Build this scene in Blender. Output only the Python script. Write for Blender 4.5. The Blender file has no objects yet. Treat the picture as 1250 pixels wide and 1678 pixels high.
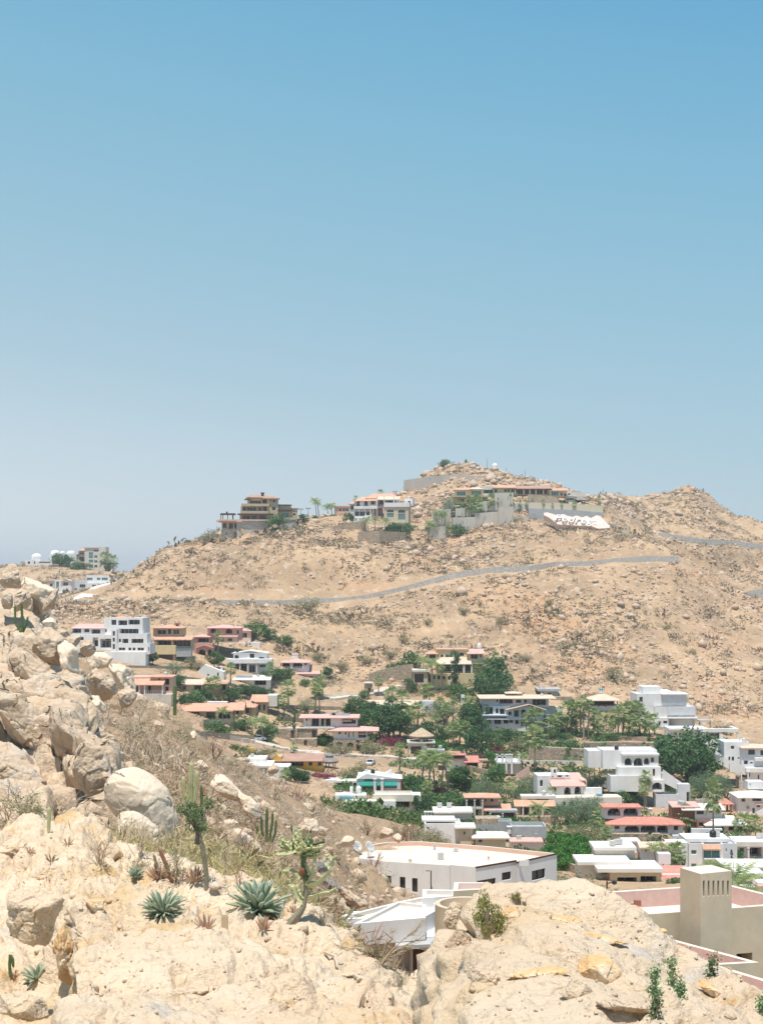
import bpy, math, random
import numpy as np
from mathutils import Vector, Matrix, Euler
# ------------------------------------------------------------------ camera, sky, sun
F, HOR, CX = 2400.0, 950.0, 625.0      # focal length, horizon row and centre column of the 1250 x 1678 photo
sc = bpy.context.scene
COL = sc.collection
cam_d = bpy.data.cameras.new("camera"); cam = bpy.data.objects.new("camera", cam_d); COL.objects.link(cam)
cam_d.sensor_fit = 'VERTICAL'; cam_d.sensor_height = 56.0; cam_d.sensor_width = 56.0
cam_d.lens = F / 1678.0 * 56.0
cam_d.shift_y = (HOR - 839.0) / 1678.0
cam_d.clip_start = 0.1; cam_d.clip_end = 20000
cam.location = (0, 0, 0); cam.rotation_euler = (math.radians(90), 0, 0)
sc.camera = cam
SUN_EL, SUN_AZ = math.radians(75), math.radians(194)   # azimuth measured clockwise from +Y (view direction)
w = bpy.data.worlds.new("World"); sc.world = w; w.use_nodes = True
nt = w.node_tree; nt.nodes.clear()
def N(t, k, **kw):
    n = t.nodes.new(k)
    for a, b in kw.items(): setattr(n, a, b)
    return n
sky = N(nt, 'ShaderNodeTexSky', sky_type='NISHITA'); sky.sun_disc = False
sky.sun_elevation = SUN_EL; sky.sun_rotation = SUN_AZ
sky.air_density = 1.0; sky.dust_density = 1.2; sky.ozone_density = 1.5
tc = N(nt, 'ShaderNodeTexCoord'); sep = N(nt, 'ShaderNodeSeparateXYZ')
nt.links.new(tc.outputs['Generated'], sep.inputs[0])
# film-like sky: pale haze by the horizon, deeper blue above and towards the right
mx = N(nt, 'ShaderNodeMath', operation='MULTIPLY_ADD'); mx.inputs[1].default_value = 0.16
nt.links.new(sep.outputs['X'], mx.inputs[0]); nt.links.new(sep.outputs['Z'], mx.inputs[2])
ramp = N(nt, 'ShaderNodeValToRGB'); nt.links.new(mx.outputs[0], ramp.inputs[0])
cr = ramp.color_ramp
stops = [(0.0, (0.72, 0.80, 0.84)), (0.05, (0.60, 0.725, 0.79)), (0.12, (0.44, 0.63, 0.72)), (0.2, (0.335, 0.58, 0.70)),
         (0.30, (0.235, 0.525, 0.69)), (0.41, (0.13, 0.43, 0.67)), (1.0, (0.06, 0.22, 0.48))]
while len(cr.elements) < len(stops): cr.elements.new(0.5)
for e, (p, c) in zip(cr.elements, stops): e.position = p; e.color = (*c, 1)
mixs = N(nt, 'ShaderNodeMixRGB'); mixs.inputs[0].default_value = 0.9
skm = N(nt, 'ShaderNodeMixRGB', blend_type='MULTIPLY'); skm.inputs[0].default_value = 1; skm.inputs[2].default_value = (1.0, 1.0, 1.0, 1)
nt.links.new(sky.outputs[0], skm.inputs[1]); nt.links.new(skm.outputs[0], mixs.inputs[1])
sc10 = N(nt, 'ShaderNodeMixRGB', blend_type='MULTIPLY'); sc10.inputs[0].default_value = 1; sc10.inputs[2].default_value = (4.5, 4.5, 4.6, 1)
nt.links.new(ramp.outputs[0], sc10.inputs[1]); nt.links.new(sc10.outputs[0], mixs.inputs[2])
bg = N(nt, 'ShaderNodeBackground'); bg.inputs[1].default_value = 0.148
out = N(nt, 'ShaderNodeOutputWorld')
nt.links.new(mixs.outputs[0], bg.inputs[0]); nt.links.new(bg.outputs[0], out.inputs[0])
sun_d = bpy.data.lights.new("sun", 'SUN'); sun_d.energy = 4.1; sun_d.angle = math.radians(0.53); sun_d.color = (1.0, 0.955, 0.88)
sun = bpy.data.objects.new("sun", sun_d); COL.objects.link(sun)
sd = Vector((math.sin(SUN_AZ) * math.cos(SUN_EL), math.cos(SUN_AZ) * math.cos(SUN_EL), math.sin(SUN_EL)))
sun.rotation_euler = (-sd).to_track_quat('-Z', 'Y').to_euler(); sun.location = sd * 300
sc.view_settings.view_transform = 'Standard'; sc.view_settings.look = 'None'
sc.view_settings.exposure = 0.46; sc.view_settings.gamma = 1.0
sc.cycles.max_bounces = 5; sc.cycles.diffuse_bounces = 3; sc.cycles.glossy_bounces = 2; sc.cycles.transmission_bounces = 2
sc.cycles.volume_bounces = 0; sc.cycles.caustics_reflective = False; sc.cycles.caustics_refractive = False

# ------------------------------------------------------------------ helpers
def P(u, v, Y): return Vector(((u - CX) * Y / F, Y, (HOR - v) * Y / F))
def tag(o, label, cat, group=None, kind=None):
    if label: o['label'] = label
    if cat: o['category'] = cat
    if group: o['group'] = group
    if kind: o['kind'] = kind
    return o
def empty(name, loc, label=None, cat=None, group=None, rz=0, scale=1):
    o = bpy.data.objects.new(name, None); COL.objects.link(o); o.location = loc
    o.rotation_euler = (0, 0, rz); o.scale = (scale,) * 3 if not isinstance(scale, tuple) else scale
    o.empty_display_size = 0.2
    return tag(o, label, cat, group)
def link_mesh(name, me, mat, parent=None):
    o = bpy.data.objects.new(name, me); COL.objects.link(o)
    if mat is not None: me.materials.append(mat)
    if parent is not None: o.parent = parent
    return o
def np_mesh(name, V, Fc, n, mat, parent=None, smooth=False):
    """V (k,3), Fc (m,n) faces with n corners each"""
    me = bpy.data.meshes.new(name); V = np.asarray(V, np.float32); Fc = np.asarray(Fc, np.int32)
    me.vertices.add(len(V)); me.vertices.foreach_set('co', V.ravel())
    me.loops.add(Fc.size); me.loops.foreach_set('vertex_index', Fc.ravel())
    me.polygons.add(len(Fc)); me.polygons.foreach_set('loop_start', np.arange(len(Fc), dtype=np.int32) * n)
    me.polygons.foreach_set('loop_total', np.full(len(Fc), n, np.int32))
    if smooth: me.polygons.foreach_set('use_smooth', np.ones(len(Fc), bool))
    me.update(calc_edges=True); me.validate()
    return link_mesh(name, me, mat, parent)
class MB:
    def __init__(s): s.v = []; s.f = []
    def poly(s, pts):
        i = len(s.v); s.v += [tuple(p) for p in pts]; s.f.append(tuple(range(i, i + len(pts))))
    def box(s, x0, x1, y0, y1, z0, z1):
        i = len(s.v)
        s.v += [(x0,y0,z0),(x1,y0,z0),(x1,y1,z0),(x0,y1,z0),(x0,y0,z1),(x1,y0,z1),(x1,y1,z1),(x0,y1,z1)]
        s.f += [(i,i+3,i+2,i+1),(i+4,i+5,i+6,i+7),(i,i+1,i+5,i+4),(i+1,i+2,i+6,i+5),(i+2,i+3,i+7,i+6),(i+3,i,i+4,i+7)]
    def prism(s, pts, d):
        """closed outline pts extruded by vector d"""
        i = len(s.v); n = len(pts); d = Vector(d)
        s.v += [tuple(p) for p in pts] + [tuple(Vector(p) + d) for p in pts]
        s.f.append(tuple(range(i + n - 1, i - 1, -1))); s.f.append(tuple(range(i + n, i + 2 * n)))
        for k in range(n): s.f.append((i + k, i + (k + 1) % n, i + n + (k + 1) % n, i + n + k))
    def tube(s, pts, rad, n=6, cap=True):
        pts = [Vector(p) for p in pts]
        if not hasattr(rad, '__len__'): rad = [rad] * len(pts)
        i0 = len(s.v)
        for k, p in enumerate(pts):
            a = pts[min(k + 1, len(pts) - 1)] - pts[max(k - 1, 0)]
            a = a.normalized() if a.length > 1e-9 else Vector((0, 0, 1))
            r = a.cross(Vector((0.31, 0.95, 0.03)));  r = r if r.length > 1e-3 else a.cross(Vector((1, 0, 0)))
            r.normalize(); q = a.cross(r)
            for j in range(n):
                t = 2 * math.pi * j / n
                s.v.append(tuple(p + (r * math.cos(t) + q * math.sin(t)) * rad[k]))
        for k in range(len(pts) - 1):
            for j in range(n):
                a = i0 + k * n + j; b = i0 + k * n + (j + 1) % n
                s.f.append((a, b, b + n, a + n))
        if cap:
            s.f.append(tuple(i0 + j for j in range(n - 1, -1, -1))); e = i0 + (len(pts) - 1) * n
            s.f.append(tuple(e + j for j in range(n)))
    def lathe(s, prof, n=16, c=(0, 0, 0)):
        i0 = len(s.v)
        for r, z in prof:
            for j in range(n):
                t = 2 * math.pi * j / n; s.v.append((c[0] + r * math.cos(t), c[1] + r * math.sin(t), c[2] + z))
        for k in range(len(prof) - 1):
            for j in range(n):
                a = i0 + k * n + j; b = i0 + k * n + (j + 1) % n; s.f.append((a, b, b + n, a + n))
    def build(s, name, mat, parent=None, smooth=False):
        me = bpy.data.meshes.new(name); me.from_pydata(s.v, [], s.f); me.update()
        if smooth: me.polygons.foreach_set('use_smooth', np.ones(len(me.polygons), bool))
        return link_mesh(name, me, mat, parent)

# ---- numpy noise
def _h(ix, iy, iz, s):
    n = (ix.astype(np.int64) * 374761393 + iy.astype(np.int64) * 668265263 + iz.astype(np.int64) * 2147483647 + s * 974634777) & 0xFFFFFFFF
    n = ((n ^ (n >> 13)) * 1274126177) & 0xFFFFFFFF
    n = ((n ^ (n >> 16)) * 2246822519) & 0xFFFFFFFF
    return ((n ^ (n >> 15)) & 0xFFFFFF) / float(0xFFFFFF)
def vnoise(p, s=0):
    i = np.floor(p).astype(np.int64); f = p - i; f = f * f * (3 - 2 * f); r = 0
    for dx in (0, 1):
        for dy in (0, 1):
            for dz in (0, 1):
                wgt = (f[:,0] if dx else 1 - f[:,0]) * (f[:,1] if dy else 1 - f[:,1]) * (f[:,2] if dz else 1 - f[:,2])
                r = r + wgt * _h(i[:,0] + dx, i[:,1] + dy, i[:,2] + dz, s)
    return r * 2 - 1
def fbm(p, sc_=1.0, o=4, s=0, g=0.5):
    a, r, q = 1.0, 0, p / sc_
    for k in range(o):
        r = r + a * vnoise(q, s + k * 7); a *= g; q = q * 2.03 + 3.1
    return r
def worley(p, sc_=1.0, s=0):
    """F1, F2, cell id"""
    q = p / sc_; i = np.floor(q).astype(np.int64)
    d1 = np.full(len(q), 9.0); d2 = np.full(len(q), 9.0); cid = np.zeros(len(q))
    for dx in (-1, 0, 1):
        for dy in (-1, 0, 1):
            for dz in (-1, 0, 1):
                a, b, c = i[:,0] + dx, i[:,1] + dy, i[:,2] + dz
                d = np.sqrt((a + _h(a,b,c,s) - q[:,0])**2 + (b + _h(a,b,c,s+11) - q[:,1])**2 + (c + _h(a,b,c,s+23) - q[:,2])**2)
                m = d < d1
                d2 = np.where(m, d1, np.minimum(d2, d)); cid = np.where(m, _h(a,b,c,s+5), cid); d1 = np.where(m, d, d1)
    return d1, d2, cid

# ------------------------------------------------------------------ materials
def mat(name, col, rough=0.85, *a_, crack=None, **kw_):
    m = _mat(name, col, rough, *a_, **kw_)
    if crack:      # dark branching fissures: (scale, width, colour, bump)
        t = m.node_tree; b = t.nodes['Principled BSDF']; co = N(t, 'ShaderNodeTexCoord'); nz = N(t, 'ShaderNodeTexNoise'); nz.inputs['Scale'].default_value = crack[0] * 1.3; nz.inputs['Detail'].default_value = 4
        ad = N(t, 'ShaderNodeMixRGB', blend_type='ADD'); ad.inputs[0].default_value = 0.55 / crack[0]
        t.links.new(co.outputs['Object'], nz.inputs['Vector']); t.links.new(co.outputs['Object'], ad.inputs[1]); t.links.new(nz.outputs['Color'], ad.inputs[2])
        v = N(t, 'ShaderNodeTexVoronoi', feature='DISTANCE_TO_EDGE'); v.inputs['Scale'].default_value = crack[0]; t.links.new(ad.outputs[0], v.inputs['Vector'])
        r = N(t, 'ShaderNodeMapRange'); r.inputs[2].default_value = crack[1]; t.links.new(v.outputs['Distance'], r.inputs[0])
        n2 = N(t, 'ShaderNodeTexNoise'); n2.inputs['Scale'].default_value = crack[0] * .6; t.links.new(co.outputs['Object'], n2.inputs['Vector'])
        gt = N(t, 'ShaderNodeMath', operation='GREATER_THAN'); gt.inputs[1].default_value = .47; t.links.new(n2.outputs['Fac'], gt.inputs[0])
        mx_ = N(t, 'ShaderNodeMath', operation='MAXIMUM'); t.links.new(r.outputs[0], mx_.inputs[0]); t.links.new(gt.outputs[0], mx_.inputs[1])
        c0 = b.inputs['Base Color'].links[0].from_socket; mc = N(t, 'ShaderNodeMixRGB'); mc.inputs[1].default_value = (*crack[2], 1); t.links.new(mx_.outputs[0], mc.inputs[0]); t.links.new(c0, mc.inputs[2]); t.links.new(mc.outputs[0], b.inputs['Base Color'])
        bp = N(t, 'ShaderNodeBump'); bp.inputs['Strength'].default_value = 1; bp.inputs['Distance'].default_value = crack[3]; t.links.new(mx_.outputs[0], bp.inputs['Height'])
        if b.inputs['Normal'].links: t.links.new(b.inputs['Normal'].links[0].from_socket, bp.inputs['Normal'])
        t.links.new(bp.outputs[0], b.inputs['Normal'])
    return m
def _mat(name, col, rough=0.85, col2=None, scale=2.0, bump=0.0, bscale=8.0, bdist=0.05, spec=0.25, spots=None, metal=0.0, detail=5.0, stretch=None, trans=0.0, contrast=(0.35, 0.65)):
    m = bpy.data.materials.new(name); m.use_nodes = True; t = m.node_tree
    b = t.nodes['Principled BSDF']; b.inputs['Roughness'].default_value = rough; b.inputs['Specular IOR Level'].default_value = spec
    b.inputs['Metallic'].default_value = metal
    col2 = col2 or tuple(c * 0.8 for c in col)
    co = N(t, 'ShaderNodeTexCoord'); src = co.outputs['Object']
    if stretch:
        mp = N(t, 'ShaderNodeMapping'); mp.inputs['Scale'].default_value = stretch; t.links.new(src, mp.inputs[0]); src = mp.outputs[0]
    nz = N(t, 'ShaderNodeTexNoise'); nz.inputs['Scale'].default_value = scale; nz.inputs['Detail'].default_value = detail; nz.inputs['Roughness'].default_value = 0.6
    t.links.new(src, nz.inputs['Vector'])
    rp = N(t, 'ShaderNodeValToRGB'); rp.color_ramp.elements[0].position, rp.color_ramp.elements[1].position = contrast
    rp.color_ramp.elements[0].color = (*col2, 1); rp.color_ramp.elements[1].color = (*col, 1)
    t.links.new(nz.outputs['Fac'], rp.inputs[0]); cout = rp.outputs[0]
    for (sc_, c3, lo, hi) in (spots or []):
        n2 = N(t, 'ShaderNodeTexNoise'); n2.inputs['Scale'].default_value = sc_; n2.inputs['Detail'].default_value = 6; n2.inputs['Roughness'].default_value = 0.65
        t.links.new(src, n2.inputs['Vector'])
        r2 = N(t, 'ShaderNodeValToRGB'); r2.color_ramp.elements[0].position = lo; r2.color_ramp.elements[1].position = hi
        r2.color_ramp.elements[0].color = (0,0,0,1); r2.color_ramp.elements[1].color = (1,1,1,1)
        t.links.new(n2.outputs['Fac'], r2.inputs[0])
        mxx = N(t, 'ShaderNodeMixRGB'); mxx.inputs[2].default_value = (*c3, 1)
        t.links.new(r2.outputs[0], mxx.inputs[0]); t.links.new(cout, mxx.inputs[1]); cout = mxx.outputs[0]
    t.links.new(cout, b.inputs['Base Color'])
    if bump:
        n3 = N(t, 'ShaderNodeTexNoise'); n3.inputs['Scale'].default_value = bscale; n3.inputs['Detail'].default_value = 8; n3.inputs['Roughness'].default_value = 0.65
        t.links.new(src, n3.inputs['Vector'])
        bp = N(t, 'ShaderNodeBump'); bp.inputs['Strength'].default_value = bump; bp.inputs['Distance'].default_value = bdist
        t.links.new(n3.outputs['Fac'], bp.inputs['Height']); t.links.new(bp.outputs[0], b.inputs['Normal'])
    if trans:
        tr = N(t, 'ShaderNodeBsdfTranslucent'); t.links.new(cout, tr.inputs[0])
        ms = N(t, 'ShaderNodeMixShader'); ms.inputs[0].default_value = trans
        t.links.new(b.outputs[0], ms.inputs[1]); t.links.new(tr.outputs[0], ms.inputs[2])
        t.links.new(ms.outputs[0], t.nodes['Material Output'].inputs[0])
    return m
def tile_mat(name, c1, c2, c3):
    m = mat(name, c1, 0.9, c2, 0.35, spots=[(1.7, c3, 0.5, 0.75)])
    t = m.node_tree; b = t.nodes['Principled BSDF']; co = N(t, 'ShaderNodeTexCoord')
    wv = N(t, 'ShaderNodeTexWave', wave_type='BANDS', bands_direction='X'); wv.inputs['Scale'].default_value = 1.1; wv.inputs['Distortion'].default_value = 0.4
    t.links.new(co.outputs['Object'], wv.inputs['Vector'])
    bp = N(t, 'ShaderNodeBump'); bp.inputs['Strength'].default_value = 0.5; bp.inputs['Distance'].default_value = 0.08
    t.links.new(wv.outputs['Fac'], bp.inputs['Height']); t.links.new(bp.outputs[0], b.inputs['Normal'])
    return m
def stone_mat(name, c1, c2, cm, scale=2.2):
    """rubble masonry: voronoi stones with mortar lines"""
    m = bpy.data.materials.new(name); m.use_nodes = True; t = m.node_tree; b = t.nodes['Principled BSDF']; b.inputs['Roughness'].default_value = 0.9
    co = N(t, 'ShaderNodeTexCoord'); v1 = N(t, 'ShaderNodeTexVoronoi'); v1.inputs['Scale'].default_value = scale
    v2 = N(t, 'ShaderNodeTexVoronoi', feature='DISTANCE_TO_EDGE'); v2.inputs['Scale'].default_value = scale
    t.links.new(co.outputs['Object'], v1.inputs['Vector']); t.links.new(co.outputs['Object'], v2.inputs['Vector'])
    r = N(t, 'ShaderNodeValToRGB'); r.color_ramp.elements[0].color = (*c1, 1); r.color_ramp.elements[1].color = (*c2, 1)
    t.links.new(v1.outputs['Color'], r.inputs[0])
    r2 = N(t, 'ShaderNodeValToRGB'); r2.color_ramp.elements[0].color = (*cm, 1); r2.color_ramp.elements[0].position = 0.02; r2.color_ramp.elements[1].position = 0.09
    r2.color_ramp.elements[1].color = (1, 1, 1, 1)
    t.links.new(v2.outputs['Distance'], r2.inputs[0])
    mm = N(t, 'ShaderNodeMixRGB', blend_type='MULTIPLY'); mm.inputs[0].default_value = 1
    t.links.new(r.outputs[0], mm.inputs[1]); t.links.new(r2.outputs[0], mm.inputs[2]); t.links.new(mm.outputs[0], b.inputs['Base Color'])
    bp = N(t, 'ShaderNodeBump'); bp.inputs['Strength'].default_value = 0.6; bp.inputs['Distance'].default_value = 0.06
    t.links.new(v2.outputs['Distance'], bp.inputs['Height']); t.links.new(bp.outputs[0], b.inputs['Normal'])
    return m
M = {}
M['hill'] = mat('hillside_soil', (0.50, 0.34, 0.205), 0.95, (0.35, 0.24, 0.15), 0.045, bump=0.9, bscale=0.9, bdist=0.5, contrast=(0.38, 0.62),
    spots=[(0.02, (0.50, 0.30, 0.17), 0.54, 0.68), (0.35, (0.55, 0.43, 0.33), 0.56, 0.66), (0.8, (0.25, 0.19, 0.135), 0.57, 0.66)])
M['rock'] = mat('pale_granite', (0.70, 0.54, 0.385), 0.92, (0.54, 0.40, 0.28), 1.3, bump=1.0, bscale=3, bdist=0.2, crack=(0.8, 0.015, (0.24, 0.17, 0.11), 0.08),
    spots=[(0.7, (0.56, 0.38, 0.21), 0.56, 0.68), (2.6, (0.62, 0.54, 0.46), 0.55, 0.66), (1.4, (0.34, 0.285, 0.235), 0.62, 0.7), (0.5, (0.54, 0.49, 0.43), 0.58, 0.68)])
M['rockw'] = mat('white_boulder', (0.77, 0.62, 0.47), 0.92, (0.64, 0.51, 0.38), 0.6, bump=0.6, bscale=6, bdist=0.05, crack=(0.6, 0.012, (0.30, 0.21, 0.14), 0.04),
    spots=[(0.9, (0.58, 0.42, 0.27), 0.6, 0.72)])
M['outcrop'] = mat('weathered_sandy_rock', (0.80, 0.635, 0.465), 0.93, (0.68, 0.515, 0.355), 1.1, bump=1.0, bscale=9, bdist=0.08,
    spots=[(0.55, (0.62, 0.42, 0.21), 0.51, 0.66), (1.3, (0.62, 0.55, 0.47), 0.60, 0.70), (3.5, (0.60, 0.40, 0.21), 0.60, 0.68), (14, (0.42, 0.27, 0.15), 0.62, 0.70)])
M['orock'] = mat('ochre_rock', (0.70, 0.48, 0.26), 0.93, (0.58, 0.37, 0.18), 2.2, bump=0.7, bscale=16, bdist=0.02, spots=[(3, (0.74, 0.6, 0.44), 0.5, 0.62)])
M['drock'] = mat('dark_rock_face', (0.20, 0.20, 0.20), 0.9, (0.30, 0.27, 0.24), 2.2, bump=0.6, bscale=6)
M['rrock'] = mat('hill_rocks', (0.58, 0.44, 0.325), 0.95, (0.43, 0.315, 0.22), 0.3)
M['white'] = mat('white_stucco', (0.80, 0.78, 0.76), 0.85, (0.70, 0.68, 0.66), 0.5, bump=0.15, bscale=6, bdist=0.01, stretch=(1, 1, .35), spots=[(0.9, (0.58, 0.54, 0.49), 0.62, 0.78)])
M['cream'] = mat('cream_stucco', (0.70, 0.66, 0.58), 0.85, (0.63, 0.59, 0.51), 0.5)
M['greyw'] = mat('grey_white_stucco', (0.66, 0.67, 0.69), 0.85, (0.58, 0.59, 0.61), 0.5)
M['tan'] = mat('tan_stucco', (0.56, 0.44, 0.28), 0.88, (0.50, 0.38, 0.24), 0.5)
M['beige'] = mat('beige_stucco', (0.64, 0.54, 0.39), 0.9, (0.57, 0.475, 0.34), 1.2, bump=0.35, bscale=9, bdist=0.02)
M['yellow'] = mat('yellow_stucco', (0.80, 0.52, 0.10), 0.85, (0.72, 0.45, 0.08), 0.6)
M['pale_yellow'] = mat('pale_yellow_stucco', (0.74, 0.60, 0.36), 0.85, (0.68, 0.54, 0.31), 0.5)
M['pink'] = mat('pink_stucco', (0.62, 0.36, 0.29), 0.88, (0.56, 0.31, 0.25), 0.5)
M['peach'] = mat('peach_stucco', (0.70, 0.48, 0.38), 0.88, (0.64, 0.43, 0.33), 0.5)
M['brick'] = mat('brown_brick', (0.34, 0.15, 0.10), 0.9, (0.27, 0.12, 0.08), 2)
M['conc'] = mat('stained_concrete', (0.60, 0.54, 0.46), 0.93, (0.50, 0.45, 0.39), 0.25, stretch=(1, 1, 0.25), spots=[(0.5, (0.30, 0.28, 0.25), 0.58, 0.7)])
M['dconc'] = mat('grey_render', (0.36, 0.37, 0.37), 0.93, (0.44, 0.45, 0.45), 0.8, spots=[(1.4, (0.52, 0.52, 0.5), 0.6, 0.7)])
M['pinkroof'] = mat('pink_roof_coating', (0.74, 0.61, 0.55), 0.9, (0.68, 0.55, 0.49), 0.7)
M['rose'] = mat('rose_roof_wall', (0.66, 0.46, 0.39), 0.9, (0.58, 0.40, 0.34), 3, bump=0.3, bscale=20, bdist=0.02)
M['flatroof'] = mat('pale_flat_roof', (0.74, 0.64, 0.54), 0.9, (0.66, 0.56, 0.46), 0.3, spots=[(0.5, (0.58, 0.48, 0.38), 0.56, 0.75)])
M['whiteroof'] = mat('white_roof', (0.76, 0.72, 0.67), 0.85, (0.66, 0.61, 0.55), 0.3, spots=[(0.8, (0.55, 0.50, 0.44), 0.58, 0.75)])
M['slabpink'] = mat('painted_slab', (0.74, 0.58, 0.50), 0.9)
M['tile'] = tile_mat('terracotta_tiles', (0.66, 0.37, 0.25), (0.56, 0.30, 0.20), (0.72, 0.50, 0.38))
M['redtile'] = tile_mat('red_tiles', (0.60, 0.26, 0.20), (0.52, 0.21, 0.16), (0.66, 0.36, 0.29))
M['pinktile'] = tile_mat('pink_tiles', (0.70, 0.42, 0.36), (0.62, 0.36, 0.31), (0.74, 0.52, 0.45))
M['paletile'] = tile_mat('pale_weathered_tiles', (0.72, 0.55, 0.42), (0.62, 0.45, 0.34), (0.78, 0.64, 0.52))
M['browntile'] = tile_mat('brown_tiles', (0.46, 0.28, 0.21), (0.38, 0.22, 0.16), (0.54, 0.38, 0.30))
M['stonew'] = stone_mat('rubble_masonry', (0.30, 0.24, 0.17), (0.58, 0.46, 0.34), (0.45, 0.42, 0.38), 2.0)
M['greystone'] = stone_mat('grey_rubble_masonry', (0.44, 0.41, 0.37), (0.64, 0.60, 0.55), (0.7, 0.7, 0.68), 1.4)
M['wood'] = mat('dark_wood', (0.10, 0.055, 0.035), 0.7, (0.07, 0.04, 0.03), 3)
M['brownmetal'] = mat('brown_door', (0.13, 0.08, 0.06), 0.6, (0.10, 0.06, 0.045), 3)
M['black'] = mat('dark_metal', (0.03, 0.03, 0.03), 0.5)
M['glass'] = mat('window_glass', (0.035, 0.042, 0.045), 0.12, (0.02, 0.024, 0.028), 0.3, spec=0.6)
M['tealglass'] = mat('teal_window_glass', (0.10, 0.26, 0.25), 0.12, (0.06, 0.18, 0.18), 0.3, spec=0.6)
M['teal'] = mat('teal_canvas', (0.03, 0.27, 0.21), 0.8, (0.025, 0.22, 0.17), 1)
M['canvas'] = mat('beige_canvas', (0.62, 0.54, 0.42), 0.8)
M['thatch'] = mat('pale_palm_thatch', (0.56, 0.43, 0.29), 0.95, (0.40, 0.30, 0.20), 1.5, bump=0.8, bscale=6, bdist=0.1, stretch=(1, 1, 0.3))
M['greythatch'] = mat('grey_palm_thatch', (0.30, 0.27, 0.25), 0.95, (0.20, 0.18, 0.17), 1.5, bump=0.8, bscale=6, bdist=0.1, stretch=(1, 1, 0.3))
M['solar'] = mat('solar_cells', (0.30, 0.31, 0.34), 0.3, (0.22, 0.23, 0.27), 1)
M['road'] = mat('pale_concrete_road', (0.62, 0.54, 0.45), 0.95, (0.54, 0.46, 0.38), 0.2)
M['whiteroad'] = mat('white_concrete', (0.80, 0.77, 0.73), 0.9, (0.74, 0.70, 0.66), 0.1)
M['pool'] = mat('pool_water', (0.10, 0.33, 0.42), 0.1, (0.08, 0.28, 0.38), 0.5, spec=0.6)
M['bark'] = mat('grey_bark', (0.23, 0.19, 0.15), 0.95, (0.15, 0.12, 0.10), 2)
M['palmbark'] = mat('palm_bark', (0.42, 0.35, 0.27), 0.95, (0.28, 0.22, 0.17), 2, stretch=(1, 1, 4))
def leafm(n, a, b, tr=0.25, sc_=0.5): return mat(n, a, 0.6, b, sc_, trans=tr, spec=0.3, contrast=(0.4, 0.6))
M['leaf'] = leafm('green_leaves', (0.16, 0.27, 0.085), (0.085, 0.165, 0.06))
M['dleaf'] = leafm('dark_green_leaves', (0.105, 0.20, 0.065), (0.055, 0.125, 0.045))
M['bleaf'] = leafm('bluish_green_leaves', (0.20, 0.28, 0.15), (0.125, 0.20, 0.11))
M['bleaf2'] = leafm('pale_green_small_leaves', (0.20, 0.26, 0.12), (0.11, 0.17, 0.07), .2, 4)
M['weed'] = leafm('yellow_green_leaves', (0.36, 0.33, 0.10), (0.17, 0.19, 0.06), .2, 5)
M['weedg'] = leafm('weed_leaves', (0.26, 0.38, 0.18), (0.16, 0.28, 0.12), .2, 8)
M['gscrub'] = mat('grey_green_scrub', (0.31, 0.28, 0.165), 0.95, (0.19, 0.185, 0.11), 0.1)
M['bright2'] = leafm('garden_leaves', (0.13, 0.20, 0.06), (0.07, 0.12, 0.04), .2, .12)
M['bright'] = leafm('bright_green_leaves', (0.12, 0.28, 0.05), (0.07, 0.19, 0.04))
M['olive'] = leafm('olive_leaves', (0.34, 0.32, 0.17), (0.22, 0.22, 0.11))
M['palm'] = leafm('palm_fronds', (0.38, 0.44, 0.19), (0.20, 0.29, 0.11), .4)
M['ypalm'] = leafm('yellowing_palm_fronds', (0.60, 0.50, 0.16), (0.36, 0.34, 0.11))
M['deadfrond'] = leafm('dead_palm_fronds', (0.36, 0.25, 0.15), (0.24, 0.16, 0.10), 0.1)
M['boug'] = leafm('magenta_bracts', (0.36, 0.05, 0.11), (0.22, 0.05, 0.07))
M['redfl'] = leafm('red_flowers', (0.42, 0.10, 0.07), (0.10, 0.13, 0.04))
M['scrub'] = mat('dry_scrub', (0.38, 0.29, 0.195), 0.95, (0.24, 0.185, 0.13), 0.08)
M['twig'] = mat('dry_twigs', (0.58, 0.45, 0.31), 0.95, (0.36, 0.27, 0.18), 0.9)
M['gtwig'] = mat('grey_twigs', (0.60, 0.48, 0.36), 0.95, (0.38, 0.30, 0.22), 0.9)
M['redtwig'] = mat('russet_twigs', (0.36, 0.17, 0.10), 0.95, (0.24, 0.13, 0.09), 0.9)
M['agave'] = mat('agave_leaf', (0.48, 0.52, 0.38), 0.5, (0.24, 0.32, 0.22), 5, spots=[(7, (0.45, 0.46, 0.33), 0.6, 0.72)])
M['agavedry'] = mat('dry_agave_leaf', (0.30, 0.22, 0.13), 0.8, (0.17, 0.12, 0.08), 3)
M['aloe'] = mat('reddish_aloe_leaf', (0.56, 0.33, 0.24), 0.6, (0.48, 0.34, 0.22), 5)
M['cactus'] = mat('green_cactus_skin', (0.16, 0.21, 0.08), 0.7, (0.10, 0.14, 0.06), 2, bump=0.6, bscale=20, bdist=0.02)
M['ycactus'] = mat('yellow_green_cactus_skin', (0.60, 0.57, 0.32), 0.7, (0.36, 0.38, 0.18), 2.5)
M['oldcactus'] = mat('corky_cactus_bark', (0.33, 0.28, 0.20), 0.9, (0.20, 0.18, 0.12), 4, bump=0.6, bscale=20, bdist=0.02)
M['grass'] = mat('dry_grass', (0.55, 0.46, 0.22), 0.9, (0.42, 0.36, 0.16), 2)
M['acunit'] = mat('painted_metal', (0.62, 0.61, 0.58), 0.5)
M['carw'] = mat('white_car_paint', (0.78, 0.78, 0.78), 0.3, spec=0.5)
M['card'] = mat('dark_car_paint', (0.05, 0.05, 0.06), 0.3, spec=0.5)
M['rubber'] = mat('tyre_rubber', (0.03, 0.03, 0.03), 0.8)
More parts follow.
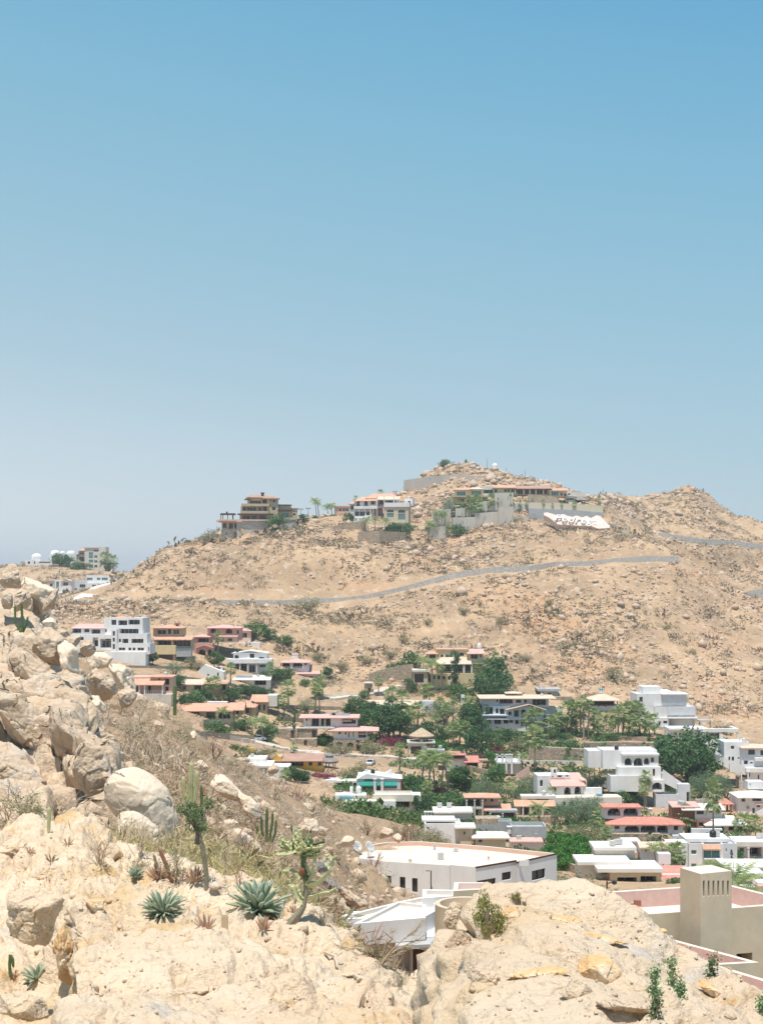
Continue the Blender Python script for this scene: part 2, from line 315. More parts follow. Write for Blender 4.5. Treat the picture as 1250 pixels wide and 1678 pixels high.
# ------------------------------------------------------------------ terrain: one sheet, its height given by rows of (distance, {bearing column: sight row})
UK = np.array([-420,-250,0,50,100,150,200,250,300,400,500,600,650,700,750,800,850,900,950,1000,1060,1100,1130,1160,1205,1225,1250,1500,1700], float)
ROWS = [
 (20, {0:1480,200:1480,260:1480,300:1500,400:1530,500:1600,600:1700,700:1900,800:2500,1250:2700}),
 (24, {0:1420,200:1420,300:1440,400:1475,500:1540,600:1640,700:1820,800:2350,1000:2500,1250:2500}),
 (35, {0:1345,200:1350,300:1385,400:1425,500:1490,560:1560,600:1600,700:1700,800:2050,900:2200,1250:2300}),
 (50, {0:1260,100:1260,200:1268,300:1320,400:1375,480:1430,540:1530,600:1600,700:1690,800:1850,1000:2000,1250:2000}),
 (75, {0:1150,100:1155,200:1185,300:1250,400:1318,470:1375,500:1425,540:1535,600:1590,700:1660,800:1760,1000:1830,1250:1830}),
 (110,{0:1062,100:1078,150:1098,200:1130,300:1205,400:1285,500:1360,540:1440,570:1480,600:1490,650:1515,700:1550,800:1630,1000:1650,1250:1650}),
 (137,{0:1090,100:1095,200:1142,300:1192,400:1262,500:1330,550:1385,600:1436,650:1485,700:1500,800:1570,1250:1570}),
 (155,{0:1105,100:1110,200:1155,300:1200,400:1258,500:1315,570:1375,600:1388,650:1400,700:1430,800:1510,1250:1520}),
 (185,{0:1120,100:1130,200:1172,300:1212,400:1262,500:1310,600:1352,650:1362,700:1385,800:1455,1250:1470}),
 (220,{0:1150,100:1150,200:1200,300:1240,400:1290,500:1335,600:1345,700:1368,800:1418,1250:1428}),
 (280,{0:1150,100:1165,200:1200,300:1240,400:1290,500:1318,600:1338,700:1345,800:1360,900:1372,1000:1378,1250:1385}),
 (330,{0:1140,100:1150,200:1180,300:1220,400:1262,500:1285,600:1302,700:1318,800:1320,1000:1328,1250:1340}),
 (380,{0:1120,100:1130,200:1155,300:1185,400:1225,500:1246,600:1258,700:1268,800:1268,1000:1276,1130:1292,1250:1296}),
 (430,{0:1100,100:1100,200:1110,300:1140,400:1170,500:1208,600:1222,700:1228,900:1222,1000:1222,1130:1232,1250:1245}),
 (480,{0:1060,100:1060,200:1065,300:1085,400:1112,500:1145,600:1155,800:1162,1000:1175,1130:1188,1250:1200}),
 (520,{0:1020,100:1020,200:1030,300:1040,400:1060,500:1092,600:1102,700:1102,800:1112,1000:1115,1130:1125,1250:1140}),
 (560,{0:990,200:992,300:994,400:1002,500:1015,600:1030,700:1040,850:1045,1000:1050,1130:1060,1250:1085}),
 (600,{0:986,200:987,300:987,400:987,500:984,600:978,650:970,700:960,750:950,800:945,900:950,1000:955,1100:968,1200:1010,1250:1035}),
 (640,{0:978,100:977,200:950,250:930,300:918,400:912,500:910,600:912,700:915,750:918,800:912,900:908,1000:892,1060:900,1112:914,1160:945,1205:972,1250:1000}),
 (680,{0:978,100:977,200:948,250:915,300:895,350:875,400:868,500:870,600:874,700:882,750:880,850:864,900:868,1000:866,1060:900,1130:950,1205:985,1250:1012}),
 (715,{0:985,100:982,200:948,250:918,300:894,350:868,400:856,500:852,600:856,700:872,750:860,850:850,950:850,1000:856,1060:900,1130:960,1205:1000,1250:1022}),
 (760,{0:1000,100:985,200:955,250:930,300:905,350:880,400:870,500:866,600:858,650:842,700:832,750:826,850:822,950:822,1000:832,1060:880,1130:945,1205:970,1250:980}),
 (800,{0:1000,100:980,200:955,300:915,400:890,500:875,600:862,650:822,700:798,750:785,800:783,850:794,900:806,950:818,1000:828,1060:872,1130:925,1205:940,1250:945}),
 (850,{0:1000,100:978,200:955,300:925,400:905,500:890,600:872,650:818,700:779,725:765,745:757,775:762,800:767,850:780,880:784,930:806,960:815,1000:822,1060:868,1130:882,1205:892,1250:896}),
 (900,{0:985,100:972,200:955,300:935,400:920,500:905,600:890,650:850,700:815,750:800,800:797,850:806,900:818,950:820,1000:816,1060:840,1130:852,1160:858,1205:872,1250:882}),
 (960,{0:962,100:955,200:950,300:945,400:930,500:920,600:905,700:860,800:840,900:835,1000:812,1060:815,1100:806,1130:799,1160:814,1205:850,1225:846,1250:862,1500:900}),
 (1060,{0:925,50:922,100:922,150:924,200:936,230:946,300:950,400:945,600:930,700:900,800:880,1000:850,1130:850,1250:890,1500:920}),
 (1250,{-250:955,0:950,200:955,300:958,1250:940}),
 (1800,{-250:958,1250:958}),
 (6000,{-250:954,1250:954}),
]
YR = np.array([r[0] for r in ROWS], float)
ZC = []
for Y_, d in ROWS:
    us = sorted(d); ZC.append((HOR - np.interp(UK, us, [d[k] for k in us])) * Y_ / F)
ZC = np.array(ZC)
def ground_z(u, Y):
    """u, Y arrays -> height"""
    u = np.atleast_1d(np.asarray(u, float)); Y = np.atleast_1d(np.asarray(Y, float))
    fi = np.interp(u, UK, np.arange(len(UK))); i = np.clip(fi.astype(int), 0, len(UK) - 2); a = fi - i
    gj = np.interp(Y, YR, np.arange(len(YR))); j = np.clip(gj.astype(int), 0, len(YR) - 2); b = gj - j
    return (ZC[j, i] * (1-a) + ZC[j, i+1] * a) * (1-b) + (ZC[j+1, i] * (1-a) + ZC[j+1, i+1] * a) * b
ANCH = []
def ground_Y(u, v, Y0=200, Y1=1100):
    ys = np.arange(Y0, Y1, 1.0); vs = HOR - ground_z(np.full(len(ys), u), ys) * F / ys
    k = np.argmax(vs <= v)
    return float(ys[k]) if vs[k] <= v else float(ys[np.argmin(np.abs(vs - v))])
def G(u, v, Y0=200, Y1=1100, sink=0.15):
    Y = ground_Y(u, v, Y0, Y1); return Vector(((u - CX) * Y / F, Y, float(ground_z(u, Y)[0]) - sink))
# ---- near rock outcrops: height sheets in the same form, with real overhang added by the boulders set on them
def sheet(name, knots, rows, ulo, uhi, du, nrow, matn, amp, label, cat, seed, kind=None, crag=0.0, nsm=10):
    K = np.array(knots, float); Yr = np.array([r[0] for r in rows], float)
    Z = np.array([(HOR - np.interp(K, sorted(r[1]), [r[1][k] for k in sorted(r[1])])) * r[0] / F for r in rows])
    us = np.arange(ulo, uhi, du); t = np.linspace(0, 1, nrow); ys = Yr[0] * (Yr[-1] / Yr[0]) ** t
    U_, Y_ = np.meshgrid(us, ys)
    def base(U, Y):
        fi = np.interp(U, K, np.arange(len(K))); i = np.clip(fi.astype(int), 0, len(K) - 2); a = fi - i
        gj = np.interp(Y, Yr, np.arange(len(Yr))); j = np.clip(gj.astype(int), 0, len(Yr) - 2); b = gj - j
        return (Z[j, i] * (1-a) + Z[j, i+1] * a) * (1-b) + (Z[j+1, i] * (1-a) + Z[j+1, i+1] * a) * b
    z = base(U_.ravel(), Y_.ravel()).reshape(U_.shape)
    for k in range(nsm):
        z[1:-1] = 0.25 * z[:-2] + 0.5 * z[1:-1] + 0.25 * z[2:]; z[:, 1:-1] = 0.25 * z[:, :-2] + 0.5 * z[:, 1:-1] + 0.25 * z[:, 2:]
    X = (U_ - CX) * Y_ / F
    G3 = np.stack([X, Y_, z], 2)
    gu = np.gradient(G3, axis=1); gv = np.gradient(G3, axis=0); nn = np.cross(gu, gv); nn /= np.linalg.norm(nn, axis=2, keepdims=True) + 1e-9
    p = G3.reshape(-1, 3); nf = nn.reshape(-1, 3); Yf = Y_.ravel() / 12.0
    wp = p + 0.35 * np.stack([fbm(p, 1.3, 3, seed), fbm(p, 1.3, 3, seed + 3), fbm(p, 1.3, 3, seed + 6)], 1)
    d1, d2, c = worley(wp * np.array([1, 1, 1.4]), 1.5, seed + 2)
    crack = np.clip((d2 - d1) / 0.09, 0, 1)
    e1, e2, c2 = worley(wp, 0.34, seed + 4)
    steep = np.clip(1.15 - np.abs(nf[:, 2]), 0, 1)
    soft = np.clip(fbm(p, 1.9, 2, seed + 12) * 2.2 + 0.45, 0, 1)
    n = 0.20 * fbm(p, 1.7, 6, seed + 1, 0.5) + 0.05 * (c - 0.5) * soft - 0.06 * (1 - crack) * soft
    pit = np.clip(fbm(p, 0.22, 4, seed + 15) - 0.40, 0, 1)
    n += -0.20 * pit + (0.02 + 0.09 * steep) * soft * (0.5 - e1) * 0.8 + 0.03 * fbm(p, 0.10, 3, seed + 9)
    led = fbm(p * np.array([0.5, 1, 3.0]), 0.6, 4, seed + 19); n += 0.10 * np.clip(led * 4, -1, 1) * np.clip(fbm(p, 1.4, 2, seed + 29) * 3, 0, 1)
    run = fbm(p * np.array([2.4, 0.7, 0.8]), 0.5, 3, seed + 39); n += 0.03 * run * np.clip(steep * 3, 0.2, 1.5)
    if crag:
        wq = p + 0.22 * np.stack([fbm(p, 1.8, 3, seed + 51), fbm(p, 1.8, 3, seed + 52), fbm(p, 1.8, 3, seed + 53)], 1)
        rot = wq @ np.array([[.8, .1, .6], [-.3, .9, .2], [-.5, -.3, .8]])
        f1, f2, cc = worley(rot * np.array([.55, 1, 1.5]), 1.9, seed + 61); cr = np.clip((f2 - f1) / 0.13, 0, 1)
        g1, g2, gc = worley(rot * np.array([.6, 1, 1.3]), 0.62, seed + 63); gr = np.clip((g2 - g1) / 0.12, 0, 1)
        n += crag * (0.95 * (cc - .5) - .55 * (1 - cr) + .30 * (gc - .5) * np.clip(fbm(p, 1.5, 2, seed + 64) * 2 + .6, .2, 1) - .07 * (1 - gr) + .25 * fbm(p, 1.1, 4, seed + 65))
    p = p + nf * (n * amp * np.clip(Yf, 0.55, 1.4))[:, None]
    nu = len(us); r = (np.arange(nrow - 1)[:, None] * nu + np.arange(nu - 1)[None, :]).ravel()
    o = np_mesh(name, p, np.stack([r, r + 1, r + 1 + nu, r + nu], 1), 4, M[matn], smooth=False)
    tag(o, label, cat, kind=kind)
    PP = p.reshape(nrow, nu, 3)
    def at(u, v, lift=0.0, ymin=0):
        """first point of the sheet met by the sight line (u, v)"""
        k = int(np.clip(round((u - ulo) / du), 0, nu - 1)); col = PP[:, k]; vs = HOR - col[:, 2] * F / col[:, 1]
        ok = (vs <= v) & (col[:, 1] >= ymin); j = int(np.argmax(ok)) if ok.any() else int(np.argmin(vs))
        q = col[j]; return Vector((float(q[0]), float(q[1]), float(q[2]) + lift))
    return o, at
_, atL = sheet('rock_outcrop', [-150,-80,0,60,95,115,150,200,250,300,400,500,560,600,640,700,740,800],
 [(7.2, {-150:1800,0:1800,95:1790,115:1740,640:1740,700:1770,740:1850,800:2000}),
  (8.5, {-150:1740,0:1740,95:1735,115:1668,640:1675,700:1720,740:1800,800:1950}),
  (10, {-150:1690,0:1690,60:1690,95:1680,112:1615,300:1600,500:1603,600:1612,640:1630,700:1668,740:1760,800:1900}),
  (12, {-150:1650,0:1650,60:1650,95:1640,110:1560,300:1552,500:1556,560:1570,600:1580,640:1602,700:1642,740:1740,800:1850}),
  (14, {-150:1620,0:1620,60:1615,92:1600,108:1520,200:1508,300:1508,400:1514,500:1526,560:1545,600:1556,640:1588,700:1655,740:1760}),
  (16, {-150:1560,0:1560,60:1555,90:1540,105:1490,200:1470,300:1472,400:1486,500:1512,560:1538,600:1562,640:1610,700:1720}),
  (18, {-150:1500,0:1500,60:1490,100:1462,150:1448,200:1442,300:1450,400:1468,470:1495,520:1518,600:1600,700:1760}),
  (20, {-150:1440,0:1440,100:1428,150:1420,200:1418,260:1424,330:1442,400:1460,450:1488,500:1540,600:1680}),
  (23, {-150:1398,0:1392,100:1388,150:1390,200:1402,260:1420,300:1436,400:1500,500:1600}),
  (26, {-150:1370,0:1364,60:1362,100:1366,150:1376,200:1394,230:1420,300:1480,500:1680}),
  (28, {-150:1366,0:1358,60:1360,100:1368,150:1386,200:1420,300:1520,500:1700}),
  (31, {-150:1450,0:1440,200:1480,300:1560,500:1760})],
 -150, 780, 1.7, 520, 'outcrop', 1.0, 'broad pale sandy rock outcrop across the lower left foreground', 'rock outcrop', 101, crag=.22)
_, atR = sheet('rock_outcrop', [670,690,706,716,721,728,731,734,741,744,748,751,756,761,768,800,850,900,950,1000,1050,1100,1180,1250,1400,1480],
 [(4.6, {686:2150,706:2050,736:1860,768:1790,850:1760,1250:1800,1480:1900}),
  (5.4, {686:2000,706:1900,731:1745,768:1680,850:1665,950:1665,1100:1690,1250:1740,1480:1850}),
  (6.2, {686:1960,706:1830,731:1680,761:1610,800:1590,900:1585,1000:1600,1100:1630,1250:1700,1480:1800}),
  (7.0, {686:1960,706:1800,728:1650,744:1570,768:1530,850:1512,950:1520,1050:1560,1100:1598,1180:1634,1250:1680,1480:1780}),
  (7.8, {686:1990,716:1760,734:1620,748:1520,768:1482,800:1470,850:1466,950:1480,1010:1506,1080:1552,1100:1580,1180:1616,1250:1664,1480:1760}),
  (8.5, {706:1980,731:1680,744:1520,756:1482,765:1456,800:1448,850:1441,900:1444,960:1454,1010:1484,1080:1530,1100:1564,1180:1606,1250:1656,1480:1750}),
  (9.0, {706:2080,741:1640,756:1500,765:1464,850:1447,900:1452,960:1464,1010:1498,1100:1590,1180:1630,1250:1690,1480:1800}),
  (10.0, {706:2300,756:1800,765:1720,850:1700,950:1720,1100:1800,1250:1880,1480:1950})],
 675, 1460, 1.7, 520, 'outcrop', 0.95, 'closest hump of cream and ochre rock at the lower right', 'rock outcrop', 207, crag=.42)

_, atC = sheet('cliff', [-200,0,50,90,110,130,150,170,182,190,215],
 [(28.5, {-200:1440,182:1440,190:1450,215:1460}),
  (30.5, {-200:1350,0:1350,182:1345,190:1420,215:1440}),
  (31.8, {-200:1300,0:1300,50:1305,110:1318,150:1325,182:1325,190:1410,215:1430}),
  (32.6, {-200:1275,0:1275,50:1280,90:1290,110:1292,150:1262,182:1248,190:1400,215:1420}),
  (33.4, {-200:1250,0:1250,50:1262,90:1270,110:1245,150:1218,182:1210,190:1380,215:1400}),
  (35, {-200:1205,0:1205,50:1208,90:1206,110:1202,150:1200,170:1206,182:1216,190:1330,215:1380}),
  (37, {-200:1150,0:1150,50:1152,90:1152,110:1150,130:1155,150:1172,170:1204,182:1240,215:1350}),
  (39.5, {-200:1085,0:1085,50:1095,90:1102,110:1112,130:1136,150:1170,170:1215,215:1320}),
  (42, {-200:1030,0:1036,50:1052,90:1076,110:1102,130:1140,150:1185,170:1230,215:1310}),
  (44, {-200:985,0:988,50:990,90:1035,110:1098,130:1140,150:1190,215:1300}),
  (46, {-200:975,0:978,50:982,90:1030,110:1105,130:1150,215:1300}),
  (50, {-200:1060,0:1060,50:1080,110:1140,215:1260})],
 -120, 214, 1.3, 420, 'rock', 0.30, 'tall fractured cream cliff filling the left side of the photo', 'cliff', 311, kind='thing', crag=1.7, nsm=3)
# ------------------------------------------------------------------ building kit (sizes are read off the photo in pixels and turned into metres at the house's own distance)
HN = [0]
class House:
    def __init__(s, name, label, cat, u, v, Y=None, yaw=0.0, group=None, z=None):
        if Y is None or (v > 1045 and Y > 152): Y = ground_Y(u, v, 150, 600)      # stand it where the sight line meets the ground
        p = P(u, v, Y); s.u0, s.v0, s.Y = u, v, Y; s.z0 = p.z; s.c = math.cos(math.radians(yaw))
        s.ds = 0.52 if (v > 1338 and Y > 152) else (0.8 if v > 1290 and Y > 152 else 1.0); s.flat = []
        s.root = empty(name, p, label, cat, group, math.radians(yaw)); s.walls = {}; s.k = 0; s.S = Y / F
        if name not in ('awning',): ANCH.append((p.x, p.y, p.z, 9.0 if Y < 300 else 12.0))
    def X(s, u): return (u - s.u0) * s.S / s.c
    def Z(s, v, d=0.0): return (HOR - v) * (s.Y + d) / F - s.z0
    def mb(s, m): return s.walls.setdefault(m, MB())
    def facade(s, m, o, ax, n, W, H, ops):
        """wall plane with true openings; ops (a0, a1, b0, b1, arch, depth)"""
        xs = sorted({0.0, W} | {x for q in ops for x in q[:2]}); zs = sorted({0.0, H} | {z for q in ops for z in q[2:4]})
        o, ax, n = Vector(o), Vector(ax), Vector(n); up = Vector((0, 0, 1))
        pt = lambda a, b, d=0.0: o + ax * a + up * b + n * d
        for i in range(len(xs) - 1):
            for j in range(len(zs) - 1):
                cx, cz = (xs[i] + xs[i+1]) / 2, (zs[j] + zs[j+1]) / 2
                if any(q[0] < cx < q[1] and q[2] < cz < q[3] for q in ops): continue
                m.poly([pt(xs[i], zs[j]), pt(xs[i+1], zs[j]), pt(xs[i+1], zs[j+1]), pt(xs[i], zs[j+1])])
        for a0, a1, b0, b1, arch, dep in ops:
            if arch:
                r = (a1 - a0) / 2; h = min(r, (b1 - b0) * 0.55); mid = (a0 + a1) / 2
                arc = [(mid - r * math.cos(t), b1 - h + h * math.sin(t)) for t in [math.pi * k / 10 for k in range(11)]]
                out = [(a0, b0)] + arc + [(a1, b0)]
                for k in range(5): m.poly([pt(a0, b1), pt(*arc[k + 1]), pt(*arc[k])])
                for k in range(5, 10): m.poly([pt(a1, b1), pt(*arc[k + 1]), pt(*arc[k])])
            else: out = [(a0, b0), (a0, b1), (a1, b1), (a1, b0)]
            for k in range(len(out)):
                p, q = out[k], out[(k + 1) % len(out)]
                m.poly([pt(*p), pt(*q), pt(*q, dep), pt(*p, dep)])
    def fill(s, kind, o, ax, n, a0, a1, b0, b1, dep, frame):
        """what stands in an opening: frame with glass, or a door leaf"""
        o, ax, n = Vector(o), Vector(ax), Vector(n); up = Vector((0, 0, 1)); pt = lambda a, b, d: o + ax * a + up * b + n * d
        def bar(m, x0, x1, z0, z1, d0, d1):
            m.prism([pt(x0, z0, d0), pt(x1, z0, d0), pt(x1, z1, d0), pt(x0, z1, d0)], n * (d1 - d0))
        W, H = a1 - a0, b1 - b0
        if kind in 'DG':
            m = MB(); bar(m, a0, a1, b0, b1, dep - 0.02, dep + 0.05)
            k = max(2, int(H / 0.45)) if kind == 'G' else 1
            for i in range(1, k): z = b0 + H * i / k; bar(m, a0, a1, z - 0.03, z + 0.03, dep - 0.05, dep - 0.02)
            m.build('garage_door' if kind == 'G' else 'door', M['brownmetal'], s.root); return
        f = MB(); t = 0.07 if kind != 'o' else 0.09; d0, d1 = dep - 0.09, dep - 0.01
        bar(f, a0, a0 + t, b0, b1, d0, d1); bar(f, a1 - t, a1, b0, b1, d0, d1); bar(f, a0 + t, a1 - t, b1 - t, b1, d0, d1); bar(f, a0 + t, a1 - t, b0, b0 + t, d0, d1)
        nm = max(0, int(round(W / 1.3)) - 1)
        for i in range(nm): x = a0 + W * (i + 1) / (nm + 1); bar(f, x - 0.035, x + 0.035, b0 + t, b1 - t, d0, d1)
        if H > 2.6: z = b0 + 2.2; bar(f, a0 + t, a1 - t, z - 0.03, z + 0.03, d0 + 0.01, d1 + 0.01)
        fr = f.build('window' if kind != 'o' else 'glazed_door', frame, s.root)
        g = MB(); bar(g, a0 + 0.01, a1 - 0.01, b0 + 0.01, b1 - 0.01, dep, dep + 0.03)
        g.build('pane', M['tealglass'] if kind == 't' else M['glass'], fr)
    def block(s, u0, u1, vt, vb, d0=0.0, d1=8.0, m='white', front=(), left=(), right=(), rim=0, sink=None, frame='white', top=None):
        """box with openings; front (u0, u1, vt, vb, kind); left/right (d0, d1, vt, vb, kind). kinds: w window, t teal window, o open loggia, a arched loggia, A arched window, d door, g garage"""
        d0, d1 = d0 * s.ds, d1 * s.ds; s.k += 1; e = 0.004 * s.k; mb_ = s.mb(m)
        x0, x1 = s.X(u0) + e, s.X(u1) - e; z1 = s.Z(vt, 0) - e * 0.5; z0 = s.Z(vb, 0)
        if sink is None: sink = 4.0 if vb >= s.v0 - 1 else 0.0
        z0 -= sink; y0, y1 = d0 + e, d1 - e
        W, H, D = x1 - x0, z1 - z0, y1 - y0
        def run(o, ax, n, L, ops, conv, maxd):
            lst = []; items = []
            for a, b, t_, b_, kind in ops:
                a_, b2 = conv(a), conv(b); a_, b2 = max(0.05, min(a_, b2)), min(L - 0.05, max(a_, b2))
                c0, c1 = max(0.03, s.Z(b_) - z0), min(H - 0.06, s.Z(t_) - z0)
                if b2 - a_ < 0.15 or c1 - c0 < 0.15: continue
                arch = kind in 'aA'; dep = min(maxd, {'w': 0.22, 't': 0.22, 'A': 0.22, 'o': 2.3, 'a': 2.6, 'd': 0.3, 'g': 0.35, 'p': 1.2}[kind])
                lst.append((a_, b2, c0, c1, arch, dep)); items.append((kind, a_, b2, c0, c1, dep))
            s.facade(mb_, o, ax, n, L, H, lst)
            for kind, a_, b2, c0, c1, dep in items:
                kk = {'w': 'w', 't': 't', 'A': 'w', 'o': 'o', 'a': 'o', 'd': 'D', 'g': 'G', 'p': 'o'}[kind]
                s.fill(kk, o, ax, n, a_, b2, c0, c1, dep, M[frame])
        run((x0, y0, z0), (1, 0, 0), (0, 1, 0), W, front, lambda u: s.X(u) - x0, D * 0.6)
        run((x0, y1, z0), (0, -1, 0), (1, 0, 0), D, left, lambda d: y1 - d, W * 0.45)
        run((x1, y0, z0), (0, 1, 0), (-1, 0, 0), D, right, lambda d: d - y0, W * 0.45)
        mb_.poly([(x1, y1, z0), (x0, y1, z0), (x0, y1, z1), (x1, y1, z1)])
        tm = s.mb(top) if top else mb_
        if rim:
            r = 0.22; zi = z1 - rim
            tm.poly([(x0 + r, y0 + r, zi), (x1 - r, y0 + r, zi), (x1 - r, y1 - r, zi), (x0 + r, y1 - r, zi)])
            q = [(x0, y0), (x1, y0), (x1, y1), (x0, y1)]; qi = [(x0 + r, y0 + r), (x1 - r, y0 + r), (x1 - r, y1 - r), (x0 + r, y1 - r)]
            for i in range(4):
                j = (i + 1) % 4
                mb_.poly([(*q[i], z1), (*q[j], z1), (*qi[j], z1), (*qi[i], z1)])
                tm.poly([(*qi[i], z1), (*qi[j], z1), (*qi[j], zi), (*qi[i], zi)])
        else: tm.poly([(x0, y0, z1), (x1, y0, z1), (x1, y1, z1), (x0, y1, z1)])
        s.flat.append((x0, x1, y0, y1, z1 - rim)); return s
    def slab(s, u0, u1, vt, vb, d0, d1, m='whiteroof', name='roof'):
        d0, d1 = d0 * s.ds, d1 * s.ds; s.k += 1; e = 0.004 * s.k; s.flat.append((s.X(u0), s.X(u1), d0, d1, s.Z(vt))); b = MB(); b.box(s.X(u0) + e, s.X(u1) - e, d0 + e, d1 - e, s.Z(vb) + e, s.Z(vt) + e); b.build(name, M[m], s.root); return s
    def hip(s, u0, u1, ve, vr, d0, d1, m='tile', inset=None, th=0.22, name='roof', rise=None):
        d0, d1 = d0 * s.ds, d1 * s.ds
        x0, x1 = s.X(u0), s.X(u1); z = s.Z(ve, 0); mid = (d0 + d1) / 2; h = (s.Z(vr, mid) - z) if rise is None else rise
        h = max(h, 0.35); W = x1 - x0; ins = min(W / 2 - 0.05, (d1 - d0) / 2) if inset is None else inset
        b = MB(); A = [(x0, d0), (x1, d0), (x1, d1), (x0, d1)]; R0, R1 = (x0 + ins, mid, z + h), (x1 - ins, mid, z + h)
        T_ = [(*a, z) for a in A]; B_ = [(a[0] * 0.995 + (x0 + x1) * 0.0025, a[1], z - th) for a in A]
        b.poly([T_[0], T_[1], R1, R0]); b.poly([T_[2], T_[3], R0, R1]); b.poly([T_[1], T_[2], R1]); b.poly([T_[3], T_[0], R0])
        for i in range(4): j = (i + 1) % 4; b.poly([T_[i], T_[j], B_[j], B_[i]])
        b.poly(B_[::-1]); b.build(name, M[m], s.root)
        return s
    def gable(s, u0, u1, ve, vr, d0, d1, m='tile', axis='x', th=0.2, name='roof', um=None):
        """axis x: ridge runs along the front; axis y: gable end faces the viewer"""
        d0, d1 = d0 * s.ds, d1 * s.ds
        x0, x1 = s.X(u0), s.X(u1); z = s.Z(ve); b = MB()
        if axis == 'x':
            mid = (d0 + d1) / 2; zr = s.Z(vr, mid); prof = [(d0, z), (mid, zr), (d1, z), (d1, z - th), (mid, zr - th), (d0, z - th)]
            b.prism([(x0, y, q) for y, q in prof], (x1 - x0, 0, 0))
        else:
            xm = (x0 + x1) / 2 if um is None else s.X(um); zr = s.Z(vr)
            prof = [(x0, z), (xm, zr), (x1, z), (x1, z - th), (xm, zr - th), (x0, z - th)]
            b.prism([(x, d0, q) for x, q in prof], (0, d1 - d0, 0))
        b.build(name, M[m], s.root); return s
    def tri(s, u0, um, u1, vb, vt, d0, d1, m='white'):
        b = s.mb(m); b.prism([(s.X(u0), d0, s.Z(vb)), (s.X(u1), d0, s.Z(vb)), (s.X(um), d0, s.Z(vt))], (0, d1 - d0, 0)); return s
    def shed(s, u0, u1, vf, vb, d0, d1, m='tile', th=0.2, name='roof'):
        """front edge at sight row vf, back edge at sight row vb"""
        d0, d1 = d0 * s.ds, d1 * s.ds
        x0, x1 = s.X(u0), s.X(u1); zf, zb = s.Z(vf, d0), s.Z(vb, d1); b = MB()
        b.prism([(x0, d0, zf), (x0, d1, zb), (x0, d1, zb - th), (x0, d0, zf - th)], (x1 - x0, 0, 0)); b.build(name, M[m], s.root); return s
    def rail(s, u0, u1, vt, vb, d, m='white', step=0.5, r=0.035, solid=False):
        x0, x1 = s.X(u0), s.X(u1); z1, z0 = s.Z(vt), s.Z(vb); b = MB(); b.box(x0, x1, d - 0.05, d + 0.05, z1 - 0.09, z1); b.box(x0, x1, d - 0.04, d + 0.04, z0, z0 + 0.06)
        n = max(2, int((x1 - x0) / step))
        for i in range(n + 1): x = x0 + (x1 - x0) * i / n; b.box(x - r, x + r, d - r, d + r, z0 + 0.06, z1 - 0.09)
        b.build('railing', M[m], s.root); return s
    def post(s, us, vt, vb, d, w=0.3, m='white', name='column', sink=0.0):
        for u in us:
            b = MB(); x = s.X(u); z1, z0 = s.Z(vt), s.Z(vb) - sink; b.box(x - w/2, x + w/2, d - w/2, d + w/2, z0, z1 - 0.12); b.box(x - w*.7, x + w*.7, d - w*.7, d + w*.7, z1 - 0.12, z1)
            b.build(name, M[m], s.root)
        return s
    def awning(s, u0, u1, vt, vb, d, out_=1.3, m='teal'):
        x0, x1 = s.X(u0), s.X(u1); zt, zb = s.Z(vt), s.Z(vb); b = MB()
        b.prism([(x0, d, zt), (x0, d - out_, zb + 0.25), (x0, d - out_, zb), (x0, d - out_ + 0.03, zb), (x0, d - out_ + 0.03, zb + 0.2), (x0, d, zt - 0.06)], (x1 - x0, 0, 0)); b.build('awning', M[m], s.root); return s
    def chim(s, u0, u1, vt, vb, d, dd=1.0, m='white', name='chimney'):
        b = MB(); x0, x1 = s.X(u0), s.X(u1); z1, z0 = s.Z(vt), s.Z(vb); b.box(x0, x1, d, d + dd, z0, z1 - 0.15); b.box(x0 - .1, x1 + .1, d - .1, d + dd + .1, z1 - 0.15, z1)
        b.build(name, M[m], s.root); return s
    def dome(s, u, w_px, vt, vb, d, m='white', name='dome'):
        b = MB(); R = w_px * s.S / 2; H = s.Z(vt) - s.Z(vb); b.lathe([(R * math.cos(t), H * math.sin(t)) for t in [k * math.pi / 16 for k in range(8)]] + [(0.02, H)], 18, (s.X(u), d, s.Z(vb)))
        b.build(name, M[m], s.root, smooth=True); return s
    def drum(s, u, w_px, vt, vb, d, m='white', sink=0.0, n=24, rim=0.0):
        b = s.mb(m); R = w_px * s.S / 2; z0, z1 = s.Z(vb) - sink, s.Z(vt)
        pr = [(R, z0), (R, z1)] + ([(R - .25, z1), (R - .25, z1 - rim), (0.01, z1 - rim)] if rim else [(0.01, z1)])
        b.lathe(pr, n, (s.X(u), d, 0)); return s
    def cone(s, u, w_px, vt, vb, d, m='thatch', name='roof', n=20, fringe=0.35, kind='cone'):
        b = MB(); R = w_px * s.S / 2; z0, z1 = s.Z(vb), s.Z(vt); H = z1 - z0; rnd = random.Random(int(u))
        prof = [(R * .96, -fringe), (R, 0), (R * .72, H * .32), (R * .42, H * .62), (R * .12, H * .93), (0.02, H)]
        i0 = len(b.v); b.lathe(prof, n, (s.X(u), d, z0))
        for k in range(n):
            x, y, z = b.v[i0 + k]; b.v[i0 + k] = (x, y, z + rnd.uniform(-.15, .1))
        b.lathe([(R * .96, -fringe * .6), (R * .1, H * .85)], n, (s.X(u), d, z0 - 0.06)); b.build(name, M[m], s.root); return s
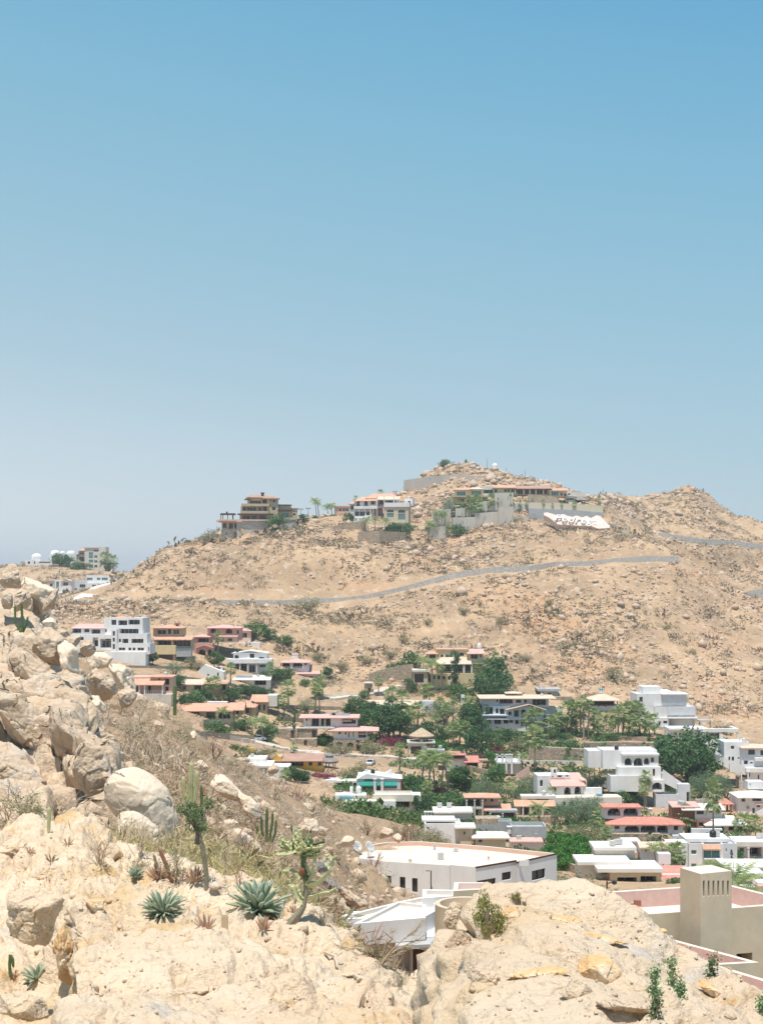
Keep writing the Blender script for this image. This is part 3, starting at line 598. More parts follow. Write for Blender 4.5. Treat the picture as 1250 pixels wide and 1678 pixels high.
    def solarp(s, u0, u1, vf, vb, d0, d1):
        b = MB(); z = s.Z(vf, d0)
        x0, x1 = s.X(u0), s.X(u1); zb = s.Z(vb, d1); b.prism([(x0, d0, z), (x0, d1, zb), (x0, d1, zb - .08), (x0, d0, z - .08)], (x1 - x0, 0, 0))
        for i in range(3):
            for t in (0.1, 0.9): x = x0 + (x1 - x0) * (0.1 + 0.4 * i); y = d0 + (d1 - d0) * t; zz = z + (zb - z) * t; b.box(x - .04, x + .04, y - .04, y + .04, zz - 1.0, zz - 0.09)
        b.build('solar_panel', M['solar'], s.root); return s
    def stairs(s, u0, u1, v0, v1, d, wd=1.4, m='white', wall=True):
        """flight rising from (u0, v0) to (u1, v1) along the front"""
        b = MB(); x0, x1, z0, z1 = s.X(u0), s.X(u1), s.Z(v0), s.Z(v1); n = max(4, int(abs(z1 - z0) / 0.28))
        for i in range(n):
            a, c = x0 + (x1 - x0) * i / n, x0 + (x1 - x0) * (i + 1) / n; z = z0 + (z1 - z0) * (i + 1) / n
            b.box(min(a, c), max(a, c), d, d + wd, z - 1.5, z)
        b.build('stairs', M[m], s.root)
        if wall:
            q = MB(); q.prism([(x0, d - .2, z0 + .9), (x1, d - .2, z1 + .9), (x1, d - .2, z1 - 2.2), (x0, d - .2, z0 - 1.2)], (0, .18, 0)); q.build('stair_wall', M[m], s.root)
        return s
    def poly(s, pts, zt, zb, m='white', ops=None, rim=0.0, rt=0.25, inner=None, top=None, frame='white', name='wall'):
        """block on a free plan; pts (u, Y) anticlockwise from above starting at the front left, zt/zb world heights; ops {edge: [(u0, u1, vt, vb, kind)]}"""
        W = [Vector(((u - CX) * Y / F, Y, 0)) for u, Y in pts]; org = P(s.u0, s.v0, s.Y); mb_ = s.mb(m); n = len(W); ops = ops or {}
        L = [Vector((p.x - org.x, p.y - org.y, 0)) for p in W]; z0, z1 = zb - org.z, zt - org.z
        cx = sum((p for p in L), Vector()) / n
        nrm = []
        for i in range(n):
            a, b = L[i], L[(i + 1) % n]; ax = (b - a); ln = ax.length; ax = ax / ln; nn = Vector((-ax.y, ax.x, 0)); nrm.append(nn)
            lst = []; items = []
            for ua, ub, vt, vb, kind in ops.get(i, []):
                def tt(u):
                    k = (u - CX) / F; A_, B_ = W[i], W[(i + 1) % n]; return (k * A_.y - A_.x) / ((B_.x - A_.x) - k * (B_.y - A_.y))
                ta, tb = tt(ua), tt(ub); ym = W[i].y + (W[(i+1) % n].y - W[i].y) * (ta + tb) / 2
                c0, c1 = (HOR - vb) * ym / F - zb, (HOR - vt) * ym / F - zb
                arch = kind in 'aA'; dep = {'w': .22, 't': .22, 'A': .22, 'o': 1.2, 'a': 1.5, 'd': .25, 'g': .3, 's': .3}[kind]
                lst.append((ta * ln, tb * ln, c0, c1, arch, dep)); items.append((kind, ta * ln, tb * ln, c0, c1, dep))
            o = (a.x, a.y, z0); s.facade(mb_, o, ax, nn, ln, z1 - z0, lst)
            for kind, a_, b_, c0, c1, dep in items:
                if kind == 's':
                    q = MB(); pt = lambda x, z, d: Vector(o) + ax * x + Vector((0, 0, z)) + nn * d
                    q.prism([pt(a_ + .002, c0, dep), pt(b_ - .002, c0, dep), pt(b_ - .002, c1, dep), pt(a_ + .002, c1, dep)], nn * .03); q.build('vent_slot', M['black'], s.root)
                else: s.fill({'w': 'w', 't': 't', 'A': 'w', 'o': 'o', 'a': 'o', 'd': 'D', 'g': 'G'}[kind], o, ax, nn, a_, b_, c0, c1, dep, M[frame])
        inn = []
        for i in range(n):
            n0, n1 = nrm[i - 1], nrm[i]; q = (n0 + n1); q = q / max(0.3, q.dot(n1)); inn.append(L[i] + q * rt)
        tm = s.mb(top or m); im = s.mb(inner or top or m)
        if rim:
            tm.poly([(p.x, p.y, z1 - rim) for p in inn])
            for i in range(n):
                j = (i + 1) % n; a, b, c, d = L[i], L[j], inn[j], inn[i]
                mb2 = s.mb(s.cap) if getattr(s, 'cap', None) else mb_
                mb2.poly([(a.x, a.y, z1), (b.x, b.y, z1), (c.x, c.y, z1), (d.x, d.y, z1)]); im.poly([(d.x, d.y, z1), (c.x, c.y, z1), (c.x, c.y, z1 - rim), (d.x, d.y, z1 - rim)])
        else: tm.poly([(p.x, p.y, z1) for p in L])
        s.flush(); return s
    def done(s):
        s.flush(); r = random.Random(int(s.u0 * 7 + s.v0))
        if s.flat and 1045 < s.v0 < 1500 and s.Y > 152:      # tanks, vents and heaters on the highest flat roof
            x0, x1, y0, y1, z = max(s.flat, key=lambda q: q[4])
            if x1 - x0 > 4 and y1 - y0 > 2:
                for k in range(r.randint(1, 3)):
                    x, y = r.uniform(x0 + .8, x1 - .8), r.uniform(y0 + .7, y1 - .7); b = MB(); q = r.random()
                    if q < .4: b.lathe([(.48, 0), (.5, .1), (.5, .85), (.3, 1.05), (.15, 1.12), (.01, 1.12)], 12, (x, y, z)); b.build('water_tank', M[r.choice(['black', 'dconc', 'acunit'])], s.root)
                    elif q < .75: b.box(x - .4, x + .4, y - .25, y + .25, z + .12, z + .8); b.box(x - .35, x - .25, y - .2, y + .2, z, z + .12); b.box(x + .25, x + .35, y - .2, y + .2, z, z + .12); b.build('air_conditioner', M['acunit'], s.root)
                    else: b.tube([(x, y, z), (x, y, z + .9)], .07, 6); b.lathe([(.02, .2), (.18, .1), (.18, 0)], 8, (x, y, z + .85)); b.build('vent_pipe', M['dconc'], s.root)
        return s
    def flush(s):
        for m, b in s.walls.items():
            if b.f: b.build('wall', M[m], s.root)
        s.walls = {}
# ------------------------------------------------------------------ the town, left to right and top to bottom
def H(label, u, v, Y=None, yaw=0, name='house', cat='house', group=None): return House(name, label, cat, u, v, Y, yaw, group)
# --- far left hill
h = H('tall tan apartment block with teal windows on the far left hilltop', 152, 936, 1055, name='apartment_building', cat='apartment building')
h.block(139, 163, 899, 936, 0, 12, 'cream', front=[(146,153,905,915,'t'),(146,153,917,922,'t'),(146,153,925,931,'t'),(154,162,901,904,'w'),(155,160,910,914,'w'),(155,160,918,922,'w'),(155,160,926,930,'w')])
h.block(163, 174, 896, 936, -1, 12, 'cream', front=[(165,168,908,910,'w'),(165,168,918,920,'w')]); h.block(128, 139, 903, 934, 2, 12, 'tan', front=[(130,137,905,908,'w'),(129,138,912,920,'o'),(130,137,924,930,'w')])
h.hip(127, 141, 902, 899, 1, 13, 'tile'); h.slab(138, 164, 897, 898.6, -.6, 12.6, 'peach'); h.drum(117, 30, 917, 934, 6, 'cream', 4, rim=.5); h.done()
h = H('cluster of white domed villas on the far left hilltop', 85, 926, 1050, name='domed_villa', cat='villa')
h.block(42, 66, 917, 927, 0, 9, 'white', front=[(46,50,920,924,'w'),(56,60,920,924,'w')], rim=.3); h.block(60, 88, 919, 930, -3, 8, 'white', front=[(66,85,920.5,922.5,'o')]); h.block(80, 124, 908, 927, 3, 14, 'white', front=[(84,87,912,916,'w'),(92,95,913,918,'w'),(112,118,914,918,'o')], rim=.3)
h.drum(58, 17, 913, 920, 5, 'white'); h.dome(58, 17, 906.5, 913, 5); h.drum(87, 16, 907, 914, 8, 'white'); h.dome(87, 16, 901, 907, 8); h.drum(113, 14, 906, 914, 8, 'white'); h.dome(113, 14, 902, 906, 8); h.drum(99, 8, 905, 912, 8); h.dome(99, 8, 903, 905, 8); h.done()
h = H('white villa with arched gable front below the far left hilltop', 104, 980, 890)
h.block(90, 118, 950, 972, 0, 9, 'white', front=[(92.5,97.5,953,968,'t'),(104,112,954,960,'w'),(103,113,966,971,'o')]); h.gable(100, 119, 952.5, 949, -.8, 9, 'paletile', 'y'); h.rail(103, 115, 962.5, 966, -.5); h.block(92, 110, 971, 984, -1, 6, 'white'); h.done()
h = H('long flat roofed white villa beside the sloping concrete ramp', 160, 972, 905)
h.block(118, 142, 950, 972, 0, 9, 'greyw', front=[(131,142,957.5,963,'w'),(122,127,964,967,'w')], rim=.3); h.block(141, 184, 942.5, 960, 2, 11, 'white', front=[(141.5,151,946.5,951,'t'),(158,164,946.5,951,'t'),(166,176,946.5,951,'t')], rim=.4)
h.block(141, 186, 955.5, 975, -1, 3, 'white', front=[(152,158,958,962,'t'),(165,175,958,961,'w')]); h.post([179, 187], 945, 962, .5); h.done()
h = H('small house half hidden on the slope left of the white villas', 83, 968, 900); h.block(77, 89, 952, 972, 0, 8, 'cream', front=[(82,87,956,961,'w')]); h.hip(76, 90, 951.5, 949, -.5, 8.5, 'browntile'); h.done()
# sloping white ramp
def ribbon(name, pts, mname, label, cat, kind=None, thick=0.3):
    """pts: (u, v, Y) pairs of left/right edge points, real positions"""
    b = MB(); L = [P(*a) for a, c in pts]; R = [P(*c) for a, c in pts]; i0 = 0
    for k in range(len(pts) - 1):
        b.poly([L[k], R[k], R[k+1], L[k+1]]); dn = Vector((0, 0, -thick))
        b.poly([L[k] + dn, L[k+1] + dn, R[k+1] + dn, R[k] + dn]); b.poly([L[k], L[k+1], L[k+1] + dn, L[k] + dn]); b.poly([R[k+1], R[k], R[k] + dn, R[k+1] + dn])
    o = b.build(name, M[mname]); return tag(o, label, cat, kind=kind)
ribbon('access_road', [((108,988,655),(168,989,650)), ((126,977,690),(166,977.5,690)), ((146,966,745),(181,967,740)), ((155,961,780),(185,961.5,780)), ((184,954,820),(188,952,830))], 'whiteroad', 'pale concrete access road climbing to the far left villas', 'road', 'structure', thick=3)
# car builder
def car(label, u, v, Y, rz, paint, L=4.3):
    r = empty('parked_car', T(u, Y, 0) if Y < 640 else P(u, v, Y), label, 'car', None, rz)
    W2, H1, H2 = 0.88, 0.82, 1.48
    prof = [(-L/2,.35),(-L/2,.75),(-L/2+.15,H1),(-L*.22,H1+.06),(-L*.08,H2-.05),(L*.16,H2),(L*.33,H1+.12),(L/2-.08,H1-.02),(L/2,.55),(L/2,.3)]
    b = MB(); b.prism([(x, -W2, z) for x, z in prof], (0, 2 * W2, 0)); b.build('body', M[paint], r)
    g = MB(); win = [(-L*.2,H1+.1),(-L*.075,H2-.12),(L*.15,H2-.08),(L*.28,H1+.14)]; g.prism([(x, -W2 - .015, z) for x, z in win], (0, 2 * W2 + .03, 0)); g.build('side_window', M['glass'], r)
    for nm, xx in (('windscreen', 0), ('rear_window', 1)):
        q = MB(); a, c = ((prof[3], prof[4]) if xx == 0 else (prof[5], prof[6])); o_ = -.02 if xx == 0 else .02
        q.prism([(a[0] + o_, -W2 + .1, a[1] + .03), (c[0] + o_, -W2 + .1, c[1] - .01), (c[0] + o_ * 2, -W2 + .1, c[1] + .01), (a[0] + o_ * 2, -W2 + .1, a[1] + .05)], (0, 2 * W2 - .2, 0)); q.build(nm, M['glass'], r)
    for x in (-L*.31, L*.31):
        for y in (-W2 + .02, W2 - .02):
            q = MB(); q.tube([(x, y - .1, .33), (x, y + .1, .33)], .33, 12); wh = q.build('wheel', M['rubber'], r)
            q = MB(); q.tube([(x, y - .11, .33), (x, y + .11, .33)], .18, 8); q.build('rim', M['acunit'], wh)
    for y in (-.6, .6):
        q = MB(); q.box(-L/2 - .02, -L/2 + .04, y - .17, y + .17, .58, .72); q.build('headlight', M['acunit'], r)
    return r
# --- left group
h = H('large white terraced villa with stepped balconies at the left of town', 205, 1084, 445, yaw=-4)
h.block(113, 168, 1029, 1050, 3, 12, 'white', front=[(112,128,1031,1038,'o'),(133,142,1031,1037,'w'),(145,160,1032,1039,'o')]); h.shed(111, 168, 1029.5, 1022, 2.5, 12, 'pinktile')
h.block(113, 184, 1040, 1066, 1.2, 9, 'white', front=[(123,135,1044,1050,'w'),(150,159,1045,1060,'o'),(162.5,182,1047,1062,'o')])
h.block(166, 231, 1013, 1041, 3, 13, 'white', front=[(178.5,187,1016,1025,'w'),(190,205,1017,1025,'o'),(207,226,1016,1024,'o'),(168,171,1031,1037,'w'),(192,224,1031,1041,'o')], rim=.4)
h.hip(176, 207, 1013.4, 1009.5, 4, 11, 'tile')
h.block(183, 192.5, 1031, 1069, -.6, 2.5, 'white', front=[(185.5,189.5,1034,1042,'w'),(185.5,189.5,1045,1052,'w'),(185.5,189.5,1055,1064,'w')])
h.block(192, 241, 1038, 1057, .6, 6, 'white', front=[(194,198,1047,1053,'w'),(200,210,1047,1054,'o'),(215,235,1047,1054,'o')], rim=.5); h.block(185, 247, 1054, 1072, -.2, 7, 'white', front=[(195,206,1061,1066,'w'),(211,216,1061,1066,'w'),(218,223,1061,1066,'w'),(226,237,1061,1066,'w'),(244,246,1060,1067,'w')], rim=.4)
h.block(170, 241, 1068, 1086, -1.2, 3, 'white'); h.rail(192, 224, 1040, 1043, .9, step=.6); h.done()
h = H('tan two storey house with arched niche and terracotta roofs right of the white villa', 283, 1082, 440)
h.block(249, 298, 1029, 1043, 3, 11, 'tan', front=[(256,270.5,1032.5,1040,'w'),(282,292,1032,1040,'w'),(273,279,1031,1040,'A')], frame='white'); h.hip(247, 300, 1029.3, 1023, 2, 12, 'tile'); h.chim(283, 290, 1021.5, 1026, 6, 1, 'tile')
h.block(252, 313, 1047, 1067, 1, 10, 'tan', front=[(258,280,1050,1058,'o'),(284,312,1050,1060,'o')]); h.shed(252, 315, 1048, 1041, .2, 4, 'tile'); h.post([258,267,276,285,294,303], 1047.5, 1052, .5, .22, 'wood')
h.block(254, 289, 1057.5, 1072, -.8, 2, 'pale_yellow'); h.block(256, 288, 1066, 1084, -.3, 6, 'tan', front=[(260,284,1073,1084,'g')]); h.block(289, 314, 1060, 1076, -.4, 3, 'dconc'); h.rail(289, 314, 1058, 1063, -.5, 'black', .3); h.done()
h = H('pink house with paired arches and red tiled porch behind tall palm', 345, 1076, 440)
h.block(338, 392, 1029, 1050, 4, 13, 'pink', front=[(343,352,1030,1038,'a'),(368,379,1031,1039,'a'),(386,390,1033,1040,'w')]); h.hip(335, 394, 1029.3, 1023.5, 3, 14, 'pinktile'); h.block(315, 344, 1043, 1060, 1, 9, 'pink', front=[(324,342,1046,1053,'o')]); h.hip(314, 345, 1043.4, 1039, .2, 9.5, 'pinktile'); h.rail(325, 342, 1052.5, 1055.5, .7)
h.block(318, 349, 1054, 1076, -1, 5, 'pink', front=[(326,338,1064,1076,'a'),(341,348,1064,1076,'a')]); h.gable(322, 350, 1061, 1056.5, -1.5, 4, 'pinktile', 'y'); h.block(358, 388, 1042, 1053, 2, 8, 'peach', front=[(372,380,1046,1051,'w'),(361,366,1046,1052,'w')]); h.shed(357, 389, 1043, 1039, 1.4, 6, 'pinktile'); h.block(336, 350, 1077, 1092, -3, 0, 'pink'); h.done()
h = H('small pale cube house with pink hip roof right of the pink house', 400, 1052, 452); h.block(389, 411, 1033, 1053, 0, 8, 'peach', front=[(395,405,1037,1045,'w')]); h.hip(387, 413, 1033.4, 1029, -.6, 8.6, 'pinktile'); h.block(370, 428, 1052, 1060, -2.5, 1, 'white'); h.done()
h = H('white house with low gable and wide white balcony band', 408, 1104, 425)
h.block(381, 437, 1070, 1083, 3, 10, 'white', front=[(408,416,1071.5,1079,'w'),(383,390,1074,1080,'A'),(423,432,1077,1081,'A')]); h.gable(378, 439, 1071, 1066.5, 2.5, 10.5, 'whiteroof', 'y'); h.block(371, 446, 1080, 1087, 0, 5, 'white'); h.block(378, 445, 1087, 1103, 1, 9, 'cream', front=[(384,392,1088,1102,'o'),(394,404,1088,1102,'o'),(408,418,1089,1102,'w'),(425,436,1089,1094,'w')]); h.post([376,393,406,421], 1087, 1103, .4); h.done()
h = H('white stepped gable wall climbing beside the blue green tree', 345, 1110, 410, name='gabled_house'); h.block(324, 367, 1101, 1112, 0, 7, 'white', front=[(356,359,1102,1109,'w'),(340,343,1104,1108,'w')]); h.tri(323, 336, 367, 1101, 1089, 0, 3); h.chim(360, 363, 1093, 1101, 3); h.done()
h = H('peach house with veranda and orange roofs just above the dry slope', 248, 1146, 400)
h.block(246, 281, 1109, 1137, 2, 9, 'peach', front=[(257,262,1112,1116,'w'),(268,276,1113,1123,'o'),(269,275,1126,1133,'o')]); h.hip(244, 283, 1109.3, 1105, 1, 10, 'tile'); h.block(213, 246, 1110, 1118, 3, 9, 'peach'); h.shed(212, 250, 1111, 1107, 3, 9, 'tile')
h.shed(212, 270, 1122, 1112, -2, 3, 'tile'); h.block(216, 269, 1123, 1137, 1, 8, 'peach', front=[(218,229,1125,1136,'o'),(241,266,1124,1136,'o')]); h.post([230,239,268], 1122, 1137, -1.5, .3); h.rail(239, 268, 1131, 1136.5, -1.5); h.block(232, 283, 1137, 1148, -2, 3, 'conc'); h.done()
h = H('low tan house with flat pinkish roof behind green shrubs', 312, 1134, 392); h.block(294, 332, 1121, 1136, 0, 7, 'beige', front=[(318,330,1123,1131,'o'),(299,305,1124,1130,'w')]); h.shed(292, 334, 1121.5, 1113, -.8, 8, 'paletile'); h.block(334, 372, 1119, 1136, 2, 7, 'tan', front=[(338,345,1122,1131,'w'),(360,369,1123,1131,'o')]); h.shed(333, 373, 1120, 1114, 1, 7, 'tile'); h.done()
h = H('low house with solar panels on a white roof', 412, 1122, 395); h.block(381, 442, 1112, 1124, 0, 8, 'white', front=[(385,396,1115,1123,'o'),(417,436,1115,1123,'o')]); h.shed(378, 444, 1114, 1106, -1, 8, 'whiteroof'); h.solarp(385, 412, 1109.5, 1106.5, 3, 6); h.done()
h = H('long ranch house under one wide terracotta roof', 345, 1178, 365)
h.shed(289, 383, 1165, 1152, -1.5, 6, 'tile'); h.block(298, 382, 1163, 1180, 0, 6, 'beige', front=[(318,327,1167,1177,'o'),(338,354,1167,1177,'o'),(358,378,1167,1178,'w')]); h.gable(375, 401, 1163, 1151, -1, 7, 'tile', 'x'); h.block(383, 398, 1161, 1172, 1, 6, 'tan', front=[(386,391,1164,1171,'w')]); h.block(334, 368, 1154, 1158, 7, 10, 'white'); h.done()
h = H('gabled tan wing with timber porch at the right end of the ranch house', 404, 1170, 368); h.block(389, 418, 1157, 1171, 0, 7, 'tan', front=[(394,398,1159,1169,'w'),(402,409,1159,1169,'w')]); h.hip(386, 420, 1158.4, 1148, -1, 8, 'tile'); h.post([390,400,411], 1158, 1170, -.7, .25, 'wood'); h.done()
h = H('tile roofed cottage with blank cream side wall above the terraces', 425, 1166, 378); h.block(412, 438, 1151, 1168, 0, 7, 'tan', front=[(415,419,1154,1164,'w'),(423,427,1154,1164,'w'),(431,435,1154,1164,'w')]); h.shed(410, 440, 1150, 1138, -1, 7, 'tile'); h.block(438, 454, 1140, 1158, 1, 8, 'cream'); h.done()
h = H('grey white hip roofed house with arched porch below the bare hill', 484, 1100, 440)
h.block(461, 506, 1085, 1101, 0, 9, 'greyw', front=[(463,475,1085,1094,'a'),(480,495.5,1084.6,1095,'a'),(499,503,1086,1090,'w')]); h.hip(459, 509, 1085.3, 1079, -1, 10, 'pinktile'); h.chim(477, 487, 1073, 1080, 5, 2, 'white')
h.block(482, 523, 1103, 1115, -3, 4, 'white', front=[(508,514,1107,1112,'w')]); h.shed(480, 526, 1104, 1099, -4, 4, 'pinktile'); h.post([462,478,497], 1085.3, 1095, -.5, .35); h.rail(462, 497, 1092, 1095, -.6); h.done()
h = H('white house with pink roofs and solar panel above stone garages', 545, 1226, 405)
h.block(498, 585, 1177, 1195, 3, 11, 'white', front=[(500,503,1178,1183,'w'),(510,522,1179,1192,'o'),(525,541,1179,1192,'o'),(560,583,1178,1188,'o')]); h.hip(489, 589, 1177, 1170, 1.5, 13, 'pinktile'); h.solarp(539, 571, 1172, 1169, 5, 8); h.post([506,532], 1177, 1194, 1.8, .4, 'stonew')
h.awning(560, 576, 1178, 1183.5, 3, 1.2, 'canvas'); h.awning(578, 587, 1177.5, 1181, 3, 1, 'canvas'); h.block(547, 602, 1197, 1213, 0, 7, 'white', front=[(554,559,1199,1203,'w'),(565,568,1199,1204,'w'),(570.5,573,1199,1208,'w'),(578,580,1199,1208,'w'),(587,600,1199,1209,'o')]); h.hip(537, 621, 1196.6, 1189.5, -1.4, 9, 'pinktile'); h.awning(588, 600, 1199, 1203.5, 0, 1, 'canvas')
h.block(488, 519, 1193, 1210, .5, 5, 'stonew', front=[(511,518,1197,1210,'g'),(500,503,1197,1199,'w')]); h.block(446, 488, 1194, 1216, -1, 5, 'stonew', front=[(477,483,1196,1209,'d')]); h.block(476, 520, 1209, 1224, -3, 1, 'stonew', front=[(499,504,1211,1222,'d')]); h.block(546, 584, 1212, 1230, -1, 4, 'stonew', front=[(551,561,1215,1222,'a'),(569,579,1216,1225,'a')]); h.rail(498, 545, 1191, 1195, 1.2); h.slab(470, 548, 1193, 1194.6, .2, 4, 'conc', 'terrace'); h.done()
h = H('yellow house with long brown roof beside the grey thatch', 478, 1257, 352)
h.block(462, 528, 1246, 1258, 1, 9, 'yellow', front=[(475,497,1248,1257,'o'),(505,512,1248,1256,'w'),(520,527,1249,1256,'w')]); h.shed(451, 529, 1247, 1234.5, -.5, 9, 'browntile'); h.block(446, 462, 1240, 1255, 0, 5, 'tan'); h.tri(444, 452, 466, 1248, 1235, 0, 1, 'yellow'); h.gable(419, 449, 1244, 1236, 1, 8, 'browntile', 'x'); h.block(421, 446, 1244, 1256, 2, 7, 'yellow', front=[(426,434,1247,1254,'o')]); h.block(404, 414, 1228, 1246, 3, 4, 'yellow'); h.done()
h = H('grey thatched round palapa beside the yellow house', 540, 1259, 347, name='palapa', cat='palapa'); h.cone(539, 31, 1240, 1249, 3, 'greythatch'); h.cone(539, 14, 1235, 1240, 3, 'greythatch'); h.post([529,539,549], 1250, 1260, 1, .22, 'wood', 'post', .5); h.post([533,545], 1250, 1260, 5, .22, 'wood', 'post', .5); h.done()
h = H('flat roofed white house peeking over the dry slope at left', 425, 1270, 335); h.block(406, 444, 1256, 1280, 0, 8, 'greyw', front=[(431,440,1261,1267,'w'),(415,420,1260,1266,'w')], top='whiteroof'); h.slab(402, 446, 1254, 1257, -1, 9, 'whiteroof'); h.block(400, 432, 1249, 1257, 6, 13, 'whiteroof'); h.block(444, 474, 1258, 1284, 2, 8, 'white'); h.post([433,439], 1258, 1272, -.7); h.done()
h = H('white house with teal awnings and a slanted pointed wall', 622, 1300, 322)
h.block(504, 553, 1279, 1300, 1, 7, 'white', front=[(535,541,1284,1289,'w'),(543,548,1284,1289,'w')], rim=.3); h.slab(552, 584, 1279, 1282, -1, 4, 'cream', 'pergola'); h.post([578], 1282, 1296, -.6, .3); h.block(556, 584, 1282, 1300, 4, 8, 'beige', front=[(560,581,1284,1298,'o')])
h.block(584, 656, 1277, 1300, 1, 8, 'greyw', front=[(596,612,1274,1281,'w'),(594,613,1288,1299,'o'),(617,626,1288,1299,'o'),(629,651,1288,1292,'w')]); h.block(586, 622, 1271, 1278, 2, 8, 'white', front=[(596,611,1274,1281,'w')]); h.tri(585, 600, 659, 1277, 1268.5, .6, 8, 'white'); h.tri(620, 642, 643.5, 1275, 1263.5, 3, 4, 'white')
h.awning(596, 612, 1274, 1280, 1.6, .8, 'teal'); h.awning(588, 612, 1281, 1288.5, 1, 1.3, 'teal'); h.awning(616, 624, 1281.5, 1288, 1, 1.2, 'teal'); h.awning(628, 650, 1281.5, 1288.5, 1, 1.3, 'teal'); h.post([614,626], 1276, 1300, -.1, .6); h.post([657], 1278, 1300, -.2, .3, 'brick'); h.done()
h = H('low white pool house with beige parapet below the teal awnings', 630, 1325, 300)
h.block(614, 676, 1303, 1330, 1, 8, 'cream', front=[(649,671,1314,1324,'o')], top='flatroof', rim=.4); h.slab(611, 677, 1302, 1313, -.4, .9, 'cream', 'parapet'); h.block(560, 648, 1310, 1322, -3, 1, 'white', top='flatroof'); h.rail(600, 640, 1318, 1324, -3.2, 'acunit', .7); h.slab(556, 576, 1306, 1309.5, 0, 3, 'pool', 'pool'); h.block(548, 600, 1306, 1316, 3, 8, 'white'); h.dome(587, 9, 1293, 1298, 5); h.drum(587, 9, 1298, 1307, 5); h.dome(575, 6, 1294, 1298, 5); h.drum(575, 6, 1298, 1307, 5); h.block(676, 690, 1305, 1325, 2, 8, 'white', front=[(680,684,1309,1318,'w')]); h.done()
# --- hill foot centre
h = H('pale yellow mansion with pink roofs and dark veranda at the hill foot', 745, 1130, 478, name='mansion', cat='mansion')
h.block(700, 718, 1071, 1088, 2, 9, 'pale_yellow', front=[(704,714,1073,1079,'o')]); h.hip(697, 719, 1071.4, 1066, 1, 10, 'tile'); h.block(716, 768, 1066, 1090, 3, 12, 'pale_yellow', front=[(722,727,1073,1078,'A'),(730,743,1073,1082,'t'),(753,761,1070,1076,'A'),(717,720,1073,1078,'A')]); h.slab(715, 769, 1064.4, 1066, 2.6, 12.5, 'tile')
h.block(768, 792, 1071, 1088, 1, 10, 'pale_yellow', front=[(771.5,783,1072.5,1080,'o'),(786,789,1072.5,1078,'w')]); h.shed(765, 794, 1071, 1063, .2, 8, 'pinktile'); h.shed(714, 772, 1088, 1077, -1.5, 3, 'paletile'); h.block(716, 792, 1088, 1106, 1.5, 9, 'pale_yellow', front=[(722,740,1089,1101,'o'),(743,758,1089,1101,'o'),(763,774,1089,1100,'o')]); h.post([741,759.5,772], 1088, 1102, -1, .5, 'white')
h.block(706, 776, 1103, 1128, -2, 6, 'pale_yellow', front=[(709,713,1106,1113,'A'),(716,721,1106,1113,'A'),(724,729,1107,1113,'A'),(733,738,1107,1114,'A')]); h.drum(757, 38, 1109, 1136, 2, 'pale_yellow', 2, rim=.4); h.block(677, 701, 1098, 1126, 0, 8, 'beige', front=[(679,694,1104,1119,'g')]); h.slab(675, 702, 1098, 1101, -.6, 8, 'cream'); h.drum(788, 8, 1060, 1064, 9, 'white'); h.dome(788, 6, 1055, 1060, 9); h.done()
h = H('big grey white three storey villa with wide pale roofs in the middle of town', 840, 1202, 425, name='villa', cat='villa')
h.block(790, 900, 1145, 1160, 2, 13, 'greyw', front=[(813.5,817,1146,1152,'w'),(819,841,1145.4,1154,'o'),(845.5,855,1147,1153,'w'),(859,864,1147,1153,'w'),(873,896,1146,1157,'o')]); h.hip(785, 912, 1144.5, 1138, 0, 15, 'paletile'); h.hip(830, 858, 1138, 1132.5, 5, 10, 'paletile')
h.block(790, 836, 1157, 1178, 1, 10, 'greyw', front=[(796,808,1159,1171,'p'),(812,817,1161,1170,'w'),(819,827,1162,1171,'o')]); h.slab(789, 832, 1171, 1173, -1, 1.6, 'greyw', 'balcony'); h.block(829, 890, 1162, 1180, 0, 9, 'greyw', front=[(842,850,1164,1175,'o'),(853.5,861,1162,1176,'a'),(880,888,1162,1174,'a'),(832,838,1166,1172,'w')]); h.gable(828, 894, 1162.5, 1153.5, -1.2, 9, 'paletile', 'y', um=866); h.tri(832, 862, 889, 1162.6, 1156, -.02, 1, 'greyw')
h.block(790, 890, 1178, 1199, .5, 10, 'greyw', front=[(797,804,1179,1187,'w'),(810,821,1178.5,1187,'o'),(825,833,1178,1186,'o'),(834,841,1178,1185,'w'),(844,850,1178,1187,'o'),(853,861,1179,1190,'o')]); h.slab(789, 832, 1177, 1179, -.8, .6, 'greyw', 'balcony')
h.block(886, 924, 1178, 1200, 3, 9, 'greyw', front=[(888,900,1180,1190,'o'),(903,921,1180,1190,'o')]); h.slab(884, 927, 1176, 1178, .5, 9, 'dconc', 'terrace_roof'); h.post([886,899,912,925], 1178, 1196, .9, .25); h.slab(884, 926, 1191.5, 1193.5, .4, 3, 'white', 'terrace'); h.block(886, 925, 1160, 1177, 4, 8, 'cream', front=[(912,915,1165,1175,'A')]); h.rail(886, 924, 1171, 1177, 1, 'white', .6); h.stairs(890, 904, 1160, 1174, 3.2); h.done()
h = H('small upper house with a flat dark roof behind the three storey villa', 898, 1142, 465); h.block(886, 914, 1132, 1144, 0, 6, 'cream', front=[(897,903,1135,1141,'w')]); h.slab(879, 918, 1128.5, 1132, -2, 7, 'dconc'); h.block(900, 935, 1140, 1148, -4, -1, 'stonew'); h.done()
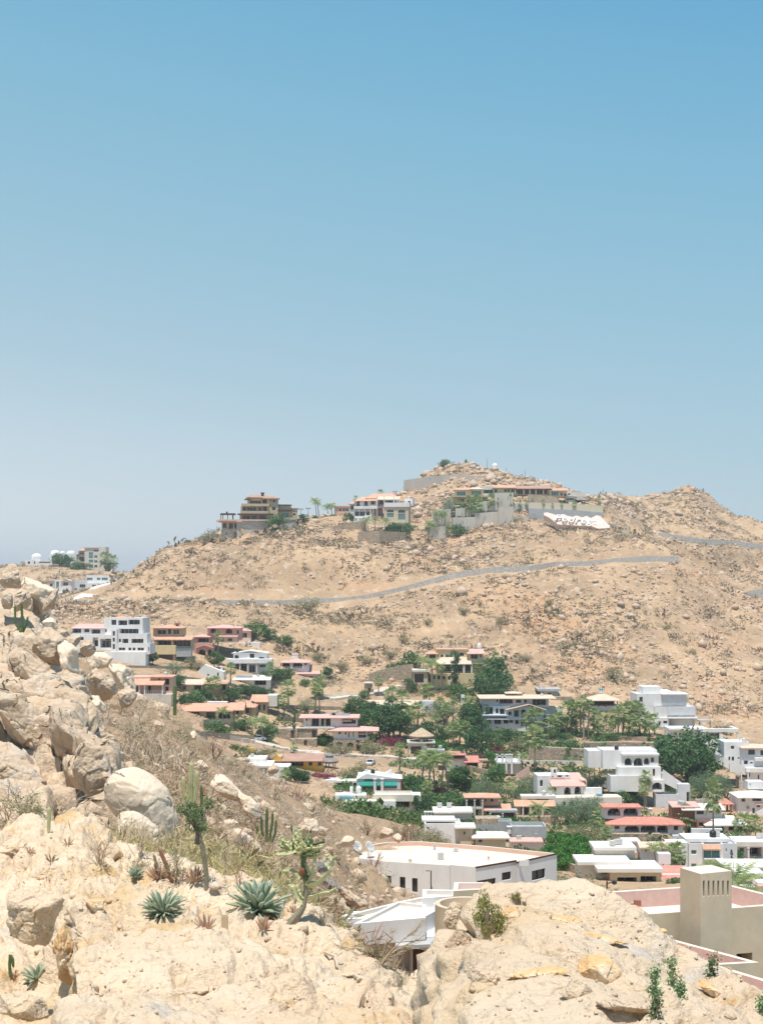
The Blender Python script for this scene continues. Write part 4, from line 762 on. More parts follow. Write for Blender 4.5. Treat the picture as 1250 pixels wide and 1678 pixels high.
h = H('square pavilion with pale hip roof and blue cupola among palms', 988, 1165, 420, name='pavilion', cat='pavilion'); h.hip(962, 1016, 1147, 1136, -2, 9, 'paletile'); h.block(968, 1012, 1157, 1170, 0, 7, 'greyw'); h.block(970, 1010, 1148, 1158, 5, 7, 'wood'); h.post([969,980,991,1011], 1147, 1158, -.2, .3, 'wood'); h.drum(987, 6, 1131, 1137, 3.5); h.dome(987, 7, 1128, 1131.5, 3.5, 'pool'); h.done()  # dark block behind the posts paints the shaded void under the roof
h = H('stack of white terraces with curved glass and rooftop dome at the right', 1095, 1196, 405, yaw=3, name='villa', cat='villa')
h.block(1058, 1088, 1127, 1140, 5, 11, 'white'); h.block(1046, 1129, 1138, 1158, 3, 13, 'white', front=[(1050,1056,1143,1152,'w')], rim=.3); h.dome(1098, 26, 1132.5, 1138.5, 8); h.dome(1078, 6, 1136, 1138.5, 7); h.dome(1070, 6, 1136, 1138.5, 7); h.slab(1086, 1130, 1137.5, 1139.5, 1.5, 9, 'white', 'canopy'); h.slab(1087, 1128, 1140, 1154, 2.2, 2.6, 'greyw', 'glass_screen')
h.block(1074, 1140, 1158, 1178, 1, 11, 'white', front=[(1077,1079,1168,1172,'w')], rim=.3); h.slab(1093, 1140, 1159, 1172, .3, .7, 'greyw', 'glass_screen'); h.block(1052, 1076, 1158, 1192, 3, 9, 'white', front=[(1071,1075,1172,1180,'w')]); h.block(1066, 1096, 1176, 1192, 0, 8, 'white', front=[(1078,1082,1181,1189,'A'),(1086,1093,1181,1186,'w')]); h.drum(1119, 50, 1177, 1198, 5, 'greyw', 2, rim=.6); h.slab(1093, 1143, 1175.5, 1177.5, -1, 3, 'white', 'terrace')
h.slab(1146, 1166, 1181, 1182.6, 0, 5, 'dconc', 'canopy'); h.post([1147,1164], 1183, 1196, .4, .2, 'wood'); h.block(1066, 1100, 1190, 1216, -1, 4, 'greystone'); h.done()
h = H('white house with open rooftop frame right of the dark green tree', 1160, 1240, 385)
h.block(1098, 1160, 1196, 1212, 4, 10, 'white'); h.slab(1098, 1162, 1195, 1198, 2.5, 10, 'white', 'parapet'); h.block(1150, 1180, 1200, 1240, 0, 8, 'white', front=[(1155,1178,1201,1211,'w'),(1166,1172,1227,1231,'w')]); h.slab(1150, 1209, 1194, 1199.5, -.5, 1, 'white', 'beam'); h.post([1179,1207], 1199.5, 1220, -.1, .5); h.slab(1204, 1209, 1194, 1198, 1, 8, 'white', 'beam'); h.block(1180, 1192, 1212, 1240, 3, 8, 'dconc'); h.done()
h = H('white multi level house with exterior stair at the right edge', 1215, 1292, 352)
h.block(1188, 1229, 1217, 1262, 2, 11, 'white', front=[(1199,1205,1223,1229,'w'),(1195,1198.5,1241,1248,'w'),(1200.5,1204.5,1241,1248,'d'),(1210.5,1214,1242,1245,'w')], rim=.25); h.block(1214, 1262, 1225, 1266, 0, 9, 'greyw', front=[(1225,1236.5,1228,1237,'w'),(1245,1256,1229,1238,'w'),(1218,1225,1246,1253,'w'),(1228,1233,1248.5,1251.5,'w')]); h.hip(1213, 1266, 1225, 1218.5, -1, 10, 'paletile')
h.slab(1234, 1270, 1241, 1246, -2, .5, 'white', 'balcony'); h.block(1222, 1275, 1263, 1290, -2, 8, 'white', front=[(1238,1241,1268,1276,'A'),(1222.6,1226,1264,1272,'w')]); h.slab(1218, 1275, 1257, 1264, -3, 2, 'white', 'terrace'); h.block(1209, 1224, 1273, 1294, -1, 4, 'greystone'); h.post([1210,1221], 1262, 1276, -2.5, .3)
h.stairs(1222, 1193, 1262, 1250, -1, 1.6); h.stairs(1192, 1170, 1252, 1234, -1, 1.6); h.block(1170, 1190, 1246, 1262, 1, 2, 'cream'); h.done()
h = H('stacked white house with arched terraces and yellowish palms', 1030, 1318, 335, yaw=2)
h.block(969, 1002, 1234, 1262, 6, 14, 'white', rim=.3); h.block(990, 1080, 1231, 1262, 3, 12, 'white', front=[], rim=.3); h.block(1021, 1080, 1238, 1258, 1, 4, 'white', front=[(1024,1036,1243,1255,'a'),(1039,1054,1243,1256,'a'),(1056,1065,1243,1254,'a'),(1067,1073,1242,1250,'w')]); h.slab(1020, 1081, 1236, 1238.5, .4, 4, 'white', 'cornice')
h.block(1012, 1083, 1257, 1278, 0, 8, 'white', front=[(1069,1073,1260,1272,'d')]); h.block(998, 1066, 1270, 1296, -1.5, 5, 'white', rim=.3); h.block(1062, 1086, 1277, 1296, -2, 4, 'white', front=[(1066,1082,1281,1293,'a')]); h.block(1070, 1108, 1299, 1322, -3.4, 1, 'greyw', rim=.3); h.block(1107, 1127, 1283, 1320, -3, 0, 'greyw', front=[(1121,1126,1296,1320,'p')])
h.stairs(1118, 1084, 1290, 1266, -1, 2.0); h.done()
h = H('white chapel like house with pink roofs, arches and bell gable', 925, 1318, 318, yaw=4)
h.block(883, 905, 1273, 1305, 3, 10, 'white', front=[(887,892,1280,1291,'A')]); h.block(903, 960, 1287, 1306, 0, 8, 'white', front=[(907,911,1290,1297,'A'),(924,935,1290,1303,'a'),(941,952,1289,1302,'a')]); h.shed(903, 959, 1288, 1277, -.8, 5, 'pinktile'); h.block(906, 940, 1273, 1280, 5, 10, 'white', front=[(909,912,1275,1277.6,'w'),(918,926,1274,1277.6,'w'),(932,937,1274,1277,'w')]); h.shed(926, 962, 1280, 1266, 4, 11, 'pinktile'); h.shed(905, 930, 1274, 1269, 5, 10, 'pinktile')
h.block(908, 918, 1262, 1274, 5, 5.8, 'white', front=[(912,916,1264,1271,'A')]); h.block(954, 964, 1280, 1300, 2, 8, 'peach', front=[(955,962,1282,1291,'a')]); h.block(898, 1012, 1302, 1322, -6, 0, 'cream', front=[(915,920,1308,1316,'A'),(926,934,1308,1316,'A')], top='flatroof'); h.slab(973, 983, 1299, 1302.4, -4, -2, 'pool', 'pool'); h.block(956, 986, 1291, 1302, -.5, 1, 'white'); h.done()
h = H('grey thatched palapa on posts at the poolside wall', 999, 1302, 313, name='palapa', cat='palapa'); h.cone(999, 29, 1281, 1291, 2, 'greythatch'); h.post([988,996,1010], 1291, 1303, 0, .2, 'wood', 'post', .3); h.post([990,1008], 1291, 1303, 4, .2, 'wood', 'post', .3); h.done()
h = H('red roofed two storey villa with rows of white arches', 1053, 1388, 275)
h.block(992, 1053, 1325, 1345, 4, 11, 'white', front=[(998,1019,1327,1340,'a'),(1024,1048,1326,1340,'a')]); h.hip(989, 1055, 1325, 1317, 3, 12, 'redtile', inset=1.2); h.block(998, 1118, 1350, 1367, 0, 8, 'white', front=[(1006,1015,1352,1359,'w'),(1023,1047,1352,1364,'a'),(1049,1074,1351,1364,'a'),(1076,1094,1351,1365,'a'),(1103,1111,1352,1361,'w')]); h.hip(992, 1122, 1350.4, 1338, -1.2, 9, 'redtile', inset=4); h.drum(1075, 5, 1333, 1340, 6); h.dome(1075, 7, 1332, 1334, 6)
h.block(1000, 1080, 1364, 1392, -3, 1, 'stonew'); h.chim(1013, 1020, 1336, 1345, 3, 1, 'peach'); h.done()
h = H('white house with brick side wall and white roofs under a lone palm', 1150, 1376, 280)
h.block(1103, 1141, 1325, 1352, 4, 10, 'brick'); h.block(1141, 1185, 1326, 1350, 3, 10, 'white', front=[(1143,1156,1328,1337,'w'),(1163,1172,1325,1334,'w')]); h.shed(1103, 1150, 1322, 1313, 3, 12, 'pinktile'); h.shed(1118, 1190, 1327, 1316, 1.5, 10, 'whiteroof'); h.block(1142, 1168, 1345, 1360, 1, 6, 'brick', front=[(1145,1154,1348,1356,'w')]); h.block(1168, 1226, 1350, 1366, 0, 8, 'tan', front=[(1171,1186,1353,1363,'w'),(1193,1203,1352,1361,'o'),(1208,1222,1353,1362,'o')]); h.hip(1153, 1228, 1351.5, 1336, -1, 9, 'whiteroof', inset=3)
h.block(1130, 1180, 1356, 1372, -3, -1, 'white', rim=.3); h.block(1098, 1140, 1366, 1385, -4, -2, 'greyw'); h.block(1180, 1226, 1366, 1376, -3, 0, 'cream'); h.done()
h = H('red cone roofed gazebo on brick posts above the white roofs', 1187, 1330, 300, name='gazebo', cat='gazebo'); h.hip(1174, 1201, 1317, 1308, -1, 2.6, 'redtile', inset=1.6); h.post([1178,1196], 1317, 1332, -.5, .5, 'brick', 'post', .5); h.post([1180,1194], 1317, 1332, 2, .4, 'brick', 'post', .5); h.done()
h = H('white corner house with broad white hip roof at the right edge', 1230, 1334, 278)
h.block(1208, 1268, 1306, 1335, 0, 9, 'white', front=[(1214,1220.5,1307,1314,'w'),(1232,1247,1307,1313,'o'),(1239,1245,1318,1323,'w'),(1232,1236,1324,1333,'d')]); h.hip(1206, 1275, 1306, 1295, -1, 10, 'whiteroof'); h.block(1236, 1262, 1287, 1300, 8, 12, 'white', front=[(1239,1241,1290,1294,'w')]); h.shed(1236, 1262, 1318, 1314, -1, 1, 'tile'); h.stairs(1236, 1252, 1336, 1327, -1.2, 1); h.drum(1224.5, 4, 1321, 1325, -.1, 'brick'); h.done()
h = H('white house with teal windows and small orange awning roof', 1170, 1424, 222)
h.block(1130, 1155, 1384, 1426, 2, 10, 'white', front=[(1134,1143,1395,1402.5,'t'),(1134,1143,1417,1424,'t')], rim=.3); h.block(1152, 1186, 1384, 1430, 1, 10, 'white', front=[(1153,1180,1393,1407,'t')], rim=.3); h.block(1184, 1210, 1384, 1420, 2, 10, 'greyw', front=[(1184.8,1187,1392,1399,'w'),(1191,1193,1392,1399,'w')], rim=.3); h.shed(1151, 1180, 1391.5, 1383.5, -.2, 1, 'tile'); h.slab(1153, 1185, 1407, 1409, -.4, 1, 'white', 'sill'); h.slab(1126, 1200, 1378, 1383.6, 3, 13, 'white', 'roof'); h.done()
h = H('peach gabled house behind the paired palms', 1085, 1425, 228); h.block(1052, 1100, 1388, 1428, 2, 9, 'white', front=[(1058,1061,1394,1398,'t')]); h.gable(1048, 1120, 1390, 1379, 1, 9, 'paletile', 'x'); h.block(1098, 1131, 1385, 1428, 4, 10, 'white', front=[(1120,1128,1412,1424,'w')]); h.block(1036, 1053, 1402, 1412, 5, 9, 'peach'); h.done()
h = H('flat white house with a shaded porch at the right edge', 1235, 1406, 245); h.block(1206, 1275, 1388, 1410, 1, 9, 'white', front=[(1212,1220,1390,1402,'w'),(1226,1248,1390,1405,'o')]); h.slab(1204, 1275, 1379, 1386.5, -1, 10, 'whiteroof'); h.post([1224,1249], 1388, 1408, -.6, .3); h.done()
h = H('low white hip roofed house with narrow windows behind the beige tower', 1225, 1440, 195)
h.block(1188, 1216, 1419, 1452, 3, 10, 'white', front=[(1190,1197,1421,1425,'w'),(1201,1205,1422,1432,'w')]); h.block(1214, 1275, 1420, 1455, 0, 10, 'greyw', front=[(1225.5,1230,1425,1437,'w'),(1236,1247,1425,1436,'w'),(1248.5,1256,1425,1436,'w')]); h.hip(1186, 1280, 1419.6, 1409, -.8, 11, 'whiteroof'); h.done()
h = H('white house with orange tiled edge at the right margin behind the tower', 1225, 1470, 160); h.block(1198, 1244, 1456, 1480, 2, 8, 'white', front=[(1212,1218,1462,1468,'w'),(1235,1240,1462,1470,'w')]); h.shed(1200, 1236, 1461, 1448, 1, 8, 'tile'); h.block(1240, 1275, 1446, 1480, 0, 8, 'white'); h.shed(1240, 1275, 1452, 1444, -.5, 6, 'tile'); h.slab(1215, 1262, 1438, 1442, 4, 12, 'whiteroof'); h.done()
h = H('low complex of pale flat roofs and wide openings below the red villa', 1015, 1445, 215)
h.block(955, 1005, 1424, 1450, 6, 16, 'cream', front=[(990,1004,1434,1440,'w')], top='whiteroof', rim=.25); h.block(1000, 1084, 1430, 1452, 1, 8, 'beige', front=[(1012,1044,1439,1450,'o'),(1050,1076,1437,1450,'o')]); h.slab(978, 1086, 1424, 1430, 0, 12, 'whiteroof'); h.slab(950, 1040, 1419, 1424, 5, 16, 'whiteroof'); h.slab(985, 1058, 1405, 1410, 14, 24, 'whiteroof'); h.block(988, 1056, 1410, 1425, 15, 22, 'cream'); h.block(974, 1118, 1448, 1470, -5, -2, 'beige', rim=.2); h.done()
h = H('red tiled cottage roofs with a white chimney block by the beige tower', 1095, 1440, 190)
h.shed(1052, 1084, 1428, 1419, 0, 8, 'redtile'); h.shed(1078, 1127, 1440, 1418, -1, 7, 'redtile'); h.block(1086, 1130, 1434, 1455, 1, 8, 'white'); h.block(1056, 1086, 1430, 1450, 3, 8, 'white'); h.block(1086, 1107, 1407, 1424, 7, 10, 'white'); h.done()
h = H('small white garage box with dark opening over the bright hedge', 1034, 1398, 240, name='garage', cat='garage'); h.block(1021, 1048, 1379, 1400, 0, 6, 'white', front=[(1024,1044,1387,1395,'o')]); h.slab(1020, 1049, 1378, 1380, -.5, 6.5, 'whiteroof'); h.block(997, 1006, 1377, 1391, 0, 1, 'white'); h.done()
h = H('peach two storey house with timber balcony and orange roof in mid town', 795, 1343, 288)
h.block(764, 792, 1308, 1340, 1, 9, 'peach', front=[(765,787,1310,1321,'o'),(766,775,1327,1337,'w'),(779,784,1327,1337,'w')]); h.block(788, 818, 1306, 1322, 3, 9, 'peach', front=[(794,797,1309,1316,'w'),(804,809,1309,1316,'w')]); h.hip(760, 821, 1307, 1299, 0, 11, 'tile'); h.slab(762, 792, 1308, 1310.5, -1, 1.5, 'wood', 'balcony_roof'); h.post([764,777,790], 1310, 1338, -.8, .28, 'cream'); h.slab(763, 791, 1322, 1325.5, -1, 1, 'cream', 'balcony')
h.shed(790, 838, 1328, 1317, -1, 6, 'tile'); h.block(792, 838, 1328, 1342, 2, 7, 'peach', front=[(797,810,1330,1341,'o')]); h.slab(800, 847, 1326.5, 1330, -2.5, 3, 'dconc', 'carport_roof'); h.post([802,822,845], 1330, 1344, -2.2, .25, 'cream'); h.block(818, 846, 1330, 1345, 1, 5, 'tan', front=[(825,842,1332,1344,'g')]); h.done()
h = H('low house with long orange roof and pale flat top left of the coconut palm', 878, 1346, 290); h.shed(842, 910, 1321, 1311, -1, 4, 'tile'); h.block(848, 908, 1319, 1338, 0, 7, 'tan', front=[(853,866,1322,1335,'o'),(872,886,1322,1336,'o'),(893,903,1323,1333,'w')]); h.slab(855, 912, 1307, 1311.5, 4, 10, 'whiteroof'); h.post([856,868,888], 1320, 1336, -.7, .3, 'cream'); h.block(840, 912, 1336, 1348, -3, 0, 'stonew'); h.done()
h = H('orange tiled cone palapa with slim posts in the garden', 737, 1332, 295, name='palapa', cat='palapa'); h.cone(737, 33, 1315, 1324.5, 2, 'tile', fringe=.1); h.post([724,731,743,750], 1324, 1334, 1.5, .16, 'wood', 'post', .4); h.done()
h = H('white house with red pyramid roofs beside the coconut grove', 748, 1262, 345); h.block(730, 765, 1243, 1266, 1, 8, 'white'); h.hip(716, 764, 1237, 1231, 0, 9, 'redtile'); h.block(733, 762, 1236, 1244, 3, 8, 'wood', front=[(737,759,1238,1242,'w')]); h.shed(728, 766, 1243, 1240, .3, 4, 'redtile'); h.shed(760, 786, 1249, 1238, -1, 7, 'redtile'); h.block(766, 784, 1248, 1262, 2, 7, 'brick', front=[(768,782,1250,1260,'o')]); h.slab(700, 730, 1232, 1235, 4, 8, 'dconc'); h.slab(784, 800, 1246, 1248, 0, 4, 'browntile', 'canopy'); h.post([799], 1248, 1262, .3, .25, 'wood'); h.done()
h = H('roofless white pavilion with pillars and a pink stair', 832, 1272, 332, name='pavilion', cat='pavilion'); h.block(816, 852, 1251, 1270, 1, 7, 'cream'); h.slab(814, 853, 1249, 1251.5, 0, 8, 'white', 'terrace'); h.post([814,823,834,850], 1236, 1249, .4, .5); h.post([829,838], 1236, 1268, -.2, .5); h.slab(813, 840, 1238.5, 1240, .3, .7, 'white', 'beam'); h.stairs(843, 866, 1274, 1257, -2, 1.6, 'rose'); h.done()
h = H('thatched round palapa over a garage with dark door', 690, 1237, 372, name='palapa', cat='palapa'); h.cone(691, 42, 1194, 1207, 3, 'thatch', fringe=.5); h.post([674,682,700,707], 1207, 1217, 1, .22, 'wood', 'post'); h.rail(670, 710, 1211, 1217, .3, 'wood', .5); h.block(669, 698, 1217, 1238, 0, 7, 'cream', front=[(673,690,1223,1236,'g')]); h.block(697, 712, 1216, 1234, 1, 6, 'stonew'); h.slab(667, 713, 1216, 1218, -.5, 7, 'cream', 'terrace'); h.done()
h = H('small pale thatched umbrella roof above the palm garden', 754, 1192, 400, name='palapa', cat='palapa'); h.cone(754, 26, 1171.5, 1178, 2, 'thatch', fringe=.1); h.post([754], 1176, 1196, 2, .3, 'wood', 'post', 1); h.done()
h = H('small stone gatehouse beside the winding road', 603, 1136, 462, name='gatehouse', cat='gatehouse'); h.block(597, 610, 1119, 1137, 0, 5, 'stonew', front=[(603,608,1127,1136,'d')]); h.hip(596, 611, 1119, 1117, -.4, 5.4, 'conc'); h.done()
h = H('low house with tan roof and stone porch below the gatehouse', 640, 1160, 425); h.shed(598, 688, 1157, 1147, -1, 5, 'paletile'); h.block(602, 686, 1155, 1170, 1, 6, 'beige', front=[(610,628,1158,1168,'o'),(640,650,1158,1168,'w'),(664,680,1158,1168,'o')]); h.done()
h = H('white box room between palms below the yellow mansion', 698, 1166, 415); h.block(689, 710, 1149, 1168, 0, 5, 'greyw', front=[(696,702,1157,1164,'w')], rim=.3); h.block(756, 762, 1140, 1156, 3, 4, 'white'); h.done()
h = H('group of low white flat roofs with small roof vents by the grey block', 735, 1380, 228)
h.block(696, 756, 1352, 1386, 3, 12, 'white', rim=.4, front=[(700,704,1358,1362,'w')]); h.block(754, 775, 1360, 1382, 1, 8, 'beige', front=[(759,763,1363,1369,'w')]); h.slab(745, 780, 1356, 1358.6, 0, 9, 'whiteroof'); h.slab(692, 748, 1349, 1352, 6, 14, 'whiteroof'); h.slab(712, 780, 1342, 1345, 14, 24, 'whiteroof'); h.block(715, 778, 1345, 1356, 15, 23, 'cream')
h.hip(772, 835, 1371, 1362, -2, 8, 'flatroof', inset=1); h.block(778, 828, 1370, 1390, -1, 7, 'beige', front=[(783,790,1374,1380,'w')]); h.block(783, 822, 1352, 1362, 12, 18, 'stonew')
for x in (698, 703, 708, 713): h.chim(x, x + 2.5, 1343, 1350, 8, .4, 'white', 'vent')
h.done()
h = H('unfinished grey rendered building block above the bright green hedge', 865, 1385, 235, name='building', cat='building'); h.block(839, 896, 1356, 1392, 2, 12, 'dconc', rim=.6); h.block(782, 842, 1352, 1372, 8, 14, 'dconc', rim=.4); h.chim(832, 838, 1356, 1368, 1, .8, 'white'); h.done()
h = H('small pale pink roofed store at the foot of the grey block', 862, 1396, 215); h.block(837, 889, 1380, 1402, 1, 7, 'white', front=[(842,846,1386,1391,'w')]); h.shed(835, 890, 1379, 1372, 0, 6, 'pinktile'); h.done()
# --- on the ridge
h = H('three storey tan mansion with curved balconies on the left ridge', 430, 872, 690, yaw=10, name='mansion', cat='mansion')
h.block(409, 446, 814, 829, 3, 12, 'tan', front=[(411,429,820,826,'o'),(431,445,818,824,'o')]); h.hip(406, 450, 814.4, 811, 2, 13, 'browntile', inset=2); h.block(438, 456, 816, 850, 1, 12, 'tan', front=[(447,452,818,823,'w'),(454,455.5,818,823,'w'),(446,452,830,836,'w'),(443,445,817,822,'w')]); h.hip(430, 459, 816.2, 812.5, 0, 13, 'browntile', inset=2)
h.block(398, 441, 829, 842, 2, 11, 'tan', front=[(399,405,831,839,'o'),(406,421,831,838,'o'),(424,430,831,838,'w'),(432,441,830,838,'o')]); h.slab(397, 441, 825.5, 829.5, -.6, 2.5, 'tan', 'balcony'); h.slab(396, 440, 837.5, 842.5, -1, 2.5, 'tan', 'balcony'); h.block(396, 445, 843, 853, 1, 10, 'browntile', front=[(399,410,845,851,'o'),(413,421,845,851,'o'),(425,436,844,852,'o')]); h.slab(391, 448, 842, 843.6, -2, 5, 'wood', 'canopy')
h.drum(432, 4, 807, 813, 5, 'wood'); h.drum(432, 6, 806, 808.4, 5, 'wood'); h.slab(402, 412, 818, 819.4, 0, 4, 'wood', 'canopy'); h.block(456, 478, 827, 850, 3, 10, 'tan', front=[(463,474,839,848,'t')]); h.slab(455, 479, 826, 827.6, 2.5, 10.5, 'wood'); h.slab(455, 479, 835, 837.2, 0, 4, 'wood', 'canopy'); h.block(478, 489, 832, 850, 4, 10, 'tan', front=[(481,486,840,844,'w')]); h.slab(477, 490, 831.6, 833, 3.6, 10.5, 'browntile')
h.block(456, 484, 848, 851.5, -2.4, 3, 'tan'); h.block(457, 484.5, 851, 872, -2, 5, 'greystone'); h.block(388, 446, 853, 872, -3, 4, 'greystone'); h.slab(360, 447, 852, 854.5, -4, 4, 'peach', 'terrace'); h.done()
h = H('terrace pavilion with dark pergola and round stone bastion at the left ridge end', 375, 888, 685, name='terrace', cat='terrace')
h.block(363, 394, 855, 872, 1, 7, 'tan', front=[(365,371,857,865,'o'),(375,382,857,866,'o'),(384,391,857,866,'o')]); h.slab(355, 397, 852.5, 855.3, -1, 8, 'peach', 'terrace'); h.drum(374, 26, 868, 889, 4, 'greystone', 3, rim=.3); h.drum(374, 25, 867, 873, 3.9, 'tan'); h.post([362,373,382], 841, 853, 1, .3, 'wood', 'post'); h.post([364,380], 841, 853, 4, .3, 'wood', 'post'); h.slab(361, 385, 841, 843.4, .3, 5, 'wood', 'pergola'); h.drum(371, 3, 838, 842, 3, 'wood'); h.stairs(395, 404, 867, 874, 0, 1.5, 'tan'); h.done()
h = H('white hilltop mansion with arcades, pergola and big arched windows', 625, 862, 705, yaw=-8, name='mansion', cat='mansion')
h.block(571, 581, 824, 846, 4, 12, 'white', front=[(572,579,827,834,'o')]); h.hip(568, 586, 824.4, 821, 3, 13, 'tile'); h.block(580, 618, 820, 838, 3, 13, 'white', front=[(582,588,821,829,'o'),(595,601,820,828,'o'),(606,613,820,826,'o')]); h.hip(578, 622, 820, 814, 1.5, 14, 'tile', inset=3); h.block(579, 608, 834, 856, 1.5, 8, 'white', front=[(580,587.5,835,845,'a'),(588,597,834,845,'a'),(599,605,833,844,'o')]); h.slab(579, 618, 829, 833.5, .8, 3.5, 'white', 'balcony'); h.block(579, 603, 848, 858, 1, 5, 'white', front=[(580,584,849,854,'o'),(588,595,849,854,'o')])
h.block(604, 634, 828, 856, 2, 10, 'peach', front=[(606,609,833,840,'A'),(612,615,832,845,'A'),(618,626,832,846,'p'),(623,628,841,851,'d')]); h.hip(596, 650, 815.5, 809, 4, 14, 'tile', inset=3); h.block(618, 648, 816, 828, 5, 12, 'white', front=[(619,628,820,825,'o'),(633,641,820,825,'o')]); h.shed(618, 654, 818.5, 813.5, 1, 5, 'paletile'); h.chim(640, 646, 803, 812, 8, 2, 'peach'); h.post([617,629,645], 813, 828, 1, .35)
h.block(630, 669, 831, 858, 0, 10, 'beige', front=[(633.5,645,835,840,'A'),(633.5,645,840.6,848,'t'),(652,664,835.5,841,'A'),(652,664,841.5,852,'t')]); h.slab(629, 671, 824, 831, -.5, 8, 'white', 'balcony'); h.rail(629, 670, 822, 824.5, -.3, 'black', .5); h.block(660, 674, 816, 828, 6, 12, 'white', front=[(666,670,820,825,'w')]); h.block(604, 665, 856, 862, -.5, 6, 'beige'); h.done()
h = H('peach house with tiny windows behind the green bush on the ridge', 562, 850, 730); h.block(548, 572, 831, 852, 0, 9, 'peach', front=[(556,559,833,838,'w'),(562,565,833,838,'w'),(567,570,833,838,'w')]); h.slab(547, 573, 829, 831.5, -.5, 9, 'tile'); h.block(528, 549, 843, 852, 2, 7, 'peach'); h.done()
h = H('long sand coloured mansion with dark windows spread along the ridge', 790, 832, 716, name='mansion', cat='mansion')
h.block(746, 775, 803, 818, 1, 10, 'pale_yellow', front=[(748,763,805,812,'t'),(772,774.6,806,812,'w')]); h.hip(744, 776, 802.4, 799.5, 0, 11, 'tile', inset=1.5); h.block(771, 792, 802, 816, 0, 9, 'pale_yellow', front=[(772,788,804,811,'t')]); h.hip(769, 791, 801.4, 798.5, -1, 10, 'paletile', inset=1.5); h.block(790, 812, 796, 812, 2, 10, 'cream', front=[(792.5,808,802,808,'o')]); h.block(808, 832, 798, 812, 1, 10, 'pale_yellow', front=[(810,815,801,807,'w'),(826,831,801,806,'w')]); h.shed(806, 846, 799, 795, 0, 8, 'tile')
h.block(830, 900, 800, 811, 3, 11, 'tan', front=[(832,842,801,807,'o'),(846,857,801,809,'o'),(860,867,801,809,'o'),(870,877,801,809,'o'),(880,897,801,809,'o')]); h.shed(832, 905, 800.4, 796, 0, 10, 'browntile'); h.post([844,858,868,878,890], 800.5, 810, .4, .35, 'tan'); h.block(900, 929, 803, 814, 1, 9, 'pale_yellow', front=[(903,915,805,812,'t'),(918,922,807,812,'w'),(924,928,808,813,'w')]); h.shed(898, 932, 803.6, 800, 0, 8, 'tile')
h.slab(740, 800, 812.5, 815, -2, 4, 'tan', 'balcony'); h.block(742, 800, 815, 826, 0, 8, 'tan', front=[(752,760,817,822,'o'),(765,770,817,823,'w'),(776,788,816,822,'o'),(790,793,815,820,'w')]); h.done()
h = H('low white lounge with glass front and thatched palapa at the ridge end', 940, 822, 722); h.block(927, 942, 812, 823, 1, 7, 'white', front=[(928,941,815.5,820,'t')]); h.slab(926, 944, 811, 813, 0, 7.5, 'white'); h.block(933, 965, 804, 812, 12, 18, 'cream', front=[(935,939,806,810,'w')]); h.cone(952, 28, 812, 819.5, 4, 'greythatch', fringe=.1); h.post([945,952,959], 819, 824, 3, .3, 'wood', 'post'); h.done()
h = H('small beige flat roofed houses below the right end of the white lettering', 1015, 868, 690); h.block(987, 1004, 850, 862, 10, 16, 'cream', front=[(989,992,853,857,'w'),(995,998,853,857,'w')]); h.block(992, 1012, 858, 866, 4, 10, 'dconc', rim=.3); h.block(1010, 1030, 862, 874, 0, 7, 'beige', front=[(1012,1018,864,868,'o'),(1019,1021,865,869,'w'),(1024,1026,865,869,'w')], rim=.3); h.done()
h = H('white domed lookout at the top of the rocky peak', 811, 772, 845, name='lookout_tower', cat='tower'); h.drum(811, 9, 763, 776, 2, 'white', 2); h.dome(811, 9, 758.5, 763, 2); h.block(803, 822, 768, 778, 0, 8, 'white', front=[(806,809,770,774,'w')]); h.block(818, 836, 772, 782, 1, 8, 'cream', front=[(822,824,774,778,'w')]); h.done()
# ------------------------------------------------------------------ the three big buildings just below the camera
h = H('large white house with broad pale pink roof below the dry slope', 779, 1500, 150)
[ANCH.append((P(*q).x, P(*q).y, P(*q).z, 4.0)) for q in ((608,1444,153),(632,1466,151.5),(660,1482,150),(690,1490,149.5),(730,1500,149))]; h.cap = 'flatroof'
zt = -(1421 - 950) * 150 / F
h.poly([(568,155.5),(623,153.6),(624,153.2),(737,150.9),(738,151.2),(779,150),(846,153.6),(846.5,152.6),(912,157.6),(800,161.8),(686,164.9),(632,164.3),(586,161.4)], zt, zt - 8.5, 'white', rim=.45, rt=.3, inner='peach', top='flatroof',
   ops={0: [(596,603,1419,1431,'w')], 2: [(632,641,1435,1451,'w'),(655,664,1437,1460,'w'),(675,684,1439,1462,'w')], 5: [(781,812,1441,1455,'w'),(822,837,1429,1442,'w')], 7: [(871,893,1425,1441,'w')]}, frame='black')
org = P(779, 1500, 150)
def nearbox(h, m, name, u0, v0, Y, wx, wy, wz, rz=0.0):
    p = P(u0, v0, Y) - org; b = MB(); b.box(-wx/2, wx/2, -wy/2, wy/2, 0, wz); o = b.build(name, M[m], h.root); o.location = p; o.rotation_euler = (0, 0, rz); return o
# dark coping along the right front edges
for a, b2 in (((779,150),(846,153.6)), ((846.5,152.6),(912,157.6))):
    A_, B_ = P(a[0], 950, a[1]), P(b2[0], 950, b2[1]); d = (B_ - A_).normalized(); n_ = Vector((d.y, -d.x, 0)) * .06
    q = MB(); q.prism([Vector((A_.x, A_.y, zt - .12)) + n_ - org, Vector((B_.x, B_.y, zt - .12)) + n_ - org, Vector((B_.x, B_.y, zt + .03)) + n_ - org, Vector((A_.x, A_.y, zt + .03)) + n_ - org], -n_ * 3); q.build('coping', M['wood'], h.root)
q = MB(); q.box(-.32, .32, -.2, .2, .25, .95); q.box(-.3, -.2, -.15, .15, 0, .25); q.box(.2, .3, -.15, .15, 0, .25); q.lathe([(.24, 0), (.24, .02)], 14, (0, 0, 0)); ac = q.build('air_conditioner', M['acunit'], h.root); ac.location = P(722, 1411.5, 156.5) - org
